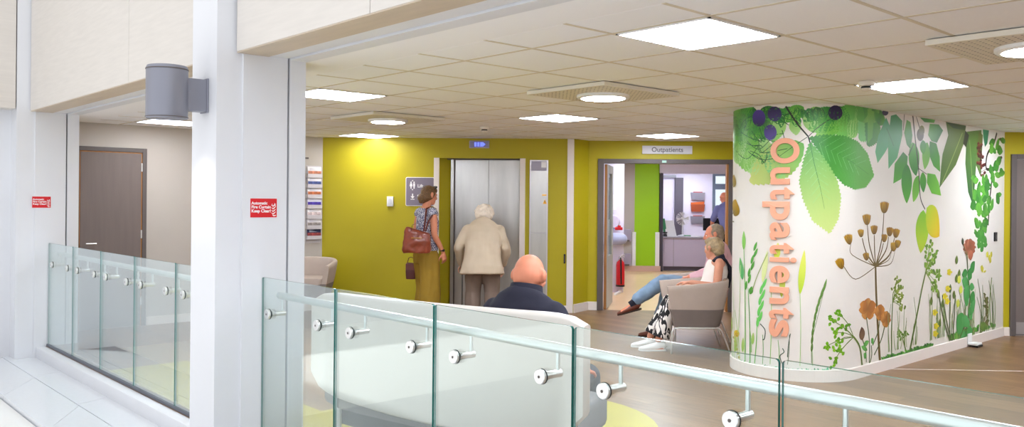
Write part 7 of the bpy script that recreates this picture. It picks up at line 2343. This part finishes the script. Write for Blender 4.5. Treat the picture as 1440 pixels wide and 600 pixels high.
MB().tube([P1(-.08, .015, .085), P1(-.05, .05, .115), P1(0, .062, .124), P1(.05, .05, .115), P1(.08, .015, .085)], [.006, .013, .009, .013, .006], 10).build('sunglasses', M['black'], t, smooth=True)
MB().lathe([(.026, -.012), (.031, -.010), (.031, .010), (.026, .012)], 20, 'z', (.20, .122, .905)).ball((.222, .128, .905), .006, .018, .018, 12, 8).build('wrist_watch', M['black'], t, smooth=True)
for k, a, d in ((1, (.09, -.01, .09), (.15, 1, 0)), (-1, (-.10, .06, .09), (-.1, 1, 0))): shoe('shoe', mat('tan_shoe', (150, 110, 80), 0.5), BR, t, a, d)
# her shoulder bag (hangs from her, a thing of its own) and the small purse
lea = mat('chestnut_leather', (122, 52, 30), 0.32, vary=0.18, vscale=12, bump=0.12, bscale=40)
bw = thing('handbag', 'chestnut brown leather tote bag hanging from the shoulder of the person in mustard trousers', 'bag', (6.155, 8.47, .885), math.radians(-44))
c = MB(); c.loft([((0, 0, 0), .165, .072, 5), ((0, 0, .03), .18, .08, 4), ((0, 0, .15), .172, .072, 4), ((0, 0, .25), .155, .045, 4), ((0.01, 0, .285), .15, .028, 4)], 32)
remeshed(c, 'bag_body', lea, bw, .008, 3, .012, 9)
MB().box(-.06, .07, -.084, -.078, .185, .193).build('zip', mat('brass_zip', (190, 140, 60), 0.3, metal=0.8), bw)
sh = Vector((6.455, 8.69, 0)); th = math.radians(-96)
def wl(v): return Matrix.Translation(sh) @ Matrix.Rotation(th, 4, 'Z') @ Vector(v)
inv = (Matrix.Translation(bw.location) @ Matrix.Rotation(math.radians(-44), 4, 'Z')).inverted()
top = inv @ wl((.135, -.01, 1.462)); topf = inv @ wl((.14, .06, 1.43)); topb = inv @ wl((.14, -.08, 1.43))
hd = mat('dark_leather_strap', (92, 36, 26), 0.4)
MB().loft([((.09, -.045, .27), .012, .005), (Vector((.10, -.05, .36)), .012, .005), (topb, .013, .005), (top, .013, .005), (topf, .012, .005), (Vector((.13, .04, .38)), .012, .005), ((.10, .03, .27), .012, .005)], 10, (.7, .7, 0)).build('strap', hd, bw, smooth=True)
MB().loft([((-.07, -.04, .27), .009, .004), ((-.05, -.05, .35), .009, .004), ((.02, -.055, .37), .009, .004), ((.06, -.04, .27), .009, .004)], 10, (0, 1, 0)).build('handle', hd, bw, smooth=True)
pu = thing('purse', 'small dark maroon purse held low behind the person in mustard trousers', 'bag', (6.375, 8.90, .52), math.radians(-48))
c = MB(); c.loft([((0, 0, 0), .062, .035, 4), ((0, 0, .10), .068, .04, 4), ((0, 0, .21), .06, .03, 4)], 24); remeshed(c, 'purse_body', mat('maroon_leather', (92, 44, 44), 0.4, vary=0.15), pu, .008, 3)
MB().box(-.06, .06, -.044, -.034, .12, .2, .004).build('flap', mat('maroon_flap', (112, 58, 56), 0.4), pu)
MB().tube([(-.05, 0, .2), (-.03, 0, .27), (0.0, 0, .285), (.03, 0, .27), (.05, 0, .2)], .005, 8).build('wrist_strap', hd, pu, smooth=True)

# ================= stooped person with a stick
sk2 = skin_mat('pale_skin', (222, 170, 146))
t = thing('person', 'stooped white-haired person seen from behind in a cream jacket, at the lift doors', 'person', (6.92, 8.12, 0), R45 + 0.03)
b = MB()
torso(b, [((0, -.02, .66), .13, .11), ((0, -.03, .80), .17, .12), ((0, 0, .93), .165, .12), ((0, .08, 1.06), .17, .115), ((0, .16, 1.17), .165, .10), ((0, .22, 1.235), .11, .075), ((0, .26, 1.265), .055, .055), ((0, .31, 1.30), .05, .05)])
P2, R2 = head(b, (0, .35, 1.345), (0, 1, -.45))
limb(b, (-.19, .16, 1.15), (-.295, .12, .93), (-.275, .30, .72), .050, .040, .026); hand(b, (-.275, .315, .705), (0, .55, -.45), (-.3, .5, 1), -1, 1.1)
limb(b, (.19, .16, 1.15), (.27, .10, .92), (.245, .25, .70), .050, .040, .026); hand(b, (.245, .26, .685), (0, .3, -1), (1, .2, 0), 1, .7)
limb(b, (.09, -.02, .72), (.10, .06, .41), (.11, .0, .10), .085, .055, .038); limb(b, (-.09, -.02, .72), (-.10, .08, .41), (-.10, .05, .10), .085, .055, .038)
foot(b, (.11, 0, .08), (.2, 1, 0)); foot(b, (-.10, .05, .08), (-.1, 1, 0))
body = remeshed(b, 'body', sk2, t, .0065, 3); face_bits(body, P2, R2, 1)
c = MB(); torso(c, [((0, -.03, .62), .185, .14), ((0, -.03, .74), .20, .145), ((0, -.01, .88), .185, .135)])
for sx, y1, y2 in ((1, .05, 0), (-1, .07, .05)): c.loft([((sx * .10, -.02, .72), .118, .13), ((sx * .112, y1 * .6, .55), .112, .12), ((sx * .118, y1, .38), .10, .108), ((sx * .122, y2, .20), .096, .10), ((sx * .122, y2, .075), .098, .104)], 20)
remeshed(c, 'trousers', mat('grey_brown_trousers', (122, 104, 92), 0.85, bump=0.1, bscale=200, vary=0.06), t, .011, 3, .010, 8, (1.5, 1.5, .5))
jk = mat('cream_linen_jacket', (196, 178, 154), 0.85, bump=0.12, bscale=220, vary=0.04, vscale=6)
c = MB(); torso(c, [((0, -.075, .615), .285, .165, 2.4), ((0, -.065, .70), .268, .165, 2.4), ((0, -.03, .82), .238, .155), ((0, .02, .95), .225, .148), ((0, .09, 1.07), .23, .142), ((0, .155, 1.165), .222, .125), ((0, .205, 1.235), .165, .10), ((0, .25, 1.28), .085, .078)])
for sx, ex, wx, wy in ((-1, .31, .285, .29), (1, .285, .255, .24)):
    limb(c, (sx * .20, .15, 1.155), (sx * ex, .105, .93), (sx * wx, wy, .735), .078, .068, .056)
remeshed(c, 'jacket', jk, t, .011, 3, .012, 6, (1, 1, .7))
c = MB(); c.loft([((0, .225, 1.245), .10, .085), ((0, .255, 1.285), .082, .075)], 20); remeshed(c, 'collar', jk, t, .009, 2)
c = MB(); c.ball(P2(0, -.025, .03), .128, .125, .112, 24, 16, R2); c.ball(P2(0, -.08, -.035), .118, .065, .065, 18, 12, R2); c.ball(P2(0, .02, .07), .10, .085, .06, 18, 12, R2)
remeshed(c, 'hair', mat('white_wavy_hair', (230, 216, 198), 0.7, vary=0.1, vscale=20, bump=0.5, bscale=50), t, .008, 2, .014, 26)
for k, a, d in ((1, (.11, 0, .09), (.2, 1, 0)), (-1, (-.10, .05, .09), (-.1, 1, 0))): shoe('shoe', mat('brown_walking_shoe', (74, 54, 42), 0.5), BR, t, a, d)
wk = thing('walking_stick', 'thin grey walking stick under the left hand of the person in the cream jacket', 'walking stick', t.matrix_basis @ Vector((-.285, .40, 0)), R45)
MB().lathe([(0.0005, 0), (.012, 0), (.012, .03), (.008, .035), (.0005, .035)], 14).build('ferrule', M['black'], wk, smooth=True)
MB().tube([(0, 0, .03), (0, 0, .66)], .010, 12).build('shaft', mat('grey_stick', (110, 106, 104), 0.4, metal=0.3), wk, smooth=True)
MB().tube([(0, 0, .655), (0, -.01, .68), (0, -.06, .69), (0, -.10, .675)], .012, 12).build('grip', mat('stick_grip', (70, 56, 46), 0.5), wk, smooth=True)

# ================= bald man on the settee
sk3 = skin_mat('ruddy_skin', (222, 142, 112))
t = thing('person', 'bald person in a navy polo shirt seated on the white settee, seen from behind', 'person', (3.12, 3.30, 0), math.atan2(.33, .945) - PI / 2)
b = MB()
torso(b, [((0, .04, .44), .17, .13), ((0, .0, .54), .17, .125), ((0, -.02, .68), .16, .12), ((0, -.03, .85), .185, .125), ((0, -.02, .965), .195, .105), ((0, -.005, 1.02), .13, .085), ((0, .01, 1.05), .070, .070), ((0, .025, 1.09), .066, .068)])
P3, R3 = head(b, (.0, .045, 1.133), (0, 1, -.2), s=1.03)
b.ball(P3(0, -.03, .0), .080, .084, .085, 20, 14, R3); b.ball(P3(.093, -.014, .0), .011, .021, .033, 12, 8, R3); b.ball(P3(-.093, -.014, .0), .011, .021, .033, 12, 8, R3); b.ball(P3(0, -.06, -.045), .062, .035, .05, 16, 10, R3)
limb(b, (.175, -.012, .935), (.29, .02, .66), (.22, .26, .60), .054, .044, .030); hand(b, (.215, .275, .60), (-.3, 1, -.1), (0, 0.1, 1), 1, .6)
limb(b, (-.175, -.012, .935), (-.28, .03, .66), (-.21, .26, .60), .054, .044, .030); hand(b, (-.205, .275, .60), (.3, 1, -.1), (0, 0.1, 1), -1, .6)
for sx in (-1, 1):
    limb(b, (sx * .10, .06, .53), (sx * .15, .50, .53), (sx * .16, .50, .10), .088, .058, .042, (1, 0, 0)); foot(b, (sx * .16, .50, .08), (sx * .2, 1, 0))
body = remeshed(b, 'body', sk3, t, .0065, 3); face_bits(body, P3, R3, 1.06)
nv = mat('navy_cotton', (38, 38, 54), 0.85, bump=0.12, bscale=240, vary=0.1)
c = MB(); torso(c, [((0, .03, .45), .195, .155), ((0, -.01, .56), .188, .15), ((0, -.03, .70), .18, .145), ((0, -.035, .85), .20, .145), ((0, -.025, .968), .214, .125), ((0, -.008, 1.03), .15, .10), ((0, .005, 1.055), .088, .088)])
for sx in (-1, 1): limb(c, (sx * .172, -.015, .935), (sx * .25, .0, .78), (sx * .285, .015, .69), .082, .074, .066)
remeshed(c, 'polo_shirt', nv, t, .010, 3, .008, 8)
c = MB(); c.loft([((0, -.004, 1.025), .108, .10), ((0, .003, 1.06), .092, .09), ((0, .010, 1.088), .086, .086)], 24, cap=False); c.loft([((0, -.004, 1.025), .098, .09), ((0, .010, 1.087), .080, .081)], 24, cap=False); c.build('collar', nv, t, smooth=True)
c = MB(); torso(c, [((0, .06, .445), .185, .14), ((0, .03, .56), .185, .145)])
for sx in (-1, 1): limb(c, (sx * .10, .06, .53), (sx * .15, .50, .53), (sx * .16, .50, .12), .10, .074, .062)
remeshed(c, 'trousers', mat('dark_grey_trousers', (62, 64, 72), 0.85, vary=0.06), t, .011, 3, .006, 8)
for sx in (-1, 1): shoe('shoe', M['black'], BR, t, (sx * .16, .50, .09), (sx * .2, 1, 0))

# ================= woman in white on the near tub chair (faces along -p)
sk4 = skin_mat('warm_skin', (214, 150, 122))
t = thing('person', 'seated person with fair hair, white sleeveless top and black and white trousers', 'person', pq(1.65, 8.90), FACE_L)
b = MB()
torso(b, [((0, .02, .50), .165, .125), ((0, -.02, .60), .160, .12), ((0, -.06, .72), .135, .105), ((0, -.085, .84), .155, .11), ((0, -.09, .925), .155, .09), ((0, -.085, .965), .11, .07), ((0, -.078, .985), .054, .054), ((0, -.065, 1.02), .05, .05)])
P4, R4 = head(b, (0.01, -.055, 1.06), (1.1, 1, -.1), s=.97)
limb(b, (-.170, -.085, .925), (-.215, -.05, .68), (-.17, .20, .72), .046, .038, .025); hand(b, (-.165, .215, .72), (.4, 1, -.1), (0, 0, 1), -1, .5)
limb(b, (.170, -.085, .925), (.215, -.05, .68), (.17, .16, .66), .046, .038, .025); hand(b, (.165, .175, .66), (-.4, 1, -.1), (0, 0, 1), 1, .5)
limb(b, (-.085, .06, .545), (-.10, .38, .50), (-.10, .52, .12), .082, .052, .036); limb(b, (.085, .06, .545), (.10, .38, .50), (.10, .58, .12), .082, .052, .036)
foot(b, (-.10, .52, .09), (-.05, 1, 0)); foot(b, (.10, .58, .09), (.05, 1, 0))
body = remeshed(b, 'body', sk4, t, .0065, 3); face_bits(body, P4, R4, .97)
c = MB(); torso(c, [((0, .01, .50), .185, .148), ((0, -.02, .60), .178, .14), ((0, -.06, .72), .155, .125), ((0, -.085, .84), .17, .126), ((0, -.09, .915), .14, .10), ((0, -.088, .95), .11, .082)])
remeshed(c, 'white_top', mat('white_jersey', (236, 228, 220), 0.8, bump=0.1, bscale=200), t, .010, 3, .006, 9)
nb = mat('navy_scarf_cotton', (30, 30, 44), 0.85)
c = MB()
c.loft([((-.10, -.03, .93), .045, .016), ((-.10, -.08, .972), .05, .016), ((-.085, -.15, .955), .065, .016), ((-.05, -.208, .88), .075, .016), ((-.02, -.222, .78), .075, .016), ((0, -.205, .66), .07, .016)], 14, (1, 0, 0))
c.loft([((.10, -.03, .93), .045, .016), ((.10, -.08, .972), .05, .016), ((.085, -.15, .955), .065, .016), ((.05, -.208, .88), .075, .016), ((.02, -.222, .78), .075, .016)], 14, (1, 0, 0))
c.loft([((-.11, -.125, .968), .032, .032), ((0, -.135, .985), .034, .036), ((.11, -.125, .968), .032, .032)], 14, (0, 1, 0))
remeshed(c, 'scarf', nb, t, .009, 2, .004, 14)
zb = bpy.data.materials.new('black_white_print'); zb.use_nodes = True; nt = zb.node_tree; bs = nt.nodes['Principled BSDF']
tc = nt.nodes.new('ShaderNodeTexCoord'); mp = nt.nodes.new('ShaderNodeMapping'); mp.inputs['Scale'].default_value = (1, 1, .45); no = nt.nodes.new('ShaderNodeTexNoise'); no.inputs['Scale'].default_value = 17; no.inputs['Detail'].default_value = 1.5; no.inputs['Distortion'].default_value = 1.2
rp = nt.nodes.new('ShaderNodeValToRGB'); rp.color_ramp.interpolation = 'CONSTANT'; rp.color_ramp.elements[0].color = lin((26, 24, 28)); rp.color_ramp.elements[1].position = .5; rp.color_ramp.elements[1].color = lin((236, 230, 224)); bs.inputs['Roughness'].default_value = .8
for a_, b_ in ((tc.outputs['Object'], mp.inputs[0]), (mp.outputs[0], no.inputs['Vector']), (no.outputs['Fac'], rp.inputs[0]), (rp.outputs[0], bs.inputs['Base Color'])): nt.links.new(a_, b_)
c = MB(); torso(c, [((0, .05, .49), .18, .13), ((0, .0, .60), .175, .145)])
for sx, ax in ((-1, .52), (1, .58)):
    limb(c, (sx * .085, .06, .55), (sx * .10, .38, .495), (sx * .10, .43, .38), .098, .074, .078); c.loft([((sx * .10, .40, .47), .07, .07), ((sx * .10, .44, .36), .078, .078), ((sx * .10, ax - .02, .14), .088, .095)], 18)
remeshed(c, 'patterned_trousers', zb, t, .010, 3, .007, 9)
c = MB(); c.ball(P4(0, -.028, .030), .086 * .97, .10, .092, 24, 16, R4); c.ball(P4(0, -.075, -.035), .068, .05, .055, 16, 12, R4); c.ball(P4(0, .03, .07), .07, .06, .045, 16, 10, R4); c.ball(P4(-.02, -.10, .02), .045, .03, .06, 14, 10, R4)
for k in (-1, 1): c.ball(P4(k * .072, .0, .01), .018, .04, .05, 12, 8, R4)
remeshed(c, 'hair', mat('ash_blonde_hair', (168, 146, 112), 0.55, vary=0.3, vscale=30, bump=0.5, bscale=50), t, .008, 2, .009, 24)
for a, d in (((-.10, .52, .10), (-.05, 1, 0)), ((.10, .58, .10), (.05, 1, 0))): shoe('shoe', mat('white_trainer', (232, 228, 226), 0.5), mat('white_sole', (240, 238, 236), 0.5), t, a, d)

# ================= man in jeans on the tub chair behind
t = thing('person', 'grey-haired seated person in pink shirt and jeans with one leg crossed', 'person', pq(1.86, 9.62), FACE_L)
b = MB()
torso(b, [((0, .02, .50), .17, .13), ((0, -.01, .62), .165, .125), ((0, -.035, .76), .155, .12), ((0, -.045, .90), .185, .12), ((0, -.04, 1.0), .185, .10), ((0, -.03, 1.045), .125, .08), ((0, -.015, 1.08), .065, .065), ((0, .0, 1.12), .06, .062)])
P5, R5 = head(b, (0, .02, 1.175), (.1, 1, -.12), s=1.02)
limb(b, (-.195, -.035, .99), (-.25, .04, .74), (-.12, .30, .70), .052, .042, .028); hand(b, (-.11, .315, .70), (.5, 1, -.05), (0, 0, 1), -1, .9)
limb(b, (.195, -.035, .99), (.25, .02, .74), (.14, .27, .68), .052, .042, .028); hand(b, (.13, .285, .68), (-.5, 1, -.05), (0, 0, 1), 1, .6)
LK = (-.08, .58, .655); LA = (-.02, .92, .40)                 # crossed leg: knee and ankle
limb(b, (-.09, .07, .56), LK, LA, .086, .056, .038); limb(b, (.09, .07, .54), (.10, .50, .54), (.09, .64, .11), .086, .056, .038)
foot(b, LA, (.05, .85, -.30)); foot(b, (.09, .64, .09), (.05, 1, 0))
body = remeshed(b, 'body', sk3, t, .0065, 3); face_bits(body, P5, R5, 1.02)
c = MB(); torso(c, [((0, .01, .50), .19, .15), ((0, -.01, .62), .185, .148), ((0, -.035, .76), .178, .145), ((0, -.045, .90), .20, .142), ((0, -.04, 1.0), .20, .12), ((0, -.03, 1.05), .135, .095), ((0, -.02, 1.075), .08, .08)])
for sx, e, w in ((-1, (-.25, .04, .74), (-.14, .26, .705)), (1, (.25, .02, .74), (.16, .23, .685))): limb(c, (sx * .19, -.038, .985), e, w, .068, .058, .045)
remeshed(c, 'pink_shirt', mat('pale_pink_cotton', (222, 176, 186), 0.85, bump=0.1, bscale=220), t, .010, 3, .008, 9)
jn = mat('blue_denim', (128, 152, 176), 0.85, bump=0.15, bscale=260, vary=0.14, vscale=9)
c = MB(); torso(c, [((0, .05, .49), .185, .14), ((0, .0, .60), .182, .15)])
LC = Vector(LK).lerp(Vector(LA), .84)
limb(c, (-.09, .07, .56), LK, LC, .102, .078, .068); limb(c, (.09, .07, .545), (.10, .50, .54), (.092, .62, .16), .102, .078, .066)
remeshed(c, 'jeans', jn, t, .010, 3, .010, 9)
so_ = mat('dark_sock', (34, 32, 44), 0.9)
MB().tube([Vector(LK).lerp(Vector(LA), .80), Vector(LA) + V3(0, .0, -.01), Vector(LA) + V3(0, .03, -.03)], [.05, .044, .042], 16).build('sock', so_, t, smooth=True)
MB().tube([(.092, .62, .18), (.09, .64, .08)], [.05, .046], 16).build('sock', so_, t, smooth=True)
bs_ = mat('brown_leather_shoe', (104, 52, 36), 0.35, vary=0.12)
shoe('shoe', bs_, BR, t, LA, (.05, .92, -.26), (0.0, .35, .9)); shoe('shoe', bs_, BR, t, (.09, .64, .10), (.05, 1, 0))
c = MB(); c.ball(P5(0, -.034, .030), .083, .094, .094, 24, 16, R5); c.ball(P5(0, -.07, -.03), .07, .045, .055, 16, 12, R5)
for k in (-1, 1): c.ball(P5(k * .076, -.01, .02), .012, .04, .045, 12, 8, R5)
remeshed(c, 'hair', mat('grey_cropped_hair', (150, 132, 112), 0.7, vary=0.25, vscale=40, bump=0.4, bscale=70), t, .008, 2, .005, 30)
ph = thing('phone', 'black mobile phone in the hand of the person in the pink shirt', 'phone', t.matrix_basis @ Vector((-.055, .40, .685)), FACE_L)
MB().hull([(-.035, -.03, -.005), (.035, -.03, -.005), (.035, .11, .03), (-.035, .11, .03)], [(-.035, -.03, .003), (.035, -.03, .003), (.035, .11, .038), (-.035, .11, .038)]).build('phone_case', M['black'], ph)
MB().hull([(-.031, -.02, .0038), (.031, -.02, .0038), (.031, .10, .036), (-.031, .10, .036)], [(-.031, -.02, .0044), (.031, -.02, .0044), (.031, .10, .0366), (-.031, .10, .0366)]).build('screen', mat('phone_screen', (40, 44, 60), 0.1), ph)

# ================= person in blue at the reception desk
t = thing('person', 'bald person in a blue-grey shirt leaning at the far reception desk', 'person', pq(3.82, 18.35), R45 + 0.25)
b = MB()
torso(b, [((0, -.05, .86), .17, .12), ((0, -.05, .98), .175, .125), ((0, 0, 1.12), .165, .12), ((0, .05, 1.28), .19, .125), ((0, .09, 1.42), .195, .105), ((0, .12, 1.48), .13, .085), ((0, .15, 1.53), .066, .066), ((0, .18, 1.58), .062, .062)])
P6, R6 = head(b, (0, .21, 1.645), (0, 1, -.35), s=1.03)
limb(b, (-.205, .09, 1.42), (-.27, .18, 1.15), (-.19, .40, 1.02), .054, .044, .03); hand(b, (-.185, .415, 1.01), (.2, 1, -.3), (0, .2, 1), -1, .5)
limb(b, (.205, .09, 1.42), (.27, .18, 1.15), (.19, .40, 1.02), .054, .044, .03); hand(b, (.185, .415, 1.01), (-.2, 1, -.3), (0, .2, 1), 1, .5)
for sx in (-1, 1): limb(b, (sx * .095, -.05, .86), (sx * .10, -.02, .48), (sx * .11, -.05, .10), .09, .06, .042); foot(b, (sx * .11, -.05, .08), (sx * .2, 1, 0))
body = remeshed(b, 'body', sk3, t, .0065, 3); face_bits(body, P6, R6, 1.03)
c = MB(); torso(c, [((0, -.06, .86), .20, .15), ((0, -.05, .98), .20, .15), ((0, 0, 1.12), .19, .148), ((0, .05, 1.28), .208, .148), ((0, .09, 1.42), .21, .125), ((0, .12, 1.49), .145, .10), ((0, .14, 1.53), .08, .08)])
for sx in (-1, 1): limb(c, (sx * .20, .09, 1.415), (sx * .25, .14, 1.24), (sx * .262, .17, 1.17), .074, .066, .062)
remeshed(c, 'blue_shirt', mat('slate_blue_shirt', (118, 122, 174), 0.85, vary=0.05), t, .010, 3, .008, 8)
c = MB(); torso(c, [((0, -.05, .80), .175, .13), ((0, -.05, .95), .18, .135)])
for sx in (-1, 1): limb(c, (sx * .095, -.05, .86), (sx * .10, -.02, .48), (sx * .11, -.05, .10), .105, .08, .07)
remeshed(c, 'trousers', mat('black_trousers', (40, 40, 48), 0.85), t, .011, 3, .006, 8)
for sx in (-1, 1): shoe('shoe', M['black'], BR, t, (sx * .11, -.05, .09), (sx * .2, 1, 0))
